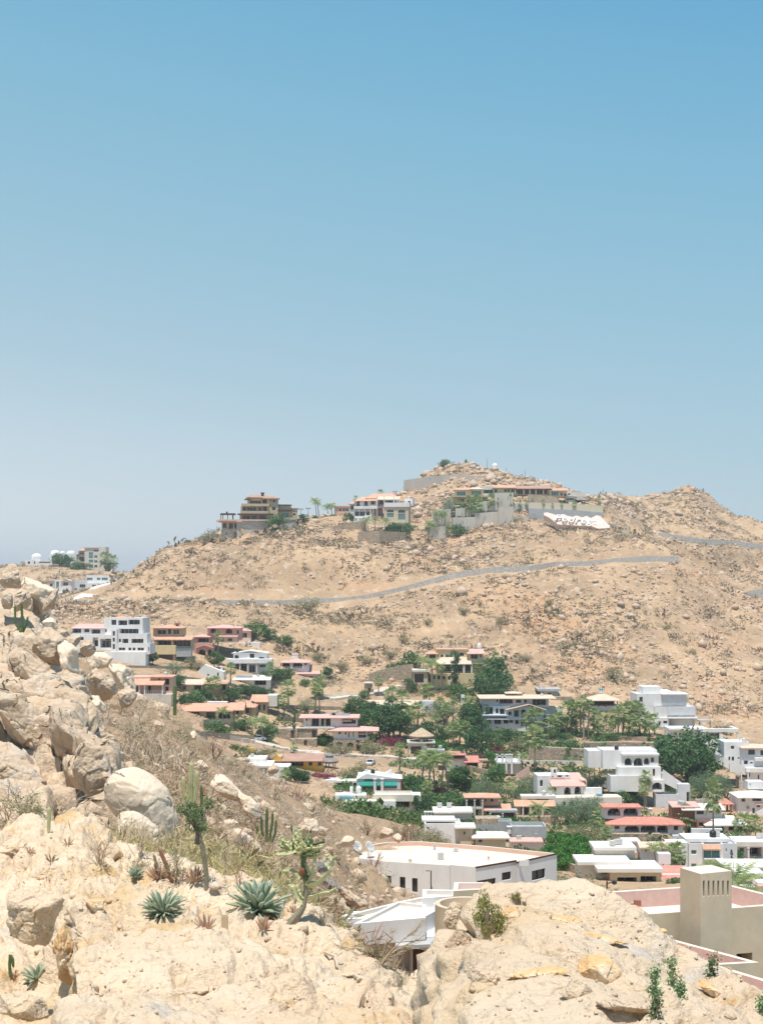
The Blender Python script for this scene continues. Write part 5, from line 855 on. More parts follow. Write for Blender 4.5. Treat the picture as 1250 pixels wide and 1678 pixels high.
q = MB(); q.lathe([(.02, -.24), (.22, -.24), (.22, -.22), (.02, -.22)], 14); fan = q.build('fan_grille', M['dconc'], ac); fan.rotation_euler = (math.radians(90), 0, 0); fan.location = (.05, .02, .6)
nearbox(h, 'acunit', 'roof_vent', 747, 1395, 161, .5, .4, .35); nearbox(h, 'tan', 'roof_vent', 672, 1411, 155, .35, .3, .2); nearbox(h, 'dconc', 'roof_vent', 712, 1392, 162, .2, .2, .5); nearbox(h, 'tan', 'roof_vent', 800, 1408, 156, .2, .2, .3)
nearbox(h, 'white', 'wall_panel', 858, 1419, 152.9, 1.1, .12, .6, .3)
q = MB(); q.tube([(0,0,-2.6),(0,0,0),(-.5,-.1,.02)], .06, 6); lp = q.build('wall_lamp', M['black'], h.root); lp.location = P(706, 1427, 151) - org
h.done()
def dish(label, u, v, Y, r, ang):
    root = empty('satellite_dish', P(u, v, Y), label, 'satellite dish', 'satellite dishes at the corner of the large roof', ang)
    b = MB(); b.lathe([(.01, 0), (r*.35, r*.05), (r*.7, r*.18), (r, r*.36), (r*.98, r*.4), (r*.68, r*.22), (.01, r*.05)], 18); o = b.build('reflector', M['acunit'], root, True); o.location = (0, 0, r*1.5); o.rotation_euler = (math.radians(62), 0, 0)
    b = MB(); b.tube([(0,0,0),(0,.1,r*1.45)], .05, 6); b.build('mast', M['dconc'], root)
    b = MB(); b.tube([(0,.05,r*.9),(0,-r*.7,r*1.7)], .03, 5); b.box(-.06,.06,-r*.72,-r*.6,r*1.62,r*1.78); b.build('feed_arm', M['dconc'], root)
dish('grey satellite dish farthest left, against the dry slope', 584, 1402, 159, .62, .7); dish('grey satellite dish on the roof edge nearer the large flat roof', 604, 1404, 157.5, .66, .9)

h = H('low white building with stepped flat roofs in the gap between the rocks', 640, 1600, 84, name='building', cat='building')
zt = -(1507 - 950) * 80 / F
h.poly([(536,80),(697,80.8),(717,82.4),(716,84.6),(690,85.7),(662,84.8)], zt, zt - 4, 'white', rim=.22, rt=.2, top='whiteroof')
h.poly([(580,78),(697,79.4),(697,82.6),(652,83.4)], zt + .25, zt - .95, 'white', rim=.18, rt=.18, top='whiteroof')
h.poly([(560,79.2),(652,79.9),(673,80.0),(674,79.7),(716,80),(716,86),(560,86)], zt - .9, zt - 7, 'white', ops={1: [(653,672,1551,1592,'o')], 3: [(676,696,1553,1600,'g'),(699,714,1553,1600,'d')]}, frame='black')
h.poly([(648,78.2),(716,78.6),(716,82.6),(648,82.4)], zt - .98, zt - 1.16, 'dconc'); h.poly([(692,83.8),(748,84.4),(748,86.0),(692,86.2)], zt + .35, zt - .4, 'white', rim=.25, top='whiteroof')
for u in (649, 714):
    q = MB(); q.box(-.05, .05, -.05, .05, 0, 5.5); o = q.build('post', M['black'], h.root); o.location = Vector((P(u, 950, 78.8).x, 78.8, zt - 6.7)) - P(640, 1600, 84)
h.done()
# metal stake in the gap
b = MB(); b.tube([(0,0,-.3),(0,0,.72)], .035, 6); b.box(-.05, .05, -.05, .05, .70, .74); o = b.build('metal_stake', M['black']); o.location = P(706, 1622, 40); tag(o, 'dark metal stake standing in the gap between the two rocks', 'stake')

h = H('beige rendered house with slotted chimney tower and pink roof terraces', 1147, 1600, 75, name='house', cat='house'); h.cap = 'flatroof'
org2 = P(1147, 1600, 75); zp = -17.4
h.poly([(985,75.4),(1275,78.4),(1275,80.4),(1190,83.8),(980,81.6)], zp, zp - 8, 'beige', rim=.95, rt=.3, inner='rose', top='pinkroof', ops={0: [(1206,1232,1562,1600,'o')]}, frame='brownmetal')
def plan(cx_, cy_, wx, wy, deg):
    r = math.radians(deg); o = Vector((cx_, cy_)); ex = Vector((math.cos(r), math.sin(r))); ey = Vector((-math.sin(r), math.cos(r)))
    return [(p.x * F / p.y + CX, p.y) for p in (o, o + ex * wx, o + ex * wx + ey * wy, o + ey * wy)]
cpt = P(1147, 950, 74.6); pl = plan(cpt.x, 74.6, 1.95, 1.75, 24)
h.poly([pl[0], pl[1], pl[2], pl[3]], -(1432 - 950) * 74.6 / F, zp - 8, 'beige', top='flatroof', ops={0: [(1151 + i * 7.9, 1154 + i * 7.9, 1443, 1469 - i*.3, 's') for i in range(6)], 3: [(1137.5,1134.8,1443,1469,'s'),(1127.5,1125.2,1441,1466,'s'),(1123,1120.8,1440,1465,'s')]})
# round terrace at its left end
q = MB(); R = 1.55; c = P(764, 1480, 72) - org2; zt2 = c.z
q.lathe([(R, -8), (R, 0), (R - .24, 0), (R - .24, -.75)], 40, tuple(c)); q.build('round_terrace_wall', M['beige'], h.root, False)
q = MB(); q.lathe([(R - .25, -.74), (.01, -.74)], 40, tuple(c)); q.build('round_terrace_floor', M['rose'], h.root)
h.poly([(742,76),(800,76.5),(800,78.2),(744,78.2)], -(1460-950)*76/F, -24, 'beige', rim=.4, top='pinkroof')
# lower roof terraces stepping towards the camera
h.poly([(1000,62),(1262,62),(1278,66.3),(1173,69.6),(1243,70.05),(1086,75.1),(985,75.2)], -18.3, -26, 'beige', rim=.75, rt=.28, inner='rose', top='rose')
q = MB(); q.box(-.18, .18, -.15, .15, 0, .3); o = q.build('roof_vent', M['brick'], h.root); o.location = P(1044, 1484, 80.5) - org2
h.done()
# ------------------------------------------------------------------ free standing and retaining walls
def wallstrip(pts, m, label, name='retaining_wall', cat='wall', th=0.5, cap=None, sink=1.5, group=None, anc=4.5):
    """pts (u, vtop, vbot, Y)"""
    pts = [(a, b_, c, ground_Y(a, c, 150, 600) if c > 1045 else (y - 42 if 725 < y < 750 and c < 905 and a > 680 else y)) for a, b_, c, y in pts]
    for k in range(len(pts) - 1):
        n_ = max(1, int(abs(pts[k+1][0] - pts[k][0]) / 14))
        for i in range(n_ + 1):
            t = i / n_; q = [pts[k][c] + (pts[k+1][c] - pts[k][c]) * t for c in range(4)]; p = P(q[0], q[2], q[3]); ANCH.append((p.x, p.y, p.z, anc))
    b = MB(); o0 = P(pts[0][0], pts[0][2], pts[0][3])
    for k in range(len(pts) - 1):
        (ua, ta, ba, Ya), (ub, tb, bb, Yb) = pts[k], pts[k+1]; A0, A1, B0, B1 = P(ua, ba, Ya) - o0, P(ua, ta, Ya) - o0, P(ub, bb, Yb) - o0, P(ub, tb, Yb) - o0
        A0.z -= sink; B0.z -= sink; d = (B0 - A0); n = Vector((-d.y, d.x, 0)).normalized() * th
        b.prism([A0, B0, B1, A1], n)
    o = b.build(name, M[m]); o.location = o0; return tag(o, label, cat, group, 'thing')
rw = [(108,989),(168,989),(240,989),(320,990),(410,991),(470,991),(510,988),(560,987),(600,982),(650,971),(700,958),(740,946),(780,940),(815,936.5),(870,934),(910,928),(960,927),(1010,922),(1060,919),(1112,919)]
wallstrip([(u, v - (5 if u < 250 else 7.5), v + 1.5, 612 if u < 900 else 620) for u, v in rw], 'greystone', 'long grey stone retaining wall of the hill road crossing the slope', sink=4, anc=9)
wallstrip([(1078,873,878,800),(1110,877,882,800),(1150,883,888,805),(1200,886,891,815),(1255,893,899,825)], 'greystone', 'short grey stone road wall under the right hand peak', sink=4)
wallstrip([(1205,975,980,730),(1225,969,976,725),(1262,961,972,720)], 'greystone', 'grey stone road wall leaving the frame low on the right slope', sink=4)
wallstrip([(662,787,804,795),(700,781,800,800),(745,777.5,794,806),(790,781,794,808),(845,793,800,812)], 'conc', 'curved beige wall ringing the rocky summit', sink=3)
W_ = [((690,886,903,726),(729,882,896,728)), ((704,864,888,731),(733,862,884,733)), ((713,837,866,738),(738,834,862,740)), ((726,822,840,748),(742,820,836,748))]
for k, ((a), (c)) in enumerate(W_):
    wallstrip([a, c], 'conc', ['lowest small planter wall left of the terraced mansion', 'second small planter wall up, left of the terraced mansion', 'third planter wall up with palms, left of the terraced mansion', 'topmost small planter wall, left of the terraced mansion'][k], th=4, sink=4)
wallstrip([(742,848,876,734),(779,847,868,735)], 'conc', 'tall stained concrete wall at the left of the terraced garden', th=5, sink=5)
wallstrip([(779,841,868,736),(817,838,863,737)], 'conc', 'stained concrete wall section in the middle of the terraced garden', th=5, sink=5)
wallstrip([(817,831,863,735),(841,830,860,735)], 'conc', 'projecting pale bastion of the terraced garden wall', th=6, sink=5)
wallstrip([(841,847,860,738),(866,845,856,738)], 'conc', 'low weathered wall right of the pale bastion', th=5, sink=5)
wallstrip([(866,833,856,739),(925,835,856,739),(988,840,862,738)], 'dconc', 'long dark stained wall behind the white lettering', th=5, sink=5)
wallstrip([(746,833,850,742),(781,832,848,742)], 'conc', 'second tier planter wall above the tall stained wall', th=4)
wallstrip([(781,822,842,743),(817,820,840,743)], 'conc', 'second tier wall behind tall palms in the garden middle', th=4)
wallstrip([(810,808,832,747),(841,807,830,747)], 'conc', 'plain pale upper tier wall under the long mansion', th=4)
wallstrip([(841,826,846,744),(868,824,836,744)], 'conc', 'middle tier wall with palm recesses right of the bastion', th=4)
wallstrip([(868,823,836,744),(905,824,838,744),(950,826,838,744),(988,829,842,743)], 'beige', 'cream upper tier wall with green planting along its top', th=4)
wallstrip([(864,810,824,749),(898,812,824,748),(915,816,826,747)], 'stonew', 'brown stone wall below the tiled verandas', th=3)
wallstrip([(546,862,872,682),(575,857,870,683),(600,852,872,682)], 'stonew', 'sloping stone wall in front of the white hilltop mansion', sink=5)
wallstrip([(586,872,888,672),(612,870,895,668),(622,870,897,667)], 'stonew', 'high stone bastion below the white hilltop mansion', th=4, sink=5)
wallstrip([(622,870,897,667),(665,872,886,680)], 'stonew', 'right flank of the stone bastion below the white mansion', th=4, sink=5)
wallstrip([(605,1104,1118,474),(622,1098,1117,476),(640,1094,1116,478),(660,1090,1116,480),(677,1088,1116,480)], 'stonew', 'stepped rubble wall climbing to the yellow mansion', sink=3)
wallstrip([(664,1086,1094,486),(690,1085,1093,487)], 'beige', 'short beige wall with a planter left of the yellow mansion', sink=3)
wallstrip([(866,1222,1246,352),(905,1225,1247,352),(962,1228,1250,352)], 'stonew', 'broad rubble terrace wall below the three storey villa', th=2, sink=3)
wallstrip([(960,1217,1232,385),(1020,1216,1231,386),(1088,1218,1230,386)], 'stonew', 'long tan terrace wall under the palm grove', th=2, sink=3)
wallstrip([(962,1206,1212,392),(1010,1206,1212,392),(1060,1208,1216,392)], 'stonew', 'low upper wall running through the palm grove', th=1, sink=3)
wallstrip([(820,1244,1250,345),(866,1246,1252,346),(960,1247,1253,347)], 'cream', 'pale parapet at the foot of the rubble terrace', th=.4, sink=2)
wallstrip([(334,1179,1195,356),(368,1180,1200,356)], 'stonew', 'rubble wall below the terrace of the ranch house', sink=3)
wallstrip([(300,1195,1203,352),(340,1199,1206,352),(420,1206,1213,354),(446,1208,1214,356)], 'stonew', 'low garden wall winding below the ranch house', th=.5, sink=3)
wallstrip([(440,1153,1160,392),(490,1156,1164,394),(560,1158,1164,400)], 'stonew', 'low stone wall between the fan palms in mid town', th=.5, sink=3)
wallstrip([(455,1173,1180,384),(498,1176,1184,386)], 'stonew', 'low stone wall behind the row of small palms', th=.5, sink=3)
wallstrip([(520,1137,1141,440),(560,1138,1142,445),(596,1136,1140,450)], 'cream', 'pale low wall along the upper road', th=.5, sink=3)
wallstrip([(290,1106,1112,410),(330,1112,1118,405)], 'stonew', 'short stone wall beside the blue green tree', th=.5, sink=3)
wallstrip([(175,1090,1094,428),(250,1091,1095,426),(330,1093,1097,424)], 'stonew', 'low stone edge of the road below the white terraced villa', th=.5, sink=3)
wallstrip([(426,1110,1118,415),(480,1114,1122,420)], 'stonew', 'rough stone wall under the round dark green trees', th=.5, sink=3)
wallstrip([(716,1242,1250,350),(800,1262,1270,330)], 'stonew', 'sloping stone wall right of the coconut grove', th=.5, sink=3)
wallstrip([(1118,1312,1324,300),(1180,1306,1316,306)], 'cream', 'cream boundary wall below the grey green thicket', th=.4, sink=3)
wallstrip([(870,1396,1404,228),(950,1420,1432,218)], 'stonew', 'stone garden edge beside the bright green hedge', th=.4, sink=3)
wallstrip([(107,1005,1018,640),(126,1005,1018,640)], 'dconc', 'small blank grey billboard like wall above the white terraced villa', name='wall', th=.4, sink=2)
for u_ in range(895, 1000, 12):
    p = P(u_, 869 if u_ > 920 else 860, 677 if u_ > 920 else 684); ANCH.append((p.x, p.y, p.z, 4.5))
for u_, v_, y_ in ((108,989,655),(138,989,655),(168,989,650),(128,979,690),(160,979,690),(146,968,745),(178,969,740),(155,963,780),(184,963,780),(186,956,820),(120,985,660)):
    p = P(u_, v_, y_); ANCH.append((p.x, p.y, p.z - 1.6, 11))
# ------------------------------------------------------------------ the ground sheet itself
def build_terrain():
    us = np.concatenate([np.arange(-420, -20, 16), np.arange(-20, 1271, 3.0), np.arange(1286, 1700, 16)])
    ys = [19.0]
    while ys[-1] < 6000:
        y = ys[-1]
        st = 0.012 * y if y < 60 else (0.010 * y if y < 110 else (0.012 * y if y < 400 else (1.6 if y < 980 else (6 if y < 1150 else 0.12 * y))))
        ys.append(y + st)
    ys = np.array(ys)
    U_, Y_ = np.meshgrid(us, ys); z = ground_z(U_.ravel(), Y_.ravel()).reshape(U_.shape)
    # the builders levelled the ground at every house: pull the sheet to the houses' own base heights
    A = np.array(ANCH); Xg = (U_ - CX) * Y_ / F; num = np.zeros_like(z); den = np.zeros_like(z) + 0.12; prox = np.zeros_like(z)
    for ax_, ay_, az_, r_ in A:
        m = (np.abs(Y_ - ay_) < 3.2 * r_) & (np.abs(Xg - ax_) < 3.2 * r_)
        if not m.any(): continue
        uu_ = ax_ * F / ay_ + CX; dz = az_ - float(ground_z(uu_, ay_)[0])
        w_ = np.exp(-((Xg[m] - ax_) ** 2 + (Y_[m] - ay_) ** 2) / (r_ * r_)); num[m] += w_ * dz; den[m] += w_; prox[m] = np.maximum(prox[m], w_)
    z = z + num / den
    for k in range(2):      # soften the creases between the rows
        z[1:-1] = 0.25 * z[:-2] + 0.5 * z[1:-1] + 0.25 * z[2:]
        z[:, 1:-1] = 0.25 * z[:, :-2] + 0.5 * z[:, 1:-1] + 0.25 * z[:, 2:]
    X = (U_ - CX) * Y_ / F
    p = np.stack([X.ravel(), Y_.ravel(), z.ravel()], 1)
    yy = p[:, 1]; uu = U_.ravel()
    far = np.clip((yy - 470) / 60, 0, 1)                      # wild hill; the town floor stays smoother
    near = np.clip((190 - yy) / 30, 0, 1)
    q = p * np.array([1, 1, 0.3])
    rid = 1 - np.abs(fbm(q, 42, 3, 1))
    n = far * (3.2 * (rid - 0.55) + 1.5 * fbm(q, 11, 4, 5))
    d1, d2, cid = worley(p, 5.2, 3); gate = np.clip(fbm(q, 30, 3, 9) * 2 + 0.35, 0, 1)
    n += far * gate * (0.55 - d1) * 2.8
    d1, d2, cid = worley(p, 2.1, 8); n += far * (0.5 - d1) * 0.8
    n += (1 - far) * (1 - near) * (0.9 * fbm(q, 14, 4, 17))
    sc2 = np.clip(yy / 100, 0.3, 1)
    n += near * sc2 * (1.0 * fbm(q, 6.5, 5, 21) + 0.9 * np.clip(fbm(q, 4, 3, 33) * 2, 0, 1) * (0.6 - worley(p, 1.5, 4)[0]))
    n = n * (1 - 0.8 * prox.ravel()) * np.where((uu < 215) & (yy > 540), np.clip((uu - 175) / 40, .22, 1), 1) * (1 - .65 * np.exp(-((yy - 598) / 12) ** 2) * (uu < 520))
    p[:, 2] += n
    nu = len(us); r = np.arange(len(ys) - 1)[:, None] * nu + np.arange(nu - 1)[None, :]; r = r.ravel()
    Fc = np.stack([r, r + 1, r + 1 + nu, r + nu], 1)
    o = np_mesh('hillside', p, Fc, 4, M['hill'], smooth=True); tag(o, 'dry sandy hillside running up from the town to the rocky ridge', 'hillside', kind='structure')
    return p.reshape(len(ys), nu, 3), us, ys
TP, TU, TY = build_terrain()
def tz(u, Y):
    """real (displaced) ground height"""
    u = np.atleast_1d(np.asarray(u, float)); Y = np.atleast_1d(np.asarray(Y, float))
    fi = np.interp(u, TU, np.arange(len(TU))); i = np.clip(fi.astype(int), 0, len(TU) - 2); a = fi - i
    gj = np.interp(Y, TY, np.arange(len(TY))); j = np.clip(gj.astype(int), 0, len(TY) - 2); b = gj - j
    Z = TP[:, :, 2]
    return (Z[j, i] * (1-a) + Z[j, i+1] * a) * (1-b) + (Z[j+1, i] * (1-a) + Z[j+1, i+1] * a) * b
def GT(u, v, Y0=200, Y1=1100, sink=0.1):
    Y = ground_Y(u, v, Y0, Y1); return Vector(((u - CX) * Y / F, Y, float(tz(u, Y)[0]) - sink))
def T(u, Y, sink=0.1): return Vector(((u - CX) * Y / F, Y, float(tz(u, Y)[0]) - sink))

# roof-top masts on the peak
for u, vt, vb in ((798, 752, 772), (860, 770, 789), (829, 764, 775)):
    b = MB(); p = GT(u, vb, 780, 900, .3); Hh = (vb - vt) * p.y / F; b.tube([(0,0,0), (0,0,Hh)], [.12, .05], 5); b.box(-.5, .5, -.03, .03, Hh * .7, Hh * .7 + .06)
    o = b.build('antenna_mast', M['black']); o.location = p
    tag(o, {798: 'thin antenna mast left of the white domed lookout', 860: 'thin antenna mast on the rocks right of the lookout', 829: 'short antenna mast just behind the lookout'}[u], 'antenna')
car('dark car parked at the foot of the white ramp', 130, 987, 668, 0.25, 'card')
car('white car parked on the sandy road above the yellow house', 423, 1233, 395, 0.15, 'carw')
car('white car facing the camera on the road by the bougainvillea hedge', 607, 1243, 385, 1.35, 'carw')
# ------------------------------------------------------------------ free standing and retaining walls, roads
def road(pts, wd, m, label, name='road'):
    b = MB(); n = 0; prev = None; cs = []
    for (ua, va), (ub, vb) in zip(pts[:-1], pts[1:]):
        k = max(2, int(abs(ub - ua) / 5))
        for i in range(k): cs.append(GT(ua + (ub-ua) * i / k, va + (vb-va) * i / k, 330, 560, -0.35))
    raw = list(cs)
    for i in range(len(cs)):
        a = raw[min(i+1, len(cs)-1)] - raw[max(i-1, 0)]; a.z = 0; a.normalize(); s_ = Vector((-a.y, a.x, 0)) * wd / 2; cs[i] = (raw[i], s_)
    for i in range(len(cs) - 1):
        p, s0 = cs[i]; q, s1 = cs[i+1]; dn = Vector((0, 0, -1.6)); b.poly([p - s0, q - s1, q + s1, p + s0]); b.poly([p - s0, p - s0 + dn, q - s1 + dn, q - s1]); b.poly([p + s0, q + s1, q + s1 + dn, p + s0 + dn])
    o = b.build(name, M[m]); tag(o, label, 'road', kind='structure')
road([(360,1205),(410,1214),(460,1226),(520,1238),(575,1240),(640,1243),(700,1246)], 6, 'road', 'pale sandy town road')
road([(540,1146),(600,1138),(640,1125),(680,1122)], 5, 'road', 'pale road winding up to the yellow mansion')
# ------------------------------------------------------------------ lettering on the slope
def lettering():
    Y = 678; root = empty('hillside_sign', P(945, 862, Y), 'white slab on the slope with the raised word Pedregal', 'sign')
    o0 = P(945, 862, Y)
    top = [(u_, v_ - 2.5) for u_, v_ in [(893,844),(899,843),(908,846),(916,848.5),(925,846),(931,849),(940,851),(948,849),(955,852),(963,849),(969,853),(976,850),(980,848),(986,850),(991,857),(998,866)]]
    bot = [(998,867),(988,868),(978,868.5),(968,864),(955,863),(944,864),(934,862),(922,862),(913,861),(907,855),(900,849),(893,845.5)]
    def lay(p, z): a = P(p[0], p[1], Y) - o0; return Vector((a.x, (a.z) * 1.1 + z, a.z + .6))
    b = MB(); b.prism([lay(p, 0) for p in (bot[::-1] + top[::-1])][::-1], (0, 1.6, -2.4)); b.build('slab', M['slabpink'], root)
    cu = bpy.data.curves.new('lettering', 'FONT'); cu.body = 'Pedregal'; cu.size = 6.6; cu.extrude = .22; cu.space_character = 1.08; cu.bevel_depth = .03; cu.shear = .35; cu.align_x = 'CENTER'; cu.align_y = 'CENTER'; cu.offset = .02
    t0 = bpy.data.objects.new('t', cu); COL.objects.link(t0); bpy.context.view_layer.update(); me = bpy.data.meshes.new_from_object(t0.evaluated_get(bpy.context.evaluated_depsgraph_get())); bpy.data.objects.remove(t0)
    t = link_mesh('lettering', me, None, root); me.materials.clear(); me.materials.append(M['whiteroof'])
    t.location = lay((946, 856), 0) + Vector((0, -.5, .45)); t.rotation_euler = (math.radians(42), math.radians(6), 0); t.scale = (.90, 1.0, 1)
lettering()
# lamp posts on the ridge and in town
def lamp(label, u, v, hm, Y0=600, Y1=900, arms=2):
    p = GT(u, v, Y0, Y1, .2); r = empty('street_lamp', p, label, 'street lamp', 'lamp posts on the ridge' if v < 900 else None)
    b = MB(); b.tube([(0,0,0),(0,0,hm)], [.16,.1], 6); b.build('post', M['wood'], r)
    for s_ in ((-1, 1) if arms == 2 else (1,)):
        b = MB(); b.tube([(0,0,hm*.86),(s_*.5,0,hm*.95),(s_*.9,0,hm*.93)], .07, 5); b.build('arm', M['wood'], r); b = MB(); b.lathe([(.02,.35),(.3,.25),(.34,0),(.02,-.2)], 8, (s_*.9,0,hm*.88)); b.build('lantern', M['black'], r)
lamp('double armed lamp post nearer the tan ridge mansion', 493, 848, 5.2); lamp('double armed lamp post nearer the ridge palms', 505, 848, 5.4)
lamp('dark lamp pillar on the hill road wall right of centre', 966, 924, 3.2, 560, 680, 1); lamp('dark pillar on the left part of the hill road wall', 411, 992, 3.6, 560, 680, 1)
lamp('slim lamp column on the white rooftop edge, low right', 994, 1470, 2.2, 120, 260, 1)
# ------------------------------------------------------------------ boulders
import bmesh
_ico = {}
def ico(n):
    if n not in _ico:
        bm = bmesh.new(); bmesh.ops.create_icosphere(bm, subdivisions=n, radius=1)
        _ico[n] = (np.array([v.co[:] for v in bm.verts]), np.array([[v.index for v in f.verts] for f in bm.faces])); bm.free()
    return _ico[n]
def rock_pts(dirs, dims, seed, ncut=20, soft=0.15, rough=1.0):
    rs = np.random.RandomState(seed); nrm = rs.normal(size=(ncut, 3)); nrm /= np.linalg.norm(nrm, axis=1, keepdims=True); hh = rs.uniform(0.5, 1.0, ncut)
    c = dirs @ nrm.T; r = np.where(c > 0.05, hh / np.maximum(c, 0.05), 9); r = np.minimum(r.min(1), 1.15); r = r * (1 - soft) + soft
    p = dirs * r[:, None] * np.array(dims); m = float(max(dims)); off = rs.uniform(-50, 50, 3)
    q = p / m + off
    d1, d2, c_ = worley(q * 1.0 + 0.25 * np.stack([fbm(q, .5, 2, seed), fbm(q, .5, 2, seed+1), fbm(q, .5, 2, seed+2)], 1), 0.5, seed + 3); crk = np.clip((d2 - d1) / 0.08, 0, 1)
    n = 0.07 * fbm(q, 0.55, 5, seed + 5) + 0.11 * (c_ - 0.5) - 0.05 * (1 - crk) - 0.05 * np.clip(fbm(q, .16, 3, seed + 8) - .25, 0, 1) + 0.02 * fbm(q, 0.09, 2, seed + 13)
    return p + dirs * (n * m * rough)[:, None]
def boulder(label, u, v, w, h, Y, tilt=0, m='rock', seed=1, depth=1.0, n=5, rough=1.0, yaw=0, pitch=0, group=None, ncut=20, name='boulder'):
    V, Fc = ico(n); S = Y / F; dims = (w * S / 2, (w + h) / 2 * S / 2 * depth, h * S / 2)
    p = rock_pts(V, dims, seed, ncut, 0.55 if rough < .33 else (.25 if rough < .45 else .06), rough)
    R = np.array((Matrix.Rotation(math.radians(yaw), 3, 'Z') @ Matrix.Rotation(math.radians(tilt), 3, 'Y') @ Matrix.Rotation(math.radians(pitch), 3, 'X')))
    p = p @ R.T
    o = np_mesh(name, p, Fc, 3, M[m], smooth=False); o.location = P(u, v, Y); return tag(o, label, 'boulder', group)
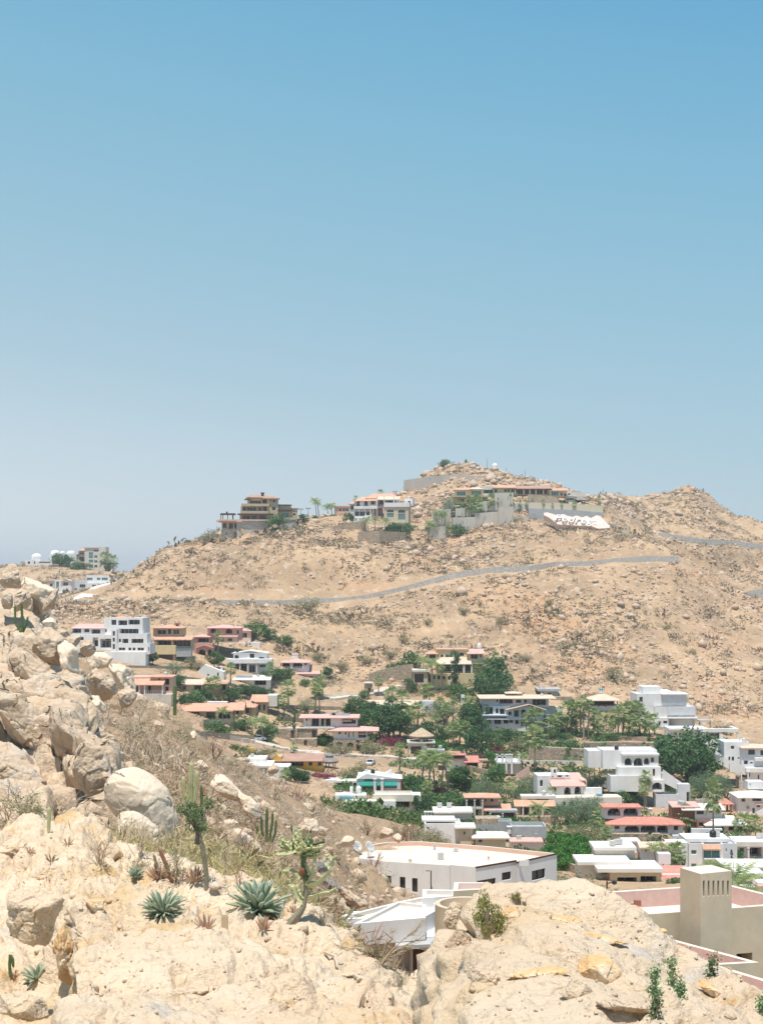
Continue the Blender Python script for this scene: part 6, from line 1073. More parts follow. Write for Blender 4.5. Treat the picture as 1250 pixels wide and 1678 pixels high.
BL = [
 ('long slanting cream slab down the upper cliff face', 58, 1112, 196, 62, 38.2, 40, 'rock', 401, .7, .55),
 ('parallel slanting slab lower down the cliff face', 36, 1190, 170, 66, 35.4, 42, 'rock', 409, .7, .6),
 ('tall upright fractured block at the right of the cliff face', 118, 1208, 66, 130, 34.6, -14, 'rock', 419, .8, .7),
 ('squared end block of the cliff beside the white whaleback', 150, 1266, 72, 118, 32.6, -4, 'rock', 421, .8, .7),
 ('sloping base slab of the cliff at the left margin', 24, 1268, 130, 60, 32.6, 36, 'rock', 431, .8, .6),
 ('rounded ochre brown boulder perched at the very top of the left cliff', 17, 949, 56, 42, 42, -8, 'rock', 3, .9, .8),
 ('large smooth pale slab leaning behind the perched boulder', 66, 972, 84, 54, 45, 34, 'rockw', 12, .8, .5),
 ('small squarish block wedged under the perched boulder', 12, 982, 26, 32, 41, 10, 'rock', 14, .9, .7),
 ('dark sided wedge under the leaning pale slab', 38, 982, 30, 48, 42, 24, 'rock', 17, .8, .7),
 ('narrow dark edged flake at the right end of the leaning slab', 84, 985, 18, 52, 43, 30, 'rock', 19, .8, .8),
 ('cream block standing alone on the slope below the pale slab', 82, 1022, 24, 30, 41, 8, 'rockw', 21, .9, .6),
 ('flat grey tan slab beside the standing cream block', 103, 1037, 34, 20, 42, 22, 'rock', 23, 1, .7),
 ('big weathered boulder with a greenish grey hollow face', 78, 1062, 80, 62, 39, 32, 'rock', 31, .9, .9),
 ('long pale tongue of rock running down from the hollow faced boulder', 113, 1078, 42, 84, 38.5, -28, 'rockw', 37, .8, .7),
 ('round topped pale boulder on the outcrop right of the cliff', 164, 1084, 46, 34, 62, -8, 'rockw', 73, .9, .6),
 ('jointed block stack below the round topped boulder', 166, 1118, 52, 52, 60, 12, 'rock', 79, .9, 1.1),
 ('long pale slab dipping right at the end of the upper outcrop', 203, 1112, 38, 84, 58, -32, 'rockw', 83, .8, .7),
 ('brown capped block crowning the upper outcrop', 140, 1060, 34, 26, 60, 16, 'rock', 89, .9, .9),
 ('small tan block above the reddish hollow', 122, 1052, 24, 28, 55, 10, 'rock', 97, .9, .9),
 ('sun bleached ridge slab below the upper outcrop', 150, 1152, 64, 34, 50, 34, 'rockw', 101, .8, .7),
 ('dark shadowed chock stone under the jointed stack', 206, 1140, 34, 44, 56, 10, 'rock', 103, .9, .9),
 ('smooth white whaleback boulder right of the cliff', 230, 1312, 158, 104, 31, 50, 'rockw', 107, .8, .28),
 ('lower apron of smooth white rock with a brown stain line', 232, 1362, 120, 64, 29.5, 38, 'rockw', 109, .9, .4),
 ('long pale slab lying across the mid slope', 372, 1290, 84, 28, 62, 32, 'rockw', 113, .8, .6),
 ('second long slab stepping down the mid slope', 352, 1322, 72, 30, 56, 30, 'rock', 127, .8, .7),
 ('third cracked slab of the mid slope stair', 408, 1318, 64, 28, 60, 34, 'rockw', 131, .8, .7),
 ('grey brown ledge under the slanting slabs', 330, 1345, 56, 26, 46, 18, 'rock', 137, .9, .8),
 ('big white boulder with a dark broken face', 396, 1392, 74, 62, 42, 14, 'rockw', 139, .8, .45),
 ('white rounded rock below the dark faced boulder', 410, 1432, 92, 44, 36, 12, 'rockw', 149, .9, .5),
 ('pale boulder left of the tall leafless stalks', 352, 1436, 40, 34, 34, 0, 'rockw', 151, .9, .6),
 ('rugged grey cream boulder behind the candelabra cactus crown', 506, 1358, 42, 44, 78, 30, 'rockw', 157, .8, .9),
 ('rock ledge right of the rugged grey cream boulder', 528, 1362, 34, 14, 82, 22, 'rock', 163, .9, .8),
 ('smooth egg shaped boulder above the big white roof', 570, 1379, 30, 22, 118, 12, 'rockw', 167, .9, .4),
 ('split tan boulder on the slope top left of the big roof', 632, 1364, 28, 24, 150, 10, 'rock', 173, .9, .7),
 ('small round stone beside the split tan boulder', 652, 1372, 18, 18, 148, 0, 'rockw', 179, .9, .5),
 ('rounded boulder among the dry bushes in the middle slope', 446, 1262, 26, 20, 105, 12, 'rock', 181, .9, .6),
 ('white rock near the tall three armed cactus', 330, 1256, 26, 20, 75, 0, 'rockw', 191, .9, .6),
 ('upright white stone high on the dry slope', 317, 1206, 14, 22, 88, -10, 'rockw', 193, .8, .6),
 ('pale boulder on the ridge of the dry slope', 258, 1186, 28, 14, 90, 12, 'rock', 197, .9, .7),
 ('flat topped block right of the green bush', 378, 1352, 36, 22, 48, 4, 'rockw', 199, .9, .6),
 ('stone cube at the right of the flat topped block', 402, 1364, 26, 20, 47, 4, 'rock', 211, .9, .6),
 ('grey rubble slab leaning left of the white houses', 578, 1472, 60, 26, 92, 34, 'rock', 223, .8, 1.0),
 ('dark grey broken ledge in the rubble slope', 540, 1448, 46, 22, 88, 38, 'drock', 227, .8, 1.0),
 ('pale broken ledge in the rubble slope', 556, 1482, 66, 18, 84, 36, 'rock', 229, .8, 1.0),
 ('blue grey rock at the foot of the cactus, in the rubble', 528, 1420, 26, 26, 84, 20, 'drock', 233, .9, 1.0),
 ('white boulder beside the metal stake', 694, 1602, 56, 44, 34, -12, 'rockw', 239, .9, .4),
]
for k, (lab, u, v, w_, h_, Y, ti, m_, sd_, dp, rg) in enumerate(BL): boulder(lab, u, v, w_, h_, Y, ti, m_, sd_, dp, 6 if w_ * h_ > 5500 else 5, rg)
boulder('dark grey broken face on the big white boulder', 392, 1387, 34, 38, 40.4, 20, 'drock', 241, .5, 5, 1.0)
# rocks standing on the near outcrops
for a in [
 ('pale boulder with a mossy hollow at the left foot of the near outcrop', 52, 1500, 112, 112, 13.2, 10, 'outcrop', 251, .8, 6, .8),
 ('ochre pillar with a dark hollow on the near outcrop edge', 105, 1568, 42, 108, 11.4, -8, 'orock', 257, .8, 6, .8),
 ('low pale rock in the bottom left corner', 48, 1652, 120, 60, 9.8, 6, 'outcrop', 263, .9, 6, .7),
 ('squared cream block with ochre side on the outcrop crest', 184, 1404, 50, 66, 22.6, 8, 'outcrop', 269, 1.0, 6, .5),
 ('rounded cream rock at the upper left of the outcrop crest', 26, 1392, 76, 44, 22.5, -4, 'outcrop', 271, .9, 6, .6),
 ('small ochre knob beside the pale streaked rock', 158, 1484, 36, 40, 15.4, 0, 'orock', 277, .9, 5, .9),
 ('flat pale streaked rock below the crest', 84, 1436, 100, 40, 17.8, -6, 'outcrop', 281, .8, 6, .5),
 ('thin broken flake lying on the outcrop beside a crack', 572, 1596, 42, 9, 11.6, -6, 'outcrop', 283, .8, 5, .8),
 ('ochre boulder with a dark hollow beneath it on the right hand rock', 978, 1592, 82, 50, 6.35, 8, 'orock', 293, .8, 6, .6),
 ('tilted pale wedge under the ochre boulder', 946, 1628, 62, 44, 5.9, 35, 'outcrop', 307, .8, 6, .6),
 ('ochre knob beside the leafy bush on the right hand rock', 836, 1500, 36, 30, 7.5, 12, 'orock', 311, .9, 5, .7),
 ('thin ochre ledge with a shaded underside on the right hand rock', 986, 1538, 120, 16, 7.3, 10, 'orock', 313, .6, 6, .6),
 ('long ochre ledge dipping to the right corner', 1165, 1622, 78, 22, 6.6, 32, 'orock', 317, .7, 6, .8),
 ('greyish flank rock on the left side of the right hand rock', 745, 1560, 44, 90, 8.1, 8, 'rock', 331, .8, 6, .9),
 ('brown cleft block on the left shoulder of the right hand rock', 746, 1500, 40, 60, 8.55, 4, 'outcrop', 337, .8, 6, .9),
 ('grey cracked rock low on the left side of the right hand rock', 724, 1640, 56, 60, 7.0, 12, 'rock', 347, .8, 6, 1.0),
 ('small dark stone in the cleft of the right hand rock', 758, 1586, 20, 26, 7.75, 0, 'drock', 349, .8, 5, .8),
 ('yellow undercut ledge high on the near right rock', 905, 1506, 90, 14, 8.2, 4, 'orock', 359, .7, 6, .9),
 ('yellow undercut ledge in the lower middle of the near right rock', 880, 1596, 96, 18, 6.3, -6, 'orock', 367, .7, 6, .9),
 ('cream block jutting from the near right rock above its left foot', 800, 1600, 60, 46, 6.6, 16, 'outcrop', 373, .8, 6, .9),
 ('cream slab near the bottom edge of the near right rock', 1040, 1650, 110, 30, 5.4, 8, 'outcrop', 379, .8, 6, .8),
 ('cracked cream hump on the bare dome at the bottom', 470, 1640, 120, 36, 8.9, 6, 'outcrop', 383, .8, 6, .8),
 ('ochre edged slab low on the outcrop left of the bare dome', 300, 1630, 100, 30, 9.2, -8, 'outcrop', 389, .8, 6, .9),
 ('small ochre stone on the far rim of the right hand rock', 1085, 1526, 16, 12, 8.35, 0, 'orock', 353, .8, 5, .6),
]:
    Yn = (atL if a[1] < 700 else atR)(a[1], a[2]).y; Yn = a[5] if abs(Yn - a[5]) > 3 else Yn - .1 * (a[3] + a[4]) * Yn / F / 2
    boulder(a[0], a[1], a[2], a[3], a[4], Yn, a[6], a[7], a[8], a[9], a[10], a[11])
# loose stones: stuff
def scatter_rocks(name, pos, size, seed, mname, label, tris=20):
    V, Fc = ico(1); rs = np.random.RandomState(seed); n = len(pos); var = []
    for k in range(24):
        q = V * (1 + rs.uniform(-.28, .28, (len(V), 1))) * rs.uniform(.6, 1.2, 3); q[:, 2] *= .75; var.append(q)
    var = np.array(var); idx = rs.randint(0, 24, n); a = rs.uniform(0, 6.283, n); ca, sa = np.cos(a), np.sin(a)
    q = var[idx]; x = q[:, :, 0] * ca[:, None] - q[:, :, 1] * sa[:, None]; y = q[:, :, 0] * sa[:, None] + q[:, :, 1] * ca[:, None]
    W = np.stack([x, y, q[:, :, 2]], 2) * size[:, None, None] + pos[:, None, :]
    FF = (Fc[None] + (np.arange(n) * len(V))[:, None, None]).reshape(-1, 3)
    o = np_mesh(name, W.reshape(-1, 3), FF, 3, M[mname]); return tag(o, label, 'stones', kind='stuff')
rs = np.random.RandomState(5)
HX = np.array([(a[0], a[1], a[3]) for a in ANCH if a[3] > 5])
def clear_of(x, y, pad=0.75):
    ok = np.ones(len(x), bool)
    for hx, hy, hr in HX: ok &= ((x - hx) ** 2 + (y - hy - 4) ** 2) > (hr * pad) ** 2
    return ok
def rand_ground(n, u0, u1, Y0, Y1, seed, power=1.0):
    r = np.random.RandomState(seed); u = r.uniform(u0, u1, n); Y = Y0 + (Y1 - Y0) * r.uniform(0, 1, n) ** power
    z = tz(u, Y); return u, Y, np.stack([(u - CX) * Y / F, Y, z], 1)
u, Y, p = rand_ground(46000, -10, 1270, 495, 960, 11)
g_ = fbm(p * np.array([1, 1, .4]), 38, 3, 9) + .35 * fbm(p, 9, 2, 12); rockiness = np.clip(g_ * 1.6 + .42, 0.05, 1)
rockiness = np.maximum(rockiness, np.clip((p[:, 2] - 30) / 22, 0, .9) * (np.abs(u - 760) < 170))
rockiness = np.maximum(rockiness, .9 * (np.abs(u - 655 - (p[:,2] - 15) * .6) < 38) * (Y > 640))
k = (rs.uniform(size=len(u)) < rockiness) & clear_of(p[:, 0], p[:, 1], 1.0); p = p[k]
sz = rs.lognormal(-.85, .62, len(p)) * 0.9; sz *= np.where((p[:, 2] > 34) | (rs.uniform(size=len(p)) < .02), 1.7, 1); p[:, 2] += sz * .15
scatter_rocks('loose_rocks', p, np.clip(sz, .15, 3.2), 3, 'rrock', 'loose pale stones strewn over the dry hillside')
u, Y, p = rand_ground(6500, -20, 760, 26, 185, 17, 1.1); g_ = fbm(p, 9, 3, 31)
g_ = g_ + .9 * ((u > 500) & (u < 670) & (Y > 80) & (Y < 150))
k = rs.uniform(size=len(u)) < np.clip(g_ * 1.8 + .3, .05, 1); p = p[k]; sz = rs.lognormal(-2.5, .75, len(p)) * np.clip(p[:, 1] / 60, .5, 2.0)
scatter_rocks('loose_rocks', p, np.clip(sz, .04, 1.3), 4, 'rock', 'loose broken stones on the near dry slope')
u, Y, p = rand_ground(5000, 200, 1270, 215, 495, 19); k = (fbm(p, 16, 3, 41) > -.05) & clear_of(p[:, 0], p[:, 1], .8); p = p[k]
scatter_rocks('loose_rocks', p, rs.lognormal(-1.2, .5, len(p)) * .8, 6, 'rrock', 'stones on the open ground between the houses')
# pebbles lying on the two near outcrops
pp = []
for (at_, n_, ul, uh, vl, vh) in ((atL, 900, 20, 690, 1380, 1670), (atR, 500, 760, 1240, 1450, 1670)):
    r = np.random.RandomState(n_)
    for i in range(n_): pp.append(tuple(at_(r.uniform(ul, uh), r.uniform(vl, vh), 0.005)))
pp = np.array(pp); scatter_rocks('loose_rocks', pp, rs.lognormal(-5.6, .75, len(pp)) * np.clip(pp[:, 1] / 9, .7, 2.4), 8, 'outcrop', 'small ochre stones and grit lying on the near outcrops')
# ------------------------------------------------------------------ plants
class Proto:
    """one built plant; the first place() moves it, later ones copy it with its parts"""
    def __init__(s, name, H): s.root = empty(name, (0, 0, -500)); s.H = H; s.used = False
    def place(s, loc, h, label, cat, group=None, rz=0.0, sxy=1.0):
        if not s.used: r = s.root; s.used = True
        else:
            r = s.root.copy(); COL.objects.link(r)
            for k in ('group',):
                if k in r: del r[k]
            for ch in list(s.root.children):
                c = ch.copy(); COL.objects.link(c); c.parent = r
        q = h / s.H; r.location = loc; r.scale = (q * sxy, q * sxy, q); r.rotation_euler = (0, 0, rz); tag(r, label, cat, group); return r
def quads(cen, dirs, nrm, ln, wd):
    """leaf quads: centre, long axis, normal"""
    side = np.cross(dirs, nrm); side /= np.linalg.norm(side, axis=1, keepdims=True) + 1e-9
    a = dirs * ln[:, None] / 2; b = side * wd[:, None] / 2
    V = np.stack([cen - a, cen + b * .9, cen + a, cen - b * .9], 1).reshape(-1, 3)
    return V, np.arange(len(V)).reshape(-1, 4)
def rdir(r, n):
    d = r.normal(size=(n, 3)); return d / np.linalg.norm(d, axis=1, keepdims=True)
def crown(name, mn, seed, H0, H1, R, ncl, nl, leaf, parent, clr=.34, aspect=.6, flat=1.0, shell=.55):
    r = np.random.RandomState(seed); d = rdir(r, ncl); rad = r.uniform(shell, 1, ncl) ** .6; ce = d * rad[:, None] * np.array([R, R, (H1 - H0) / 2 * flat]) * .82
    ce[:, 2] += (H0 + H1) / 2; ce += r.normal(size=ce.shape) * R * .05; cr_ = r.uniform(.6, 1.25, ncl) * R * clr
    idx = r.randint(0, ncl, nl); dd = rdir(r, nl); rr = r.uniform(.55, 1, nl) ** .5; c = ce[idx] + dd * (cr_[idx] * rr)[:, None] * np.array([1, 1, .8])
    ld = dd + r.normal(size=dd.shape) * .6; ld[:, 2] -= .25; ld /= np.linalg.norm(ld, axis=1, keepdims=True)
    V, Fq = quads(c, ld, dd + rdir(r, nl) * .7, r.uniform(.7, 1.3, nl) * leaf, r.uniform(.7, 1.3, nl) * leaf * aspect)
    return np_mesh(name, V, Fq, 4, M[mn], parent), ce
def tree(name, mn, seed, H=6.0, R=3.2, base=.22, ncl=34, nl=2600, leaf=.34, clr=.34, aspect=.6, bark='bark', shell=.55):
    P_ = Proto(name, H); o, ce = crown('crown', mn, seed, H * base, H, R, ncl, nl, leaf, P_.root, clr, aspect, 1.0, shell)
    b = MB(); r = random.Random(seed); fork = Vector((r.uniform(-.2, .2), r.uniform(-.2, .2), H * base * 1.1)); b.tube([(0, 0, -.6), (0.05, 0, H * base * .5), fork], [.24, .19, .15], 7)
    for k in range(9):
        c = Vector(ce[k]); m_ = fork.lerp(c, .5) + Vector((r.uniform(-.2, .2), r.uniform(-.2, .2), .25)); b.tube([fork, m_, c], [.12, .07, .025], 5)
    b.build('trunk', M[bark], P_.root); return P_
def fanpalm(seed, H=9.0, R=1.5, nf=26, mn='palm', dead=True, tr=.17, lean=.3):
    P_ = Proto('fan_palm', H); r = random.Random(seed); L = Vector((r.uniform(-lean, lean), r.uniform(-lean, lean), 0)); top = Vector((L.x, L.y, H - R * .95))
    b = MB(); b.tube([(0, 0, -1), (0, 0, 0), tuple(top * .5 - L * .2), tuple(top)], [tr * 1.5, tr * 1.3, tr * .9, tr], 7); b.build('trunk', M['palmbark'], P_.root)
    def fans(n, e0, e1, rr, mname, nm, pw=.55):
        b = MB()
        for i in range(n):
            az = i * 2.39996 + r.uniform(-.2, .2); t = ((i + .5) / n) ** .8; el = e0 + (e1 - e0) * t + r.uniform(-.12, .12)
            d = Vector((math.cos(az) * math.cos(el), math.sin(az) * math.cos(el), math.sin(el))); s_ = Vector((-math.sin(az), math.cos(az), 0)); up = d.cross(s_)
            c = top + Vector((d.x, d.y, d.z * 1.35)) * rr * pw; b.poly([top + s_ * .03, top - s_ * .03, c - s_ * .02, c + s_ * .02])
            for k in range(9):
                a = math.radians(-78 + 156 * k / 8 + r.uniform(-5, 5)); v = d * math.cos(a) + s_ * math.sin(a); ll = rr * (.62 if abs(a) < 1 else .45) * r.uniform(.85, 1.1)
                w = s_ * math.cos(a) - d * math.sin(a); mid = c + v * ll * .55 + up * .02; tip = c + v * ll + Vector((0, 0, -ll * .22)); b.poly([c, mid + w * ll * .10, tip, mid - w * ll * .10])
        b.build(nm, M[mname], P_.root)
    fans(nf, 1.4, -.85, R, mn, 'crown')
    if dead: fans(12, -.75, -1.3, R * .8, 'deadfrond', 'dead_fronds', .35)
    return P_
def cocopalm(seed, H=8.0, R=2.6, nf=17, mn='palm', droop=1.0, tr=.15, lean=.8, dense=9):
    P_ = Proto('coconut_palm', H); r = random.Random(seed); L = Vector((r.uniform(-lean, lean), r.uniform(-lean, lean), 0)); top = Vector((L.x, L.y, H - R * .45))
    b = MB(); b.tube([(0, 0, -1), (0, 0, 0), tuple(top * .5 - L * .25), tuple(top)], [tr * 1.7, tr * 1.4, tr, tr * .8], 7); b.build('trunk', M['palmbark'], P_.root); b = MB()
    for i in range(nf):
        az = i * 2.39996 + r.uniform(-.2, .2); el = 1.25 - 1.35 * (i / nf) + r.uniform(-.15, .15); ll = R * r.uniform(.85, 1.12); pts = []; p = Vector(top); s_ = Vector((-math.sin(az), math.cos(az), 0))
        for k in range(dense + 1):
            pts.append(p.copy()); e = el - droop * 1.5 * (k / dense) ** 1.3; p = p + Vector((math.cos(az) * math.cos(e), math.sin(az) * math.cos(e), math.sin(e))) * ll / dense
        for k in range(dense):
            a, c = pts[k], pts[k + 1]; d = (c - a).normalized(); w = ll * .23 * math.sin(math.pi * min(.96, (k + 1.2) / (dense + 1))) + .06; b.poly([a + s_ * .02, c + s_ * .015, c - s_ * .015, a - s_ * .02])
            for sg in (-1, 1):
                for q in (0.0, .5):
                    o_ = a + (c - a) * q; tip = o_ + s_ * sg * w + d * w * .55 + Vector((0, 0, -w * .45)); m_ = (o_ + tip) / 2 + d * w * .12; b.poly([o_, m_, tip, (o_ + tip) / 2 - d * w * .10])
    b.build('crown', M[mn], P_.root); return P_
def bare(name, seed, H=1.6, nstem=5, mn='twig', depth=4, r0=.03, spread=.6, leafm_=None, nleaf=0, leaf=.05):
    P_ = Proto(name, H); r = random.Random(seed); b = MB(); tips = []
    def grow(p, d, ln, rad, k):
        n = 3; pts = [p]; q = p.copy(); dd = d.copy()
        for i in range(n):
            dd = (dd + Vector((r.uniform(-1, 1), r.uniform(-1, 1), r.uniform(-.5, .7))) * .22).normalized(); q = q + dd * ln / n; pts.append(q.copy())
        b.tube(pts, [rad * (1 - .45 * i / n) for i in range(n + 1)], 4 if rad > .012 else 3, False)
        if k <= 0: tips.append(q); return
        for j in range(r.choice((2, 3, 3))):
            a = pts[r.choice((1, 2, 3, 3))]; grow(a, (dd + Vector((r.uniform(-1, 1), r.uniform(-1, 1), r.uniform(-.4, .8))) * .85).normalized(), ln * r.uniform(.55, .8), rad * .55, k - 1)
    for s_ in range(nstem):
        a = r.uniform(0, 6.28); grow(Vector((math.cos(a) * .04, math.sin(a) * .04, -.05)), Vector((math.cos(a) * spread * r.random(), math.sin(a) * spread * r.random(), 1)).normalized(), H * .42, r0, depth - 1)
    b.build('branches', M[mn], P_.root)
    if nleaf:
        rr = np.random.RandomState(seed); tp = np.array([t[:] for t in tips]); c = tp[rr.randint(0, len(tp), nleaf)] + rr.normal(size=(nleaf, 3)) * H * .05; V, Fq = quads(c, rdir(rr, nleaf), rdir(rr, nleaf), rr.uniform(.6, 1.3, nleaf) * leaf, rr.uniform(.6, 1.3, nleaf) * leaf * .6)
        np_mesh('foliage', V, Fq, 4, M[leafm_], P_.root)
    return P_
# --- town prototypes
TR = [tree('leafy_tree', 'dleaf', 1, leaf=.42), tree('leafy_tree', 'dleaf', 2, R=2.8, ncl=26, leaf=.42), tree('leafy_tree', 'dleaf', 3, R=3.6, base=.12, ncl=40, nl=3200, leaf=.42)]
BT = [tree('feathery_tree', 'bleaf', 6, R=3.8, base=.12, ncl=60, nl=3000, leaf=.30, clr=.26, aspect=.28, shell=.25), tree('feathery_tree', 'bleaf', 7, R=3.4, base=.15, ncl=50, nl=2400, leaf=.32, clr=.28, aspect=.28, shell=.25)]
BR = [tree('leafy_bush', 'bright', 8, H=3, R=2.4, base=.02, ncl=26, nl=2000, leaf=.34, shell=.4), tree('leafy_bush', 'bright', 9, H=3, R=2.0, base=.02, ncl=22, nl=1500, leaf=.34)]
GB = [tree('leafy_bush', 'leaf', 10, H=2.4, R=1.9, base=.02, ncl=20, nl=1000, leaf=.30), tree('leafy_bush', 'dleaf', 11, H=2.4, R=2.0, base=.02, ncl=18, nl=1000, leaf=.30)]
OB = [tree('olive_bush', 'olive', 12, H=2.6, R=2.2, base=.03, ncl=34, nl=1100, leaf=.22, clr=.25, aspect=.4, shell=.2), tree('olive_bush', 'olive', 13, H=2.2, R=2.2, base=.03, ncl=26, nl=800, leaf=.22, clr=.25, aspect=.4, shell=.2)]
BG = [tree('bougainvillea', 'boug', 14, H=2, R=2.2, base=.02, ncl=18, nl=900, leaf=.26, shell=.3)]
FP = [fanpalm(1), fanpalm(2, H=8, R=1.7), fanpalm(3, H=7, R=1.9, dead=False, nf=30), fanpalm(4, H=5, R=1.8, dead=False)]
CP = [cocopalm(1), cocopalm(2, H=7, R=2.8), cocopalm(3, H=5.5, R=2.6, tr=.14)]
YP = [cocopalm(4, H=6, R=2.5, mn='ypalm'), cocopalm(5, H=6.5, R=2.4, mn='ypalm')]
CAT = {'fan_palm': 'palm', 'coconut_palm': 'palm', 'leafy_tree': 'tree', 'feathery_tree': 'tree', 'leafy_bush': 'bush', 'olive_bush': 'bush', 'bougainvillea': 'bush'}
ORD = ['leftmost', 'second', 'third', 'fourth', 'fifth', 'sixth', 'seventh', 'eighth', 'ninth', 'tenth', 'eleventh', 'twelfth', 'thirteenth', 'fourteenth']
prnd = random.Random(77)
def grove(protos, items, what, where, group=None, Y0=150, Y1=620, sxy=1.0):
    """items (u, vtop, vbot[, Y]); labels count from the left when there are several"""
    items = sorted(items); n = len(items); where = where.replace('the clump right of the', 'the clump right of the')
    for i, it in enumerate(items):
        u, vt, vb = it[:3]; Y = it[3] if len(it) > 3 else None
        if Y is None:
            Y = ground_Y(u, vb, Y0, Y1)
        p = P(u, vb, Y); g = float(tz(u, Y)[0]); z = min(p.z, g) if abs(p.z - g) < 6 else p.z
        h = (HOR - vt) * Y / F - z; pr = protos[(i + int(u)) % len(protos)]
        if n == 1: lab = f'{what} {where}'
        elif i == n - 1: lab = f'rightmost {what} {where}'
        else: lab = f'{ORD[i]} {what} ' + ('from the left ' if i else '') + where
        pr.place(Vector((p.x, p.y, z - .1)), h, lab, CAT[pr.root.name.split('.')[0]], group or (f'{what}s {where}' if n > 1 else None), prnd.uniform(0, 6.28), sxy * prnd.uniform(.9, 1.12))
T_ = grove
T_(FP[:1], [(357,1034,1092),], 'tall fan palm', 'in front of the pink arched house'); T_(TR, [(352,1066,1096)], 'dark leafy tree', 'under the tall palm by the pink house')
T_(TR[1:2], [(250,1067,1088)], 'small round green tree', 'at the corner of the white terraced villa'); T_(BT[:1], [(287,1078,1112)], 'bluish feathery tree', 'below the tan two storey house'); T_(TR, [(287,1104,1130)], 'dark tree', 'beside the peach veranda house')
T_(OB, [(313,1074,1096),(326,1080,1100)], 'olive grey bush', 'above the white stepped gable'); T_(OB[1:], [(213,1096,1112)], 'pale green bush', 'on the slope below the white villa'); T_(GB, [(420,1018,1048),(444,1030,1050),(466,1040,1060)], 'green bush', 'on the hill foot right of the pink house')
T_(GB, [(296,1106,1120),(330,1127,1152),(318,1134,1160),(306,1136,1158)], 'leafy garden bush', 'between the low tan house and the ranch house'); T_(FP[2:], [(344,1110,1146),(355,1108,1150),(378,1086,1122)], 'small palm', 'around the low tan house'); T_(OB[1:], [(358,1130,1150)], 'rounded olive bush', 'left of the blue green shrubs')
T_(TR, [(382,1122,1152),(372,1128,1148),(398,1120,1142),(410,1120,1140),(424,1122,1144),(438,1126,1146)], 'dark green shrub tree', 'in the hedge below the solar panel roof')
T_(TR[2:], [(452,1093,1120),(466,1092,1120),(439,1098,1118)], 'round dark green tree', 'left of the grey white hip roofed house'); T_(TR[:1], [(536,1092,1112)], 'lone round dark tree', 'right of the grey white hip roofed house')
T_(FP[2:], [(444,1085,1126),(473,1114,1166),(456,1139,1172),(466,1140,1172),(529,1106,1146),(521,1112,1146)], 'fan palm', 'in the gardens above the stone garages'); T_(FP, [(517,1120,1172),(524,1122,1172)], 'tall slim fan palm', 'of the close pair above the pink roofed house'); T_(BT[1:], [(505,1140,1172)], 'feathery green tree', 'beside the pair of tall slim palms')
T_(GB, [(500,1112,1128),(340,1178,1192),(348,1176,1190),(372,1190,1204),(392,1180,1196),(402,1180,1198),(384,1182,1196)], 'clipped green bush', 'on the garden walls of the ranch house'); T_(CP[2:], [(366,1158,1194),(431,1172,1216),(414,1178,1204)], 'slender young palm', 'on the terraces below the ranch house')
T_(GB[:1], [(352,1180,1204),(437,1186,1214)], 'bright young tree', 'beside the garden wall of the ranch house')
T_(BR[:1], [(531,1202,1222)], 'clipped bright green hedge block', 'in front of the stone garages'); T_(TR, [(584,1142,1180),(606,1148,1192),(622,1156,1210),(596,1160,1200),(638,1150,1215),(570,1152,1176)], 'big dark green tree', 'behind the white house with the solar panel')
T_(FP[:2], [(645,1124,1208),(655,1132,1210),(638,1128,1190)], 'royal looking palm with pale trunk', 'in the middle of town'); T_(FP[2:], [(674,1156,1190),(684,1150,1192),(694,1122,1156),(704,1120,1156),(668,1160,1196),(620,1108,1140)], 'shorter fan palm', 'around the white box room')
T_(BG, [(578,1204,1220),(640,1206,1222),(648,1208,1222),(632,1208,1222)], 'magenta bougainvillea', 'on the wall left of the thatched palapa'); T_(OB[:1], [(610,1206,1240),(560,1212,1240),(545,1216,1240)], 'dry olive bush', 'along the road wall in mid town')
T_(GB, [(598,1130,1144),(675,1118,1132),(669,1110,1124)], 'small garden bush', 'beside the winding upper road'); T_(BG, [(677,1118,1128)], 'small pink flowering bush', 'at the roadside below the yellow mansion'); T_(GB[:1], [(676,1066,1092),(656,1082,1096),(641,1086,1098)], 'green bush', 'behind the wall left of the yellow mansion')
T_(CP[:2], [(694,1074,1122),(710,1078,1134),(726,1086,1134)], 'tall coconut palm', 'in front of the yellow mansion'); T_(FP[2:], [(774,1088,1130),(784,1086,1130),(794,1080,1120),(802,1078,1120),(812,1070,1112),(788,1104,1146),(798,1110,1150)], 'lush palm', 'in the clump right of the yellow mansion')
T_(TR, [(816,1076,1140),(806,1096,1150)], 'dark spreading tree', 'right of the yellow mansion palms'); T_(BT[1:], [(820,1108,1150),(808,1112,1150)], 'grey green tree', 'at the end of the yellow mansion clump'); T_(GB, [(754,1118,1148),(740,1120,1142),(752,1098,1108),(766,1100,1108)], 'dense garden bush', 'below the curved planter of the yellow mansion')
T_(BT[:1], [(728,1142,1188),(716,1150,1190)], 'broad bluish feathery tree', 'in the centre of the town'); T_(CP, [(690,1228,1290,345),(712,1226,1285,345),(723,1230,1285,345),(702,1236,1290,340),(735,1232,1280,345)], 'drooping coconut palm', 'in the grove above the orange cone palapa')
T_(FP[2:], [(715,1172,1210),(742,1182,1228),(752,1180,1226),(762,1182,1226),(734,1190,1222)], 'fan palm', 'around the small thatched umbrella roof'); T_(TR[2:3], [(788,1190,1234)], 'very dense round bright green tree', 'below the three storey villa', sxy=1.05); T_(BR, [(712,1210,1232),(726,1212,1230),(757,1222,1236),(820,1212,1226)], 'bright green shrub', 'in the gardens beside the thatched palapa')
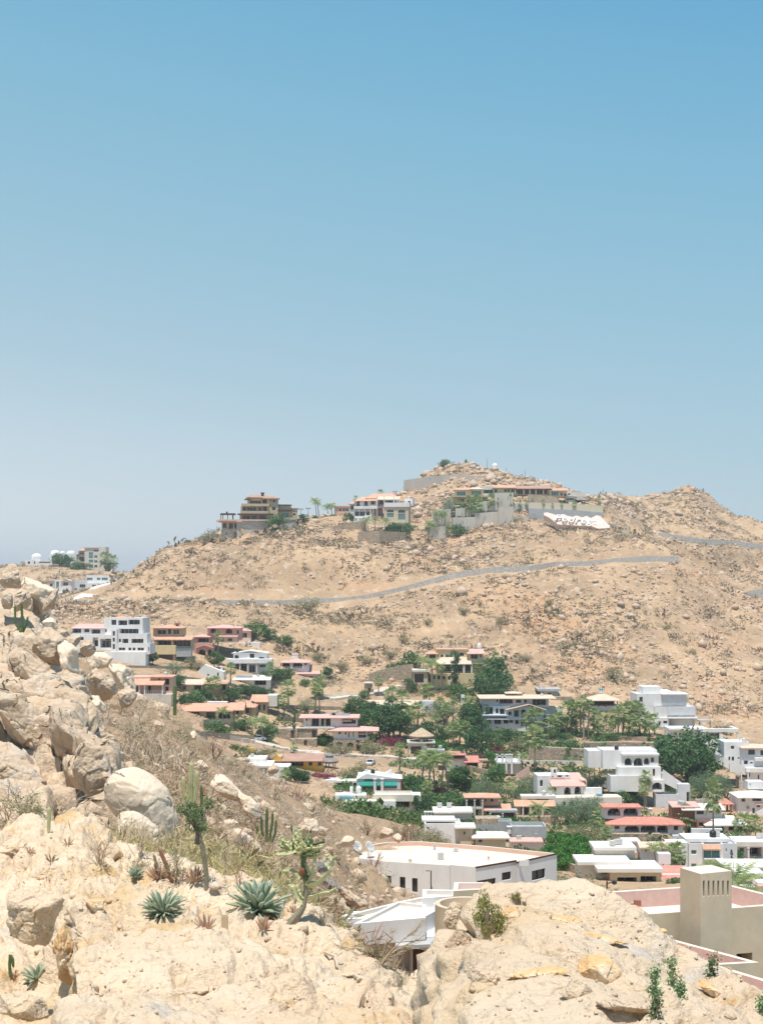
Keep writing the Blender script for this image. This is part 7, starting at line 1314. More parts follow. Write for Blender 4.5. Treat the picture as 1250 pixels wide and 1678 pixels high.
T_(FP, [(871,1158,1212),(880,1162,1214),(862,1168,1210),(876,1190,1262)], 'tall fan palm', 'in front of the three storey villa'); T_(GB, [(822,1192,1216),(836,1194,1216),(848,1196,1218),(900,1196,1214),(912,1198,1216),(928,1200,1216),(884,1198,1218)], 'dark hedge shrub', 'at the foot of the three storey villa')
T_(OB, [(858,1204,1234),(846,1208,1236),(868,1216,1236),(776,1160,1180)], 'yellowish shrub', 'on the slope below the three storey villa'); T_(BG, [(810,1220,1234),(782,1234,1248)], 'pink flowering bush', 'near the pavilion with pillars'); T_(BR[1:], [(802,1230,1250),(816,1252,1272)], 'fresh green shrub', 'left of the pavilion with pillars')
T_(CP, [(852,1232,1270),(766,1140,1175)], 'young coconut palm', 'right of the pavilion with pillars'); T_(FP, [(927,1150,1204),(935,1146,1206),(944,1152,1206),(951,1150,1208),(956,1140,1212),(963,1146,1212),(972,1160,1206),(980,1166,1210),(992,1164,1206),(1004,1162,1206),(1012,1158,1208),(1020,1152,1206),(1030,1150,1206),(1040,1148,1206)], 'fan palm', 'in the grove under the square pavilion', 'palms in the grove under the pavilion')
T_(FP[1:], [(1048,1154,1208),(1056,1166,1206),(1064,1172,1214),(1072,1170,1202),(916,1166,1206),(905,1172,1210),(1000,1176,1212),(1034,1172,1212)], 'shorter palm', 'on the right side of the pavilion grove', 'short palms in the pavilion grove')
T_(GB, [(964,1196,1210),(980,1200,1212),(996,1200,1214),(1010,1202,1214),(1026,1196,1212),(1044,1198,1212),(1058,1200,1214)], 'low dark shrub', 'between the trunks of the pavilion grove')
T_(GB[:1], [(936,1212,1238),(924,1210,1234)], 'trailing green shrub', 'over the rubble terrace wall')
T_(TR[2:3], [(1123,1192,1280,392)], 'huge dark green fig tree', 'between the white villas at right', sxy=1.22); T_(TR[:1], [(1100,1218,1282,380)], 'dark tree', 'hugging the left side of the huge fig tree', sxy=1.0); T_(TR[1:2], [(1150,1222,1276,384)], 'dark tree', 'hugging the right side of the huge fig tree')
T_(BT, [(1160,1258,1318),(1176,1262,1316),(1146,1268,1314),(1188,1276,1316),(1136,1280,1312)], 'olive green thicket tree', 'below the huge dark fig tree'); T_(FP[2:3], [(1168,1276,1366,268)], 'lone very tall thin palm', 'standing over the white and brick house', sxy=.55)
T_(YP, [(966,1243,1278),(1000,1242,1278),(1008,1246,1284),(974,1244,1280)], 'yellowing palm', 'beside the stacked white house'); T_(CP, [(982,1242,1282),(958,1250,1280)], 'green coconut palm', 'among the yellowing palms')
T_(FP[:2], [(1058,1262,1322),(1055,1284,1334)], 'shaggy fan palm', 'in front of the stacked white house'); T_(GB, [(1030,1242,1256),(1090,1276,1296),(1096,1280,1296),(1028,1290,1316),(1016,1294,1318),(1040,1296,1318),(1078,1280,1290),(1068,1255,1262)], 'terrace shrub', 'on the stacked white house')
T_(FP[2:], [(985,1322,1364),(990,1340,1384),(994,1352,1396)], 'fan palm', 'left of the red roofed villa'); T_(FP[3:], [(1124,1318,1372),(1218,1332,1378),(1238,1336,1378),(1228,1334,1374)], 'full fan palm', 'right of the red roofed villa'); T_(TR[1:2], [(1128,1348,1370)], 'dark shrub', 'behind the full fan palm')
T_(BT, [(930,1308,1350),(945,1300,1356),(962,1304,1352),(918,1316,1350),(975,1300,1344)], 'dense grey green thicket tree', 'behind the bright hedge'); T_(OB, [(958,1352,1392),(972,1344,1390),(940,1350,1372)], 'dry olive thicket bush', 'right of the bright hedge')
T_(BR, [(905,1360,1384),(918,1364,1392),(932,1366,1394),(946,1366,1400),(960,1374,1404),(975,1376,1408),(912,1380,1408),(926,1386,1418),(940,1388,1420),(902,1384,1410),(956,1390,1418),(970,1388,1416),(918,1396,1424)], 'bright green bush', 'in the big hedge right of the large roof', 'bushes of the bright green hedge')
T_(CP[1:2], [(884,1312,1362,280)], 'coconut palm with golden fronds', 'in front of the long orange roof'); T_(BR, [(798,1336,1356),(812,1336,1356),(830,1338,1356),(866,1340,1356),(786,1338,1352),(845,1338,1354)], 'green garden shrub', 'in front of the peach timber balcony house')
T_(TR, [(756,1254,1296),(764,1260,1296),(745,1258,1292)], 'dark round tree', 'right of the coconut grove'); T_(BT, [(790,1268,1302),(800,1278,1304),(784,1280,1310),(820,1284,1308),(848,1290,1310)], 'grey green tree', 'above the peach timber balcony house'); T_(GB, [(808,1256,1278),(855,1290,1308),(866,1296,1310),(884,1294,1312),(892,1296,1312),(714,1300,1330),(702,1296,1326),(728,1300,1334),(756,1296,1330),(764,1310,1336),(748,1300,1318)], 'leafy shrub', 'in the gardens of mid town')
T_(GB[1:], [(668,1278,1302),(680,1270,1304),(690,1284,1310),(676,1288,1316),(684,1302,1330)], 'deep green bush', 'right of the teal awning house'); T_(BG, [(720,1286,1302),(700,1308,1322),(668,1312,1324),(678,1318,1328)], 'reddish flowering bush', 'left of the orange cone palapa')
T_(FP[:1], [(655,1217,1278)], 'lone fan palm', 'on the bare earth mound above the teal awnings'); T_(FP[3:], [(481,1216,1236),(450,1222,1238)], 'squat fan palm', 'above the brown roofed yellow house'); T_(FP[1:2], [(701,1278,1330,300)], 'thin fan palm', 'behind the pool house')
T_(TR, [(478,1254,1282),(490,1258,1284),(500,1262,1286)], 'dark garden tree', 'between the flat white house and the teal awning house'); T_(FP[3:], [(468,1258,1286),(462,1262,1282)], 'squat palm', 'beside the flat white house at left'); T_(BG, [(520,1264,1278),(532,1266,1280),(541,1266,1280)], 'magenta bush', 'in front of the yellow house terrace'); T_(GB, [(552,1284,1296),(566,1286,1298)], 'low green plant', 'on the terrace left of the teal awnings')
T_(CP[2:], [(587,1296,1316)], 'potted young palm', 'beside the white domes of the pool house'); T_(OB, [(572,1254,1278),(590,1246,1276),(600,1252,1276),(434,1222,1248),(412,1222,1242)], 'dry olive shrub', 'on the bare mound by the yellow house')
T_(CP[:1], [(1075,1380,1424,215),(1086,1378,1422,218)], 'weeping palm', 'of the pair behind the red cottage roofs'); T_(FP[3:], [(1112,1380,1420,216),(1100,1382,1418,218)], 'dark full palm', 'between the weeping palms and the teal windows'); T_(CP[2:], [(1165,1408,1428,205),(1178,1412,1428,205)], 'short palm tuft', 'behind the beige chimney tower')
T_(CP[2:3], [(1211,1420,1468,130)], 'single small palm', 'just right of the beige chimney tower'); T_(FP[3:], [(1088,1368,1386),(1216,1366,1384),(1182,1372,1384)], 'low fan palm', 'along the cream wall below the brick house'); T_(GB, [(1198,1388,1408),(1206,1392,1410),(1098,1438,1454),(1110,1436,1452),(1120,1438,1452),(1014,1396,1412),(1026,1396,1410),(1040,1398,1414),(1050,1404,1422),(1062,1398,1420)], 'rounded garden bush', 'around the pale roofs at lower right')
T_(OB[:1], [(930,1424,1452,170),(950,1428,1456,165),(965,1436,1458,160),(1012,1452,1470,130)], 'dry brownish bush', 'on the bank right of the large white house')
T_(OB, [(506,974,1004,575)], 'big olive bush', 'standing alone under the hill road wall'); T_(OB, [(1052,840,856,900)], 'dark bush', 'on the saddle left of the right hand peak')
# cypress
cyp = Proto('cypress', 9); o, _c = crown('crown', 'dleaf', 90, .6, 9, .85, 40, 1800, .3, cyp.root, .5, .5); b = MB(); b.tube([(0,0,-.5),(0,0,7)], [.16,.05], 6); b.build('trunk', M['bark'], cyp.root)
Yc = ground_Y(745, 1130, 150, 600) - 5.5; p = T(745, Yc); cyp.place(p, (HOR - 1051) * Yc / F - p.z, 'tall dark columnar cypress rising in front of the yellow mansion', 'cypress'); p = P(482, 1206, 400); cyp.place(p, 46 * 400 / F, 'thin dark columnar cypress left of the white house with the solar panel', 'cypress', None, 1, .7); p = P(1198, 1412, 220); cyp.place(p, 24 * 220 / F, 'small columnar cypress beside the narrow twin windows', 'cypress', None, 2)
# ridge and far hill plants
T_(CP[:1], [(519,815,850,735),(523,818,850,740)], 'tall palm', 'on the skyline right of the tan ridge mansion'); T_(CP[2:], [(538,826,848,730),(544,824,850,728)], 'shorter palm', 'on the skyline beside the peach ridge house'); T_(GB, [(570,840,856,700),(498,842,852,700),(516,844,852,705),(532,842,854,715),(546,842,854,715),(452,842,860,684)], 'green bush', 'along the ridge between the mansions')
T_(FP[3:], [(624,802,822,725),(583,812,826,725)], 'palm top', 'showing behind the white hilltop mansion'); T_(CP[2:], [(614,846,870,680),(631,848,870,682),(603,846,872,680)], 'small palm', 'below the white hilltop mansion'); T_(GB, [(642,858,872,684),(650,856,874,684),(660,856,870,686)], 'round bush', 'under the arched windows of the white mansion')
T_(CP[2:], [(698,862,886,690),(704,852,884,690),(711,856,884,690)], 'palm', 'on the lowest planter of the terraced garden', sxy=.7); T_(CP[2:], [(716,836,866,694),(724,838,864,694),(730,836,864,695),(734,856,880,690),(728,822,840,706),(736,816,838,706)], 'palm', 'on the left planters of the terraced garden', sxy=.5)
T_(FP[1:], [(745,818,838,702),(754,820,836,702),(768,812,840,699),(779,810,850,696),(784,812,846,698),(804,808,840,701),(808,812,838,701),(815,816,838,701)], 'palm', 'on the left half of the terraced garden', sxy=.55); T_(FP[:2], [(836,802,830,703),(841,818,846,702),(852,820,848,702),(863,820,848,702),(846,806,828,706)], 'slender palm', 'in the wall recesses of the terraced garden', sxy=.5)
T_(FP[2:], [(890,818,838,702),(920,822,838,702),(940,820,838,702),(905,824,840,702),(981,812,828,720),(872,816,828,706),(888,820,830,706)], 'palm', 'on the right half of the terraced garden', sxy=.55); T_(GB, [(752,844,852,700),(760,845,853,700),(776,843,851,699),(790,836,842,701),(800,836,841,701),(812,836,840,701),(748,830,836,704),(758,831,837,704),(772,830,835,704),(706,882,888,690),(724,884,889,690),(694,884,890,690)], 'low hedge plant', 'along the left tiers of the terraced garden')
T_(GB[:1], [(870,822,828,705),(884,823,829,705),(898,823,829,705),(912,824,830,706),(926,824,830,706),(940,823,829,706),(954,824,830,706),(966,826,833,706),(978,826,834,706),(984,832,840,704),(786,818,824,708),(797,817,823,708)], 'green edging plant', 'along the right tiers of the terraced garden')
T_(GB, [(748,858,872,686)], 'light green bush', 'at the foot of the tall stained wall'); T_(FP[3:], [(174,905,936,1040),(180,908,936,1035),(186,910,937,1030)], 'palm', 'right of the far tan apartment block'); T_(GB, [(100,906,920,1045),(112,912,922,1042),(126,920,938,1030),(140,922,938,1030),(180,922,936,1035)], 'green bush', 'around the far domed villas'); T_(GB[:1], [(728,752,764,850),(808,766,776,850)], 'small green bush', 'on the rocks of the summit')
T_(OB, [(348,866,886,676),(335,872,890,674),(1185,1180,1194,470),(1003,1090,1110,520)], 'grey green bush', 'on the open hillside')

T_(TR[:2], [(777,1150,1198),(768,1160,1200),(781,1172,1208)], 'dark leafy tree', 'against the left wall of the three storey villa'); T_(FP, [(758,1144,1196),(742,1138,1190),(733,1150,1196),(722,1142,1186)], 'slim fan palm', 'left of the three storey villa')
T_(CP, [(842,1286,1318),(828,1282,1316),(905,1288,1318)], 'coconut palm', 'behind the long orange roof'); T_(BT[:1], [(966,1262,1300),(976,1268,1304),(872,1262,1300),(862,1270,1304)], 'soft green tree', 'around the chapel like house')
T_(FP[1:], [(1142,1380,1404),(1196,1340,1376),(1130,1288,1322)], 'scattered fan palm', 'at the far right of town'); T_(BR, [(1180,1362,1378),(1166,1366,1380),(1212,1404,1420),(1180,1404,1420),(1240,1404,1420)], 'bright shrub', 'among the white roofs at right')
T_(FP[2:], [(610,1180,1216),(626,1176,1214),(655,1172,1212),(666,1176,1214)], 'garden palm', 'beside the thatched palapa garage'); T_(TR[1:2], [(700,1180,1214),(690,1188,1216),(722,1192,1222)], 'mid green garden tree', 'between the thatched palapa and the umbrella roof'); T_(OB[:1], [(560,1080,1096),(640,1060,1074),(600,1070,1086),(520,1066,1084),(862,1068,1084),(938,1048,1064),(700,1010,1024),(820,1010,1026),(1130,1060,1076),(1090,1020,1034),(760,990,1004),(900,980,992),(660,1040,1054)], 'large grey green bush', 'on the open slope above town')
# ------------------------------------------------------------------ dry brush (uncountable) and the plants of the near slope and outcrops
def scrub(name, p, rad, seed, mn, label, nq, ln=.5, wd=.28, flat=.8, cat='scrub'):
    r = np.random.RandomState(seed); n = len(p); d = rdir(r, n * nq); d[:, 2] = np.abs(d[:, 2]); R = np.repeat(rad, nq); c = np.repeat(p, nq, 0) + d * (R * r.uniform(.35, 1, n * nq))[:, None] * np.array([1, 1, flat])
    ax = d + r.normal(size=d.shape) * .6; ax /= np.linalg.norm(ax, axis=1, keepdims=True); V, Fq = quads(c, ax, rdir(r, n * nq), R * ln * r.uniform(.6, 1.4, n * nq), R * wd * r.uniform(.6, 1.4, n * nq))
    o = np_mesh(name, V, Fq, 4, M[mn]); return tag(o, label, cat, kind='stuff')
def hill_pts(n, seed, lo, Y0=492, Y1=1060):
    u, Y, p = rand_ground(n, -10, 1270, Y0, Y1, seed); g = fbm(p * np.array([1, 1, .5]), 26, 3, 71) + .5 * fbm(p, 6, 2, 72); r = np.random.RandomState(seed + 1)
    k = (r.uniform(size=n) < np.clip(.55 + g * .9 - lo, .06, 1)) & clear_of(p[:, 0], p[:, 1], .8); return p[k]
r_ = np.random.RandomState(3)
p = hill_pts(60000, 21, -.04); scrub('dry_scrub', p, r_.lognormal(-.2, .6, len(p)), 22, 'scrub', 'leafless grey brown scrub covering the hillside', 24, .36, .20, .75)
p = hill_pts(16000, 31, .15); scrub('dry_scrub', p, r_.lognormal(.0, .55, len(p)), 32, 'gscrub', 'grey green scrub dotted over the hillside', 22, .38, .24, .8)
u, Y, p = rand_ground(5200, 230, 1280, 225, 500, 41); k = (fbm(p, 18, 3, 81) > -.1) & clear_of(p[:, 0], p[:, 1], .7); p = p[k]; scrub('dry_scrub', p, r_.lognormal(-.3, .35, len(p)), 42, 'scrub', 'dry scrub on the open lots between the houses', 14, .45, .2, .8)
u, Y, p = rand_ground(5200, 380, 1200, 235, 470, 51); k = (fbm(p, 22, 3, 91) > -.02) & clear_of(p[:, 0], p[:, 1], .62); p = p[k]; scrub('garden_undergrowth', p, r_.lognormal(.15, .35, len(p)), 52, 'bright2', 'green undergrowth filling the gardens of the town', 30, .36, .26, .95, 'undergrowth')
u, Y, p = rand_ground(2700, 560, 1010, 290, 455, 57); k = (fbm(p, 15, 3, 93) > -.15) & clear_of(p[:, 0], p[:, 1], .6); p = p[k]; scrub('garden_undergrowth', p, r_.lognormal(.3, .35, len(p)), 58, 'leaf', 'deeper green bushes crowding the middle of the town', 34, .34, .25, 1.0, 'undergrowth')
u, Y, p = rand_ground(2600, -10, 760, 24, 60, 61, 1.0); k = (fbm(p, 5, 3, 95) > -.35) & (u < 520); pn = p[k]; scrub('dry_brush', pn, r_.lognormal(-1.05, .35, len(pn)), 62, 'twig', 'dry twiggy brush on the nearest part of the slope', 90, .42, .03, 1.0)
u, Y, p = rand_ground(3300, -10, 800, 55, 200, 63, 1.0); k = fbm(p, 9, 3, 96) > -.4; pn = p[k]; scrub('dry_brush', pn, r_.lognormal(-.7, .38, len(pn)), 64, 'gtwig', 'grey dry brush over the upper slope', 85, .40, .035, .95)
u, Y, p = rand_ground(1500, -10, 760, 30, 190, 65, 1.0); k = fbm(p, 8, 3, 97) > .1; pn = p[k]; scrub('dry_brush', pn, r_.lognormal(-.8, .35, len(pn)), 66, 'redtwig', 'russet dry brush in patches on the slope', 70, .40, .035, .9)
u, Y, p = rand_ground(1300, -10, 760, 26, 150, 67, 1.0); k = fbm(p, 8, 3, 98) > 0; pn = p[k]; scrub('dry_brush', pn, r_.lognormal(-1, .35, len(pn)), 68, 'olive', 'sparse olive leaved brush on the slope', 46, .3, .12, .9)
u, Y, p = rand_ground(2200, 180, 640, 20, 34, 69, 1.0); scrub('dry_grass', p, r_.lognormal(-1.5, .3, len(p)), 70, 'grass', 'straw coloured grass behind the near outcrop', 26, 1.1, .035, 1.6, 'grass')
# --- agaves and aloes
def agave(seed, R=.42, n=46, m='agave', w=.055, curl=.55, dry=8, up=1.35, name='agave', lo=-.25):
    root = empty(name, (0, 0, -500)); r = random.Random(seed)
    def leaf(b, az, el, L, w, curl):
        e = Vector((math.cos(az), math.sin(az), 0)); s_ = Vector((-math.sin(az), math.cos(az), 0)); N_ = 7; rows = []; p = e * .03
        for k in range(N_ + 1):
            t = k / N_; a = el - curl * t * t; d = e * math.cos(a) + Vector((0, 0, math.sin(a))); up_ = s_.cross(d) * -1; ww = w * (.55 + 1.7 * t) * (1 - t) ** .62 if t < 1 else 0.0; ww = max(ww, .001)
            rows.append((p - s_ * ww + up_ * ww * .45, p - up_ * ww * .1, p + s_ * ww + up_ * ww * .45, p - up_ * (.010 + ww * .35))); p = p + d * L / N_
        i0 = len(b.v)
        for q in rows: b.v += [tuple(x) for x in q]
        for k in range(N_):
            a = i0 + 4 * k
            for x, y in ((0, 1), (1, 2), (2, 3), (3, 0)): b.f.append((a + x, a + y, a + 4 + y, a + 4 + x))
    b = MB()
    for i in range(n):
        t = i / (n - 1); leaf(b, i * 2.39996 + r.uniform(-.15, .15), up * (1 - t) + lo * t + r.uniform(-.1, .1), R * (.72 + .35 * math.sin(math.pi * min(1, .25 + t * .8))) * r.uniform(.85, 1.1), w * r.uniform(.85, 1.15), curl * r.uniform(.3, 1.2))
    b.build('leaves', M[m], root, True)
    if dry:
        b = MB()
        for i in range(dry): leaf(b, r.uniform(0, 6.28), -.25 + r.uniform(-.25, .15), R * r.uniform(.6, .9), w * .8, .9)
        b.build('dry_leaves', M['agavedry'], root, True)
    return root
def put(o, loc, label, cat, rz=0, tilt=(0, 0), scale=1, group=None):
    o.location = loc; o.rotation_euler = (tilt[0], tilt[1], rz); o.scale = (scale,) * 3; return tag(o, label, cat, group)
p = atL(268, 1498, -.02); put(agave(1, .31, 84, w=.021, dry=12), p, 'blue green spiky agave alone on the bare rock, left of centre', 'agave', .3, (-.12, 0), 36 / (.31 * F / p.y) * 1.08)
p = atL(427, 1500, -.02); put(agave(2, .36, 60, w=.034, dry=16, curl=.45, up=1.45), p, 'largest grey green agave with dry brown skirt near the candelabra cactus', 'agave', 1.1, (-.05, .05), 52 / (.36 * F / p.y) * 1.02)
p = atL(58, 1606, -.02); put(agave(3, .28, 26, w=.035, dry=4, curl=.35), p, 'green agave in the lower left hollow', 'agave', .4, (-.2, -.1), 27 / (.28 * F / p.y))
p = atL(222, 1436, -.02); put(agave(4, .28, 26, w=.04, dry=3, curl=.3, up=1.45, lo=.2), p, 'small upright green agave behind the rock crest', 'agave', .9, (0, 0), 17 / (.28 * F / p.y))
for k, (u, v, px, n, lab, kw) in enumerate([
 (336, 1520, 24, 16, 'reddish aloe between the two big agaves', dict(up=1.5, lo=.3)), (431, 1532, 22, 14, 'pale pink aloe in front of the largest agave', dict(up=1.5, lo=.75)), (318, 1452, 24, 20, 'red leaved aloe at the foot of the dead cactus trunk', dict(up=1.5, lo=.55)),
 (262, 1440, 26, 24, 'wide clump of red aloe behind the lone agave', dict(up=1.5, lo=.35)), (470, 1500, 15, 12, 'red aloe tuft between the largest agave and the cactus base', dict(up=1.5, lo=.5)), (284, 1444, 18, 14, 'small red aloe right of the wide aloe clump', dict(up=1.5, lo=.4)),
 (84, 1412, 13, 12, 'small dry aloe rosette at the upper left of the outcrop', dict(up=1.3, lo=.2)), (112, 1388, 12, 12, 'dry spiky aloe beside the crest at left', dict(up=1.4, lo=.2)), (49, 1400, 12, 12, 'tiny reddish aloe near the left margin', dict(up=1.3, lo=.2)),
 (610, 1532, 18, 14, 'withered pale aloe below the thorny branches', dict(up=1.4, lo=.2)), (20, 1604, 16, 14, 'reddish aloe at the left margin beside the hollow agave', dict(up=1.4, lo=.2))]):
    p = atL(u, v, -.01); put(agave(20 + k, .2, n, 'aloe' if k not in (6, 9) else 'agavedry', w=.016, dry=0, curl=-.15, name='aloe', **kw), p, lab, 'aloe', k, (0, 0), px / (.2 * F / p.y))
# --- cacti
def ribbed(b, pts, rad, nr=9):
    """fluted column along pts"""
    pts = [Vector(p) for p in pts]; n = nr * 2; i0 = len(b.v); K = len(pts)
    for k, p in enumerate(pts):
        a = (pts[min(k+1, K-1)] - pts[max(k-1, 0)]).normalized(); x = a.cross(Vector((0, 1, .05))).normalized(); y = a.cross(x); t = k / (K - 1); R = rad * (1 if t < .85 else math.sqrt(max(.02, 1 - ((t - .85) / .15) ** 2)))
        for j in range(n): q = 2 * math.pi * j / n; rr = R * (1.0 if j % 2 else .78); b.v.append(tuple(p + (x * math.cos(q) + y * math.sin(q)) * rr))
    for k in range(K - 1):
        for j in range(n): c = i0 + k * n + j; d = i0 + k * n + (j + 1) % n; b.f.append((c, d, d + n, c + n))
    e = i0 + (K - 1) * n; b.f.append(tuple(e + j for j in range(n)))
def cactus(label, u, v, Y, stems, rpx, m='cactus', loc=None):
    """stems: lists of (du, v) pixel points from the base up"""
    o = loc if loc is not None else P(u, v, Y); Y = o.y; S = Y / F; root = empty('cactus', o, label, 'cactus')
    for i, st in enumerate(stems):
        b = MB(); base = [Vector((du * S, (i % 3 - 1) * rpx * S * .5, (v - vv) * S)) for du, vv in st]; fine = []
        for k in range(len(base) - 1):
            for t in np.linspace(0, 1, 6, endpoint=False): fine.append(base[k].lerp(base[k+1], t))
        fine.append(base[-1]); ribbed(b, fine, rpx * S * (1 if i == 0 else .85)); b.build('stem', M[m], root, False)
    return root
cactus('tall three armed column cactus on the dry slope', 313, 1320, 42, [[(0,1325),(0,1290),(1,1246)], [(0,1322),(6,1310),(9,1285),(10,1262)], [(-2,1322),(-11,1300),(-13,1272)]], 4.2, 'ycactus')
cactus('single thin column cactus right of the three armed cactus', 330, 1340, 44, [[(0,1345),(1,1312),(0,1285)]], 2.6)
cactus('three stemmed cactus group high on the left cliff', 33, 1034, 41, [[(4,1036),(4,1006),(3,987)], [(2,1036),(-7,1022),(-8,990)], [(5,1036),(11,1022),(13,1010)]], 2.2)
cactus('solitary dark cactus column on the ridge of the dry slope', 287, 1170, 78, [[(0,1172),(0,1145),(1,1120)]], 3.0)
cactus('short pale cactus stump on the crest at upper left', 80, 1352, 0, [[(0,1356),(1,1335),(1,1314)]], 3.0, 'ycactus', atL(80, 1362, 0))
cactus('small hooked cactus at the left margin', 17, 1600, 0, [[(0,1602),(-1,1580),(0,1565),(4,1572),(5,1586)]], 2.6, 'cactus', atL(17, 1604, 0))
cactus('clump of dark green cactus behind the candelabra cactus', 437, 1376, 56, [[(0,1380),(0,1350),(1,1322)], [(4,1380),(9,1350),(10,1330)], [(-3,1380),(-8,1360),(-9,1336)], [(8,1380),(14,1366),(16,1342)], [(-6,1380),(-14,1368),(-16,1352)]], 2.6)
cactus('tiny far cactus on the skyline of the left hill slope', 272, 922, 672, [[(0,923),(0,914),(0,907)]], 1.1)
b_ = cactus('leaning brown dead cactus trunk on the outcrop rim', 274, 1444, 0, [[(6,1446),(-2,1420),(-16,1388)]], 3.4, 'redtwig', atL(276, 1446, 0)); cactus('second leaning dead cactus stem beside the brown one', 262, 1440, 0, [[(0,1442),(-6,1420),(-13,1398)]], 2.6, 'oldcactus', atL(264, 1442, 0))
# dead trunk with leafy vine crown
o_ = atL(337, 1458, 0); S = o_.y / F; root = empty('dead_cactus_trunk', o_, 'dark leaning cactus trunk holding up a leafy green bush', 'cactus'); b = MB(); ribbed(b, [Vector((x * S, 0, z * S)) for x, z in ((2, -4), (2, 20), (-1, 45), (-5, 70), (-9, 92))], 4.4 * S, 8); b.build('trunk', M['oldcactus'], root)
vb = tree('vine_bush', 'bleaf2', 95, H=3, R=1.7, base=.02, ncl=26, nl=2100, leaf=.17, clr=.3, aspect=.6, shell=.3); vb.place(Vector((o_.x - 16 * S, o_.y + .15, o_.z + 84 * S)), 72 * S, 'round leafy green bush on top of the dark leaning trunk', 'bush', None, 0, .9)
# candelabra cactus: joined wavy stems
o_ = atL(488, 1512, -.02); S = o_.y / F; root = empty('candelabra_cactus', o_, 'sprawling yellow green candelabra cactus with twisted corky base', 'cactus')
b = MB(); pt = lambda x, v, y=0: Vector(((x - 488) * S, y * S, (1512 - v) * S)); b.tube([pt(478, 1520), pt(486, 1500), pt(496, 1484), pt(500, 1462), pt(499, 1440)], [8 * S, 6.5 * S, 4.6 * S, 4 * S, 3.6 * S], 9); b.tube([pt(470, 1516, -6), pt(482, 1502, -3), pt(490, 1492)], [5 * S, 6 * S, 4 * S], 7); b.build('corky_base', M['oldcactus'], root)
cr = random.Random(5)
def wav(pts, r0, r1=None, mn='ycactus'):
    r0 *= 1.25; b = MB(); pts = [pt(*q) for q in pts]; fine = []
    for k in range(len(pts) - 1):
        for t in np.linspace(0, 1, 5, endpoint=False): fine.append(pts[k].lerp(pts[k+1], t) + Vector((cr.uniform(-1, 1), cr.uniform(-1, 1), cr.uniform(-1, 1))) * S * .7)
    fine.append(pts[-1]); n = len(fine); i0 = len(b.v)
    for k, p_ in enumerate(fine):
        a = (fine[min(k+1, n-1)] - fine[max(k-1, 0)]).normalized(); x = a.cross(Vector((0, 1, .1))).normalized(); y = a.cross(x); t = k / (n - 1); R = (r0 + ((r1 or r0 * .7) - r0) * t) * S * (1 + .22 * math.sin(k * 2.2)) * (1 if k < n - 1 else .3)
        for j in range(6): q = 2 * math.pi * j / 6; rr = R * (1.15 if j % 2 else .45); b.v.append(tuple(p_ + (x * math.cos(q) + y * math.sin(q)) * rr))
    for k in range(n - 1):
        for j in range(6): c = i0 + k * 6 + j; d = i0 + k * 6 + (j + 1) % 6; b.f.append((c, d, d + 6, c + 6))
    b.build('stem', M[mn], root)
wav([(499,1442),(496,1420),(494,1400),(488,1386)], 5, 4, 'cactus'); wav([(499,1450),(516,1446),(530,1436),(540,1424),(544,1406),(552,1402)], 4.2, 2.4); wav([(504,1470),(520,1464),(538,1462),(548,1456),(552,1462)], 3.6, 2.2); wav([(498,1480),(486,1470),(480,1452),(470,1446)], 4, 2.6); wav([(500,1448),(510,1432),(513,1412),(516,1396)], 3.4, 2.2)
wav([(499,1470),(490,1462),(484,1448)], 3.4, 2.4); wav([(540,1424),(530,1412),(528,1402)], 2.6, 2); wav([(544,1408),(536,1402),(532,1394)], 2.4, 1.8); wav([(510,1436),(502,1424),(498,1412)], 2.6, 2); wav([(494,1440),(482,1428),(474,1424),(462,1426)], 3.2, 2.2)
for i in range(44):
    a = cr.uniform(-.35, math.pi + .35); x0, v0 = 489 + cr.uniform(-5, 5), 1392 - cr.uniform(-6, 8); L_ = cr.uniform(14, 36); yy = cr.uniform(-14, 14); x1, v1 = x0 + math.cos(a) * L_ * 1.15, v0 - math.sin(a) * L_ * .75; wav([(x0, v0, yy * .4), ((x0 + x1) / 2 + cr.uniform(-5, 5), (v0 + v1) / 2 + cr.uniform(-2, 6), yy), (x1, v1, yy * 1.3), (x1 + cr.uniform(-5, 5), v1 - cr.uniform(5, 12), yy * 1.3)], 2.4, 1.5, cr.choice(['ycactus', 'ycactus', 'cactus']))
b = MB(); b.lathe([(.01, .06), (.03, .03), (.03, 0), (.01, -.03)], 7); o = b.build('red_fruit', M['redfl'], root); o.location = pt(494, 1428, -8)
# --- bare and leafy shrubs
SH = [bare('bare_shrub', 1, H=1.6, nstem=6), bare('bare_shrub', 2, H=1.5, nstem=5, mn='gtwig'), bare('bare_shrub', 3, H=1.3, nstem=7, depth=4, spread=.9), bare('bare_shrub', 4, H=1.2, nstem=5, mn='redtwig', spread=.8)]
LS = [bare('leafy_shrub', 5, H=1.3, nstem=5, leafm_='olive', nleaf=500, leaf=.07, spread=.9), bare('leafy_shrub', 6, H=1.3, nstem=6, leafm_='olive', nleaf=700, leaf=.06, spread=1.1), bare('leafy_shrub', 7, H=1.2, nstem=5, mn='gtwig', leafm_='bleaf2', nleaf=260, leaf=.06, spread=.9)]
def shrub(pr, u, v, hpx, label, Y=None, at_=None, sxy=1.0, Y1=185):
    if at_: p = at_(u, v, -.02)
    else:
        Y = Y or ground_Y(u, v, 24, Y1); p = T(u, Y, .08)
    pr.place(p, hpx * p.y / F, label, 'shrub', 'dry shrubs of the near slope' if pr in SH else 'leafy shrubs of the near slope', u * .7, sxy)
shrub(SH[0], 224, 1404, 74, 'upright bare shrub of dark branches in front of the whaleback boulder', None, atL); shrub(SH[2], 166, 1418, 66, 'bare little tree with a reddish trunk on the crest', None, atL, .9)
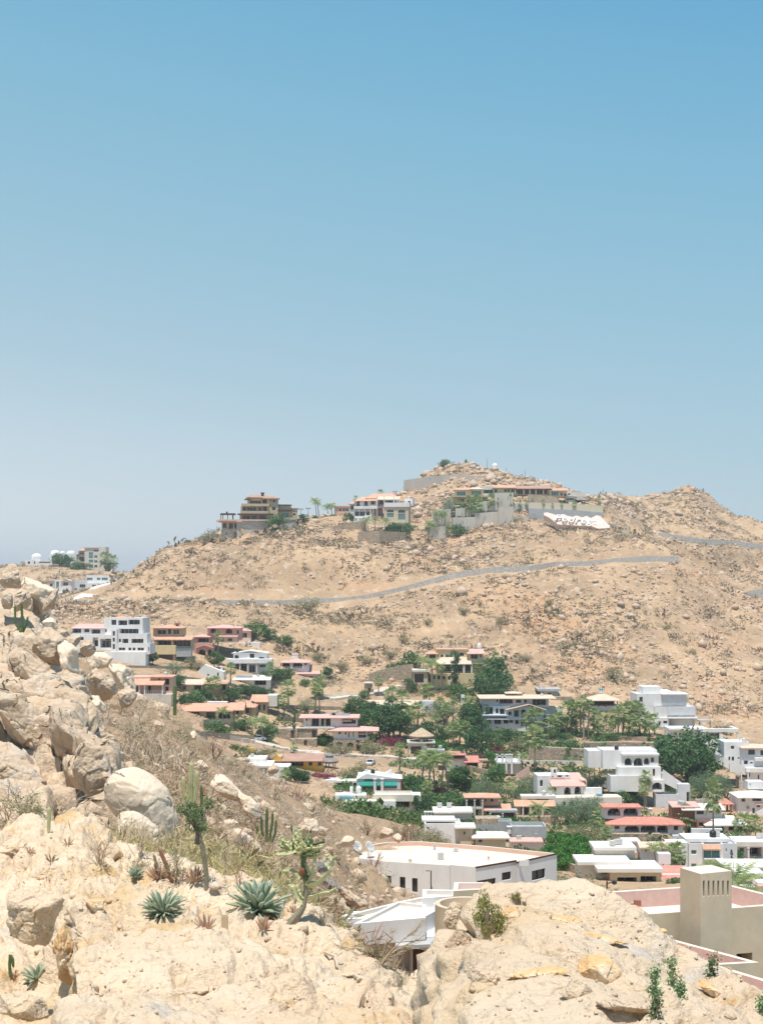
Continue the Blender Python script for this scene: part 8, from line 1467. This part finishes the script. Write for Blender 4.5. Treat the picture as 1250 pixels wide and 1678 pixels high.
for a in [(LS[0], 22, 1366, 66, 'leafy yellow shrub at the left margin over the crest', 27, 1.3), (LS[1], 62, 1362, 58, 'wide yellow green shrub on the crest beside the cactus stump', 27.5, 1.5), (SH[1], 118, 1372, 60, 'grey bare bush below the cliff foot', 28.5, 1.2), (LS[1], 150, 1384, 44, 'yellowish bush at the foot of the blocky cliff end', 28, 1.4), (SH[2], 196, 1382, 50, 'tangled bare bush in the shade beside the cliff end', 28.5, 1.3), (SH[1], 40, 1330, 60, 'grey thicket at the cliff foot by the left margin', 30, 1.6), (SH[1], 94, 1338, 46, 'low grey thicket in the middle of the cliff foot', 30, 1.7)]:
    p = P(a[1], a[2], a[5]); a[0].place(p, a[3] * a[5] / F, a[4], 'shrub', 'shrubs at the cliff foot', a[1], a[6])
for a in [(LS[1], 232, 1430, 26, 'low yellow leafed shrub above the small agave', 1.9), (LS[0], 288, 1440, 50, 'yellowish shrub behind the red aloes', 1.2), (LS[2], 302, 1448, 46, 'thin grey shrub beside the dead trunk', 1.0), (SH[3], 390, 1452, 54, 'tall reddish stalks behind the largest agave', .6), (SH[1], 372, 1424, 50, 'dark bare shrub left of the dark faced boulder', .7),
          (LS[2], 462, 1470, 44, 'straw grey shrub left of the corky cactus base', 1.2), (SH[2], 524, 1500, 40, 'dry grassy bush right of the corky cactus base', 1.2)]: shrub(a[0], a[1], a[2], a[3], a[4], None, atL, a[5])
k = 0
SLOPE = [(196,1180,34,'on the slope beside the upper outcrop'),(226,1196,44,'below the peach veranda house'),(252,1210,40,'among the dead brush under the peach house'),(276,1204,36,'left of the solitary dark cactus'),(300,1216,40,'right of the solitary dark cactus'),(270,1250,52,'above the whaleback boulder'),(240,1236,46,'in the hollow above the whaleback boulder'),(292,1262,48,'left of the three armed cactus'),(350,1250,40,'right of the white rock on the slope'),(372,1262,38,'above the long mid slope slabs'),
 (400,1276,36,'at the right end of the long slabs'),(424,1290,40,'below the flat white house'),(452,1306,44,'in the middle of the open slope'),(484,1316,40,'on the ridge left of the white walls'),(512,1330,44,'above the rugged grey boulder'),(540,1340,40,'on the ridge below the pool house'),(560,1362,36,'left of the egg shaped boulder'),(600,1366,40,'behind the roof left of the split boulder'),(668,1384,50,'over the back of the large roof'),(690,1388,46,'at the right of the split boulder'),
 (610,1376,34,'between the egg shaped and split boulders'),(580,1402,36,'beside the satellite dishes'),(548,1412,34,'on the rubble left of the large roof'),(612,1446,34,'against the wall of the large house'),(636,1460,28,'at the wall under the left windows'),(520,1400,36,'behind the raised cactus arm'),(476,1380,44,'behind the candelabra crown'),(420,1350,40,'above the dark cactus clump'),(344,1372,40,'behind the leafy bush'),(366,1404,34,'at the left of the white boulder'),(282,1330,40,'beyond the end of the whaleback boulder'),(154,1150,30,'on the outcrop top')]
for u, v, h_, where in SLOPE:
    pr = (SH + LS[2:])[k % 5]; kind = ['brown bare bush', 'grey bare bush', 'spreading bare bush', 'russet bare bush', 'thin leafed grey bush'][k % 5]; shrub(pr, u, v, h_, f'{kind} {where}', None, None, 1.25, 200); k += 1
T_(OB, [(676,1346,1384,185),(700,1352,1388,190),(652,1348,1378,180),(722,1362,1392,195)], 'pale dry thicket', 'on the ridge end behind the large roof')
# thorny branches arching over the white roofs
o_ = atL(622, 1566, -.02); S = o_.y / F; root = empty('thorny_shrub', o_, 'sprawling thorny bare branches arching over the white roofs', 'shrub'); b = MB(); rr = random.Random(9)
def br(p0, p1, bend, r0, k):
    pts = []
    for i in range(7): t = i / 6; q = Vector(p0).lerp(Vector(p1), t) + Vector((0, 0, bend * math.sin(math.pi * t))) * S + Vector((rr.uniform(-1, 1), rr.uniform(-3, 3), rr.uniform(-1, 1))) * S * .8; pts.append(q)
    b.tube(pts, [r0 * S * (1 - .75 * i / 6) for i in range(7)], 4, False)
    if k > 0:
        for j in range(4 if k > 1 else 5): s_ = pts[rr.randint(1, 5)]; d = Vector(p1) - Vector(p0); br(s_, s_ + Vector((d.x * rr.uniform(.25, .6), rr.uniform(-8, 8) * S, (abs(d.z) * .4 + 8 * S) * rr.uniform(-.3, 1.1))), bend * .4 * rr.uniform(-1, 1), r0 * .55, k - 1)
for x, z, bd in ((76, 42, 12), (92, 22, 16), (-40, 34, 10), (-58, 26, 16), (20, 62, 4), (-10, 58, 4), (62, 58, 8), (40, 26, 10), (-84, 22, 8)): br((0, 0, 0), (x * S, rr.uniform(-10, 10) * S, z * S), bd, 1.5, 2)
b.build('branches', M['twig'], root)
p = atL(612, 1562, -.03); LS[1].place(p, 30 * p.y / F, 'yellow green weed under the thorny branches', 'shrub', None, 1, 1.1); p = atL(660, 1620, -.02); LS[0].place(p, 30 * p.y / F, 'small dry tuft on the bare dome right of the grey stick', 'shrub', None, 2, 1.0); p = atL(648, 1590, -.02); SH[2].place(p, 40 * p.y / F, 'dry brown bush on the shaded rim before the white building', 'shrub', None, 2, .8)
# bush and weeds on the right hand rock
rb = tree('leafy_bush', 'weed', 97, H=1, R=.62, base=.02, ncl=34, nl=3600, leaf=.062, clr=.3, aspect=.55, shell=.2, bark='twig'); p = atR(800, 1520, -.03) + Vector((0, -.12, 0)); rb.place(p, 78 * p.y / F, 'dense yellow green bush rooted on the left shoulder of the near right rock', 'bush', None, 0, .62)
rb.place(atR(840, 1478, -.02), 24 * p.y / F, 'small yellow sprig right of the dense bush', 'bush', None, 2, .9)
def weed(label, u, v, hpx, seed, m='weedg'):
    p = atR(u, v, -.01); h_ = hpx * p.y / F; root = empty('weed', p, label, 'weed'); r = random.Random(seed); b = MB(); lf = []
    for s_ in range(3):
        q = Vector((0, 0, 0)); pts = [q.copy()]; 
        for i in range(6): q = q + Vector((r.uniform(-.1, .1), r.uniform(-.1, .1), .33)) * h_ / 2; pts.append(q.copy())
        b.tube(pts, [.004 * (1 - i / 8) for i in range(7)], 4)
        for c in pts: lf += [(c + Vector((r.gauss(0, 1), r.gauss(0, 1), r.gauss(0, 1))) * .012) for _ in range(12)]
    b.build('stem', M['twig'], root); C_ = np.array([c[:] for c in lf]); rr = np.random.RandomState(seed); V, Fq = quads(C_, rdir(rr, len(C_)), rdir(rr, len(C_)), rr.uniform(.010, .022, len(C_)), rr.uniform(.006, .012, len(C_))); np_mesh('leaves', V, Fq, 4, M[m], root)
weed('tall green weed sprig on the near right rock', 1098, 1616, 46, 1); weed('thin green weed left of the tall sprig', 1066, 1630, 44, 2); weed('low green weed beside the tall sprig', 1112, 1634, 26, 3); weed('grey green weed at the rim by the roof terrace', 1150, 1600, 34, 4, 'bleaf2'); weed('small weed in the dark crevice at the right edge', 1232, 1660, 22, 5); weed('pale weed at the bottom of the near right rock', 1068, 1668, 40, 6, 'bleaf2')
# sticks
for (u0, v0, u1, v1, lab) in ((583, 1604, 616, 1648, 'grey dead stick lying on the bare dome'), (352, 1478, 378, 1492, 'dark twig lying beside the reddish aloe'), (536, 1566, 560, 1590, 'thin bent twig lying on the dome')):
    a, c = atL(u0, v0, .02), atL(u1, v1, .02); b = MB(); m_ = (a + c) / 2 + Vector((.04, 0, .03)); b.tube([Vector((0, 0, 0)), m_ - a, c - a], [.018, .016, .008], 6); b.tube([m_ - a, m_ - a + Vector((.06, .05, .03))], [.009, .004], 4); o = b.build('dead_stick', M['gtwig']); o.location = a; tag(o, lab, 'stick')
b = MB(); b.box(-.03, .03, -.02, .02, -.05, .1); b.box(-.024, .024, -.015, .015, .1, .115); o = b.build('wooden_peg', M['tan']); o.location = atL(368, 1520, 0); tag(o, 'small wooden peg standing in the sandy rock', 'peg')
for o in bpy.data.objects:
    if o.get('label') and len(o['label'].split()) > 16: o['label'] = o['label'].replace(' from the left', ' from left').replace('the white house with ', '')
# ------------------------------------------------------------------ thin summer haze
b = MB(); b.box(-3000, 3000, -60, 6200, -75, 82); hz = b.build('haze', None); tag(hz, 'thin pale summer haze over the whole valley', 'haze', kind='stuff')
m = bpy.data.materials.new('haze_air'); m.use_nodes = True; t = m.node_tree; t.nodes.clear(); vo = N(t, 'ShaderNodeVolumePrincipled'); vo.inputs['Density'].default_value = 0.00015; vo.inputs['Color'].default_value = (0.90, 0.94, 1.0, 1); vo.inputs['Anisotropy'].default_value = 0.2
mo = N(t, 'ShaderNodeOutputMaterial'); t.links.new(vo.outputs[0], mo.inputs['Volume']); hz.data.materials.append(m)
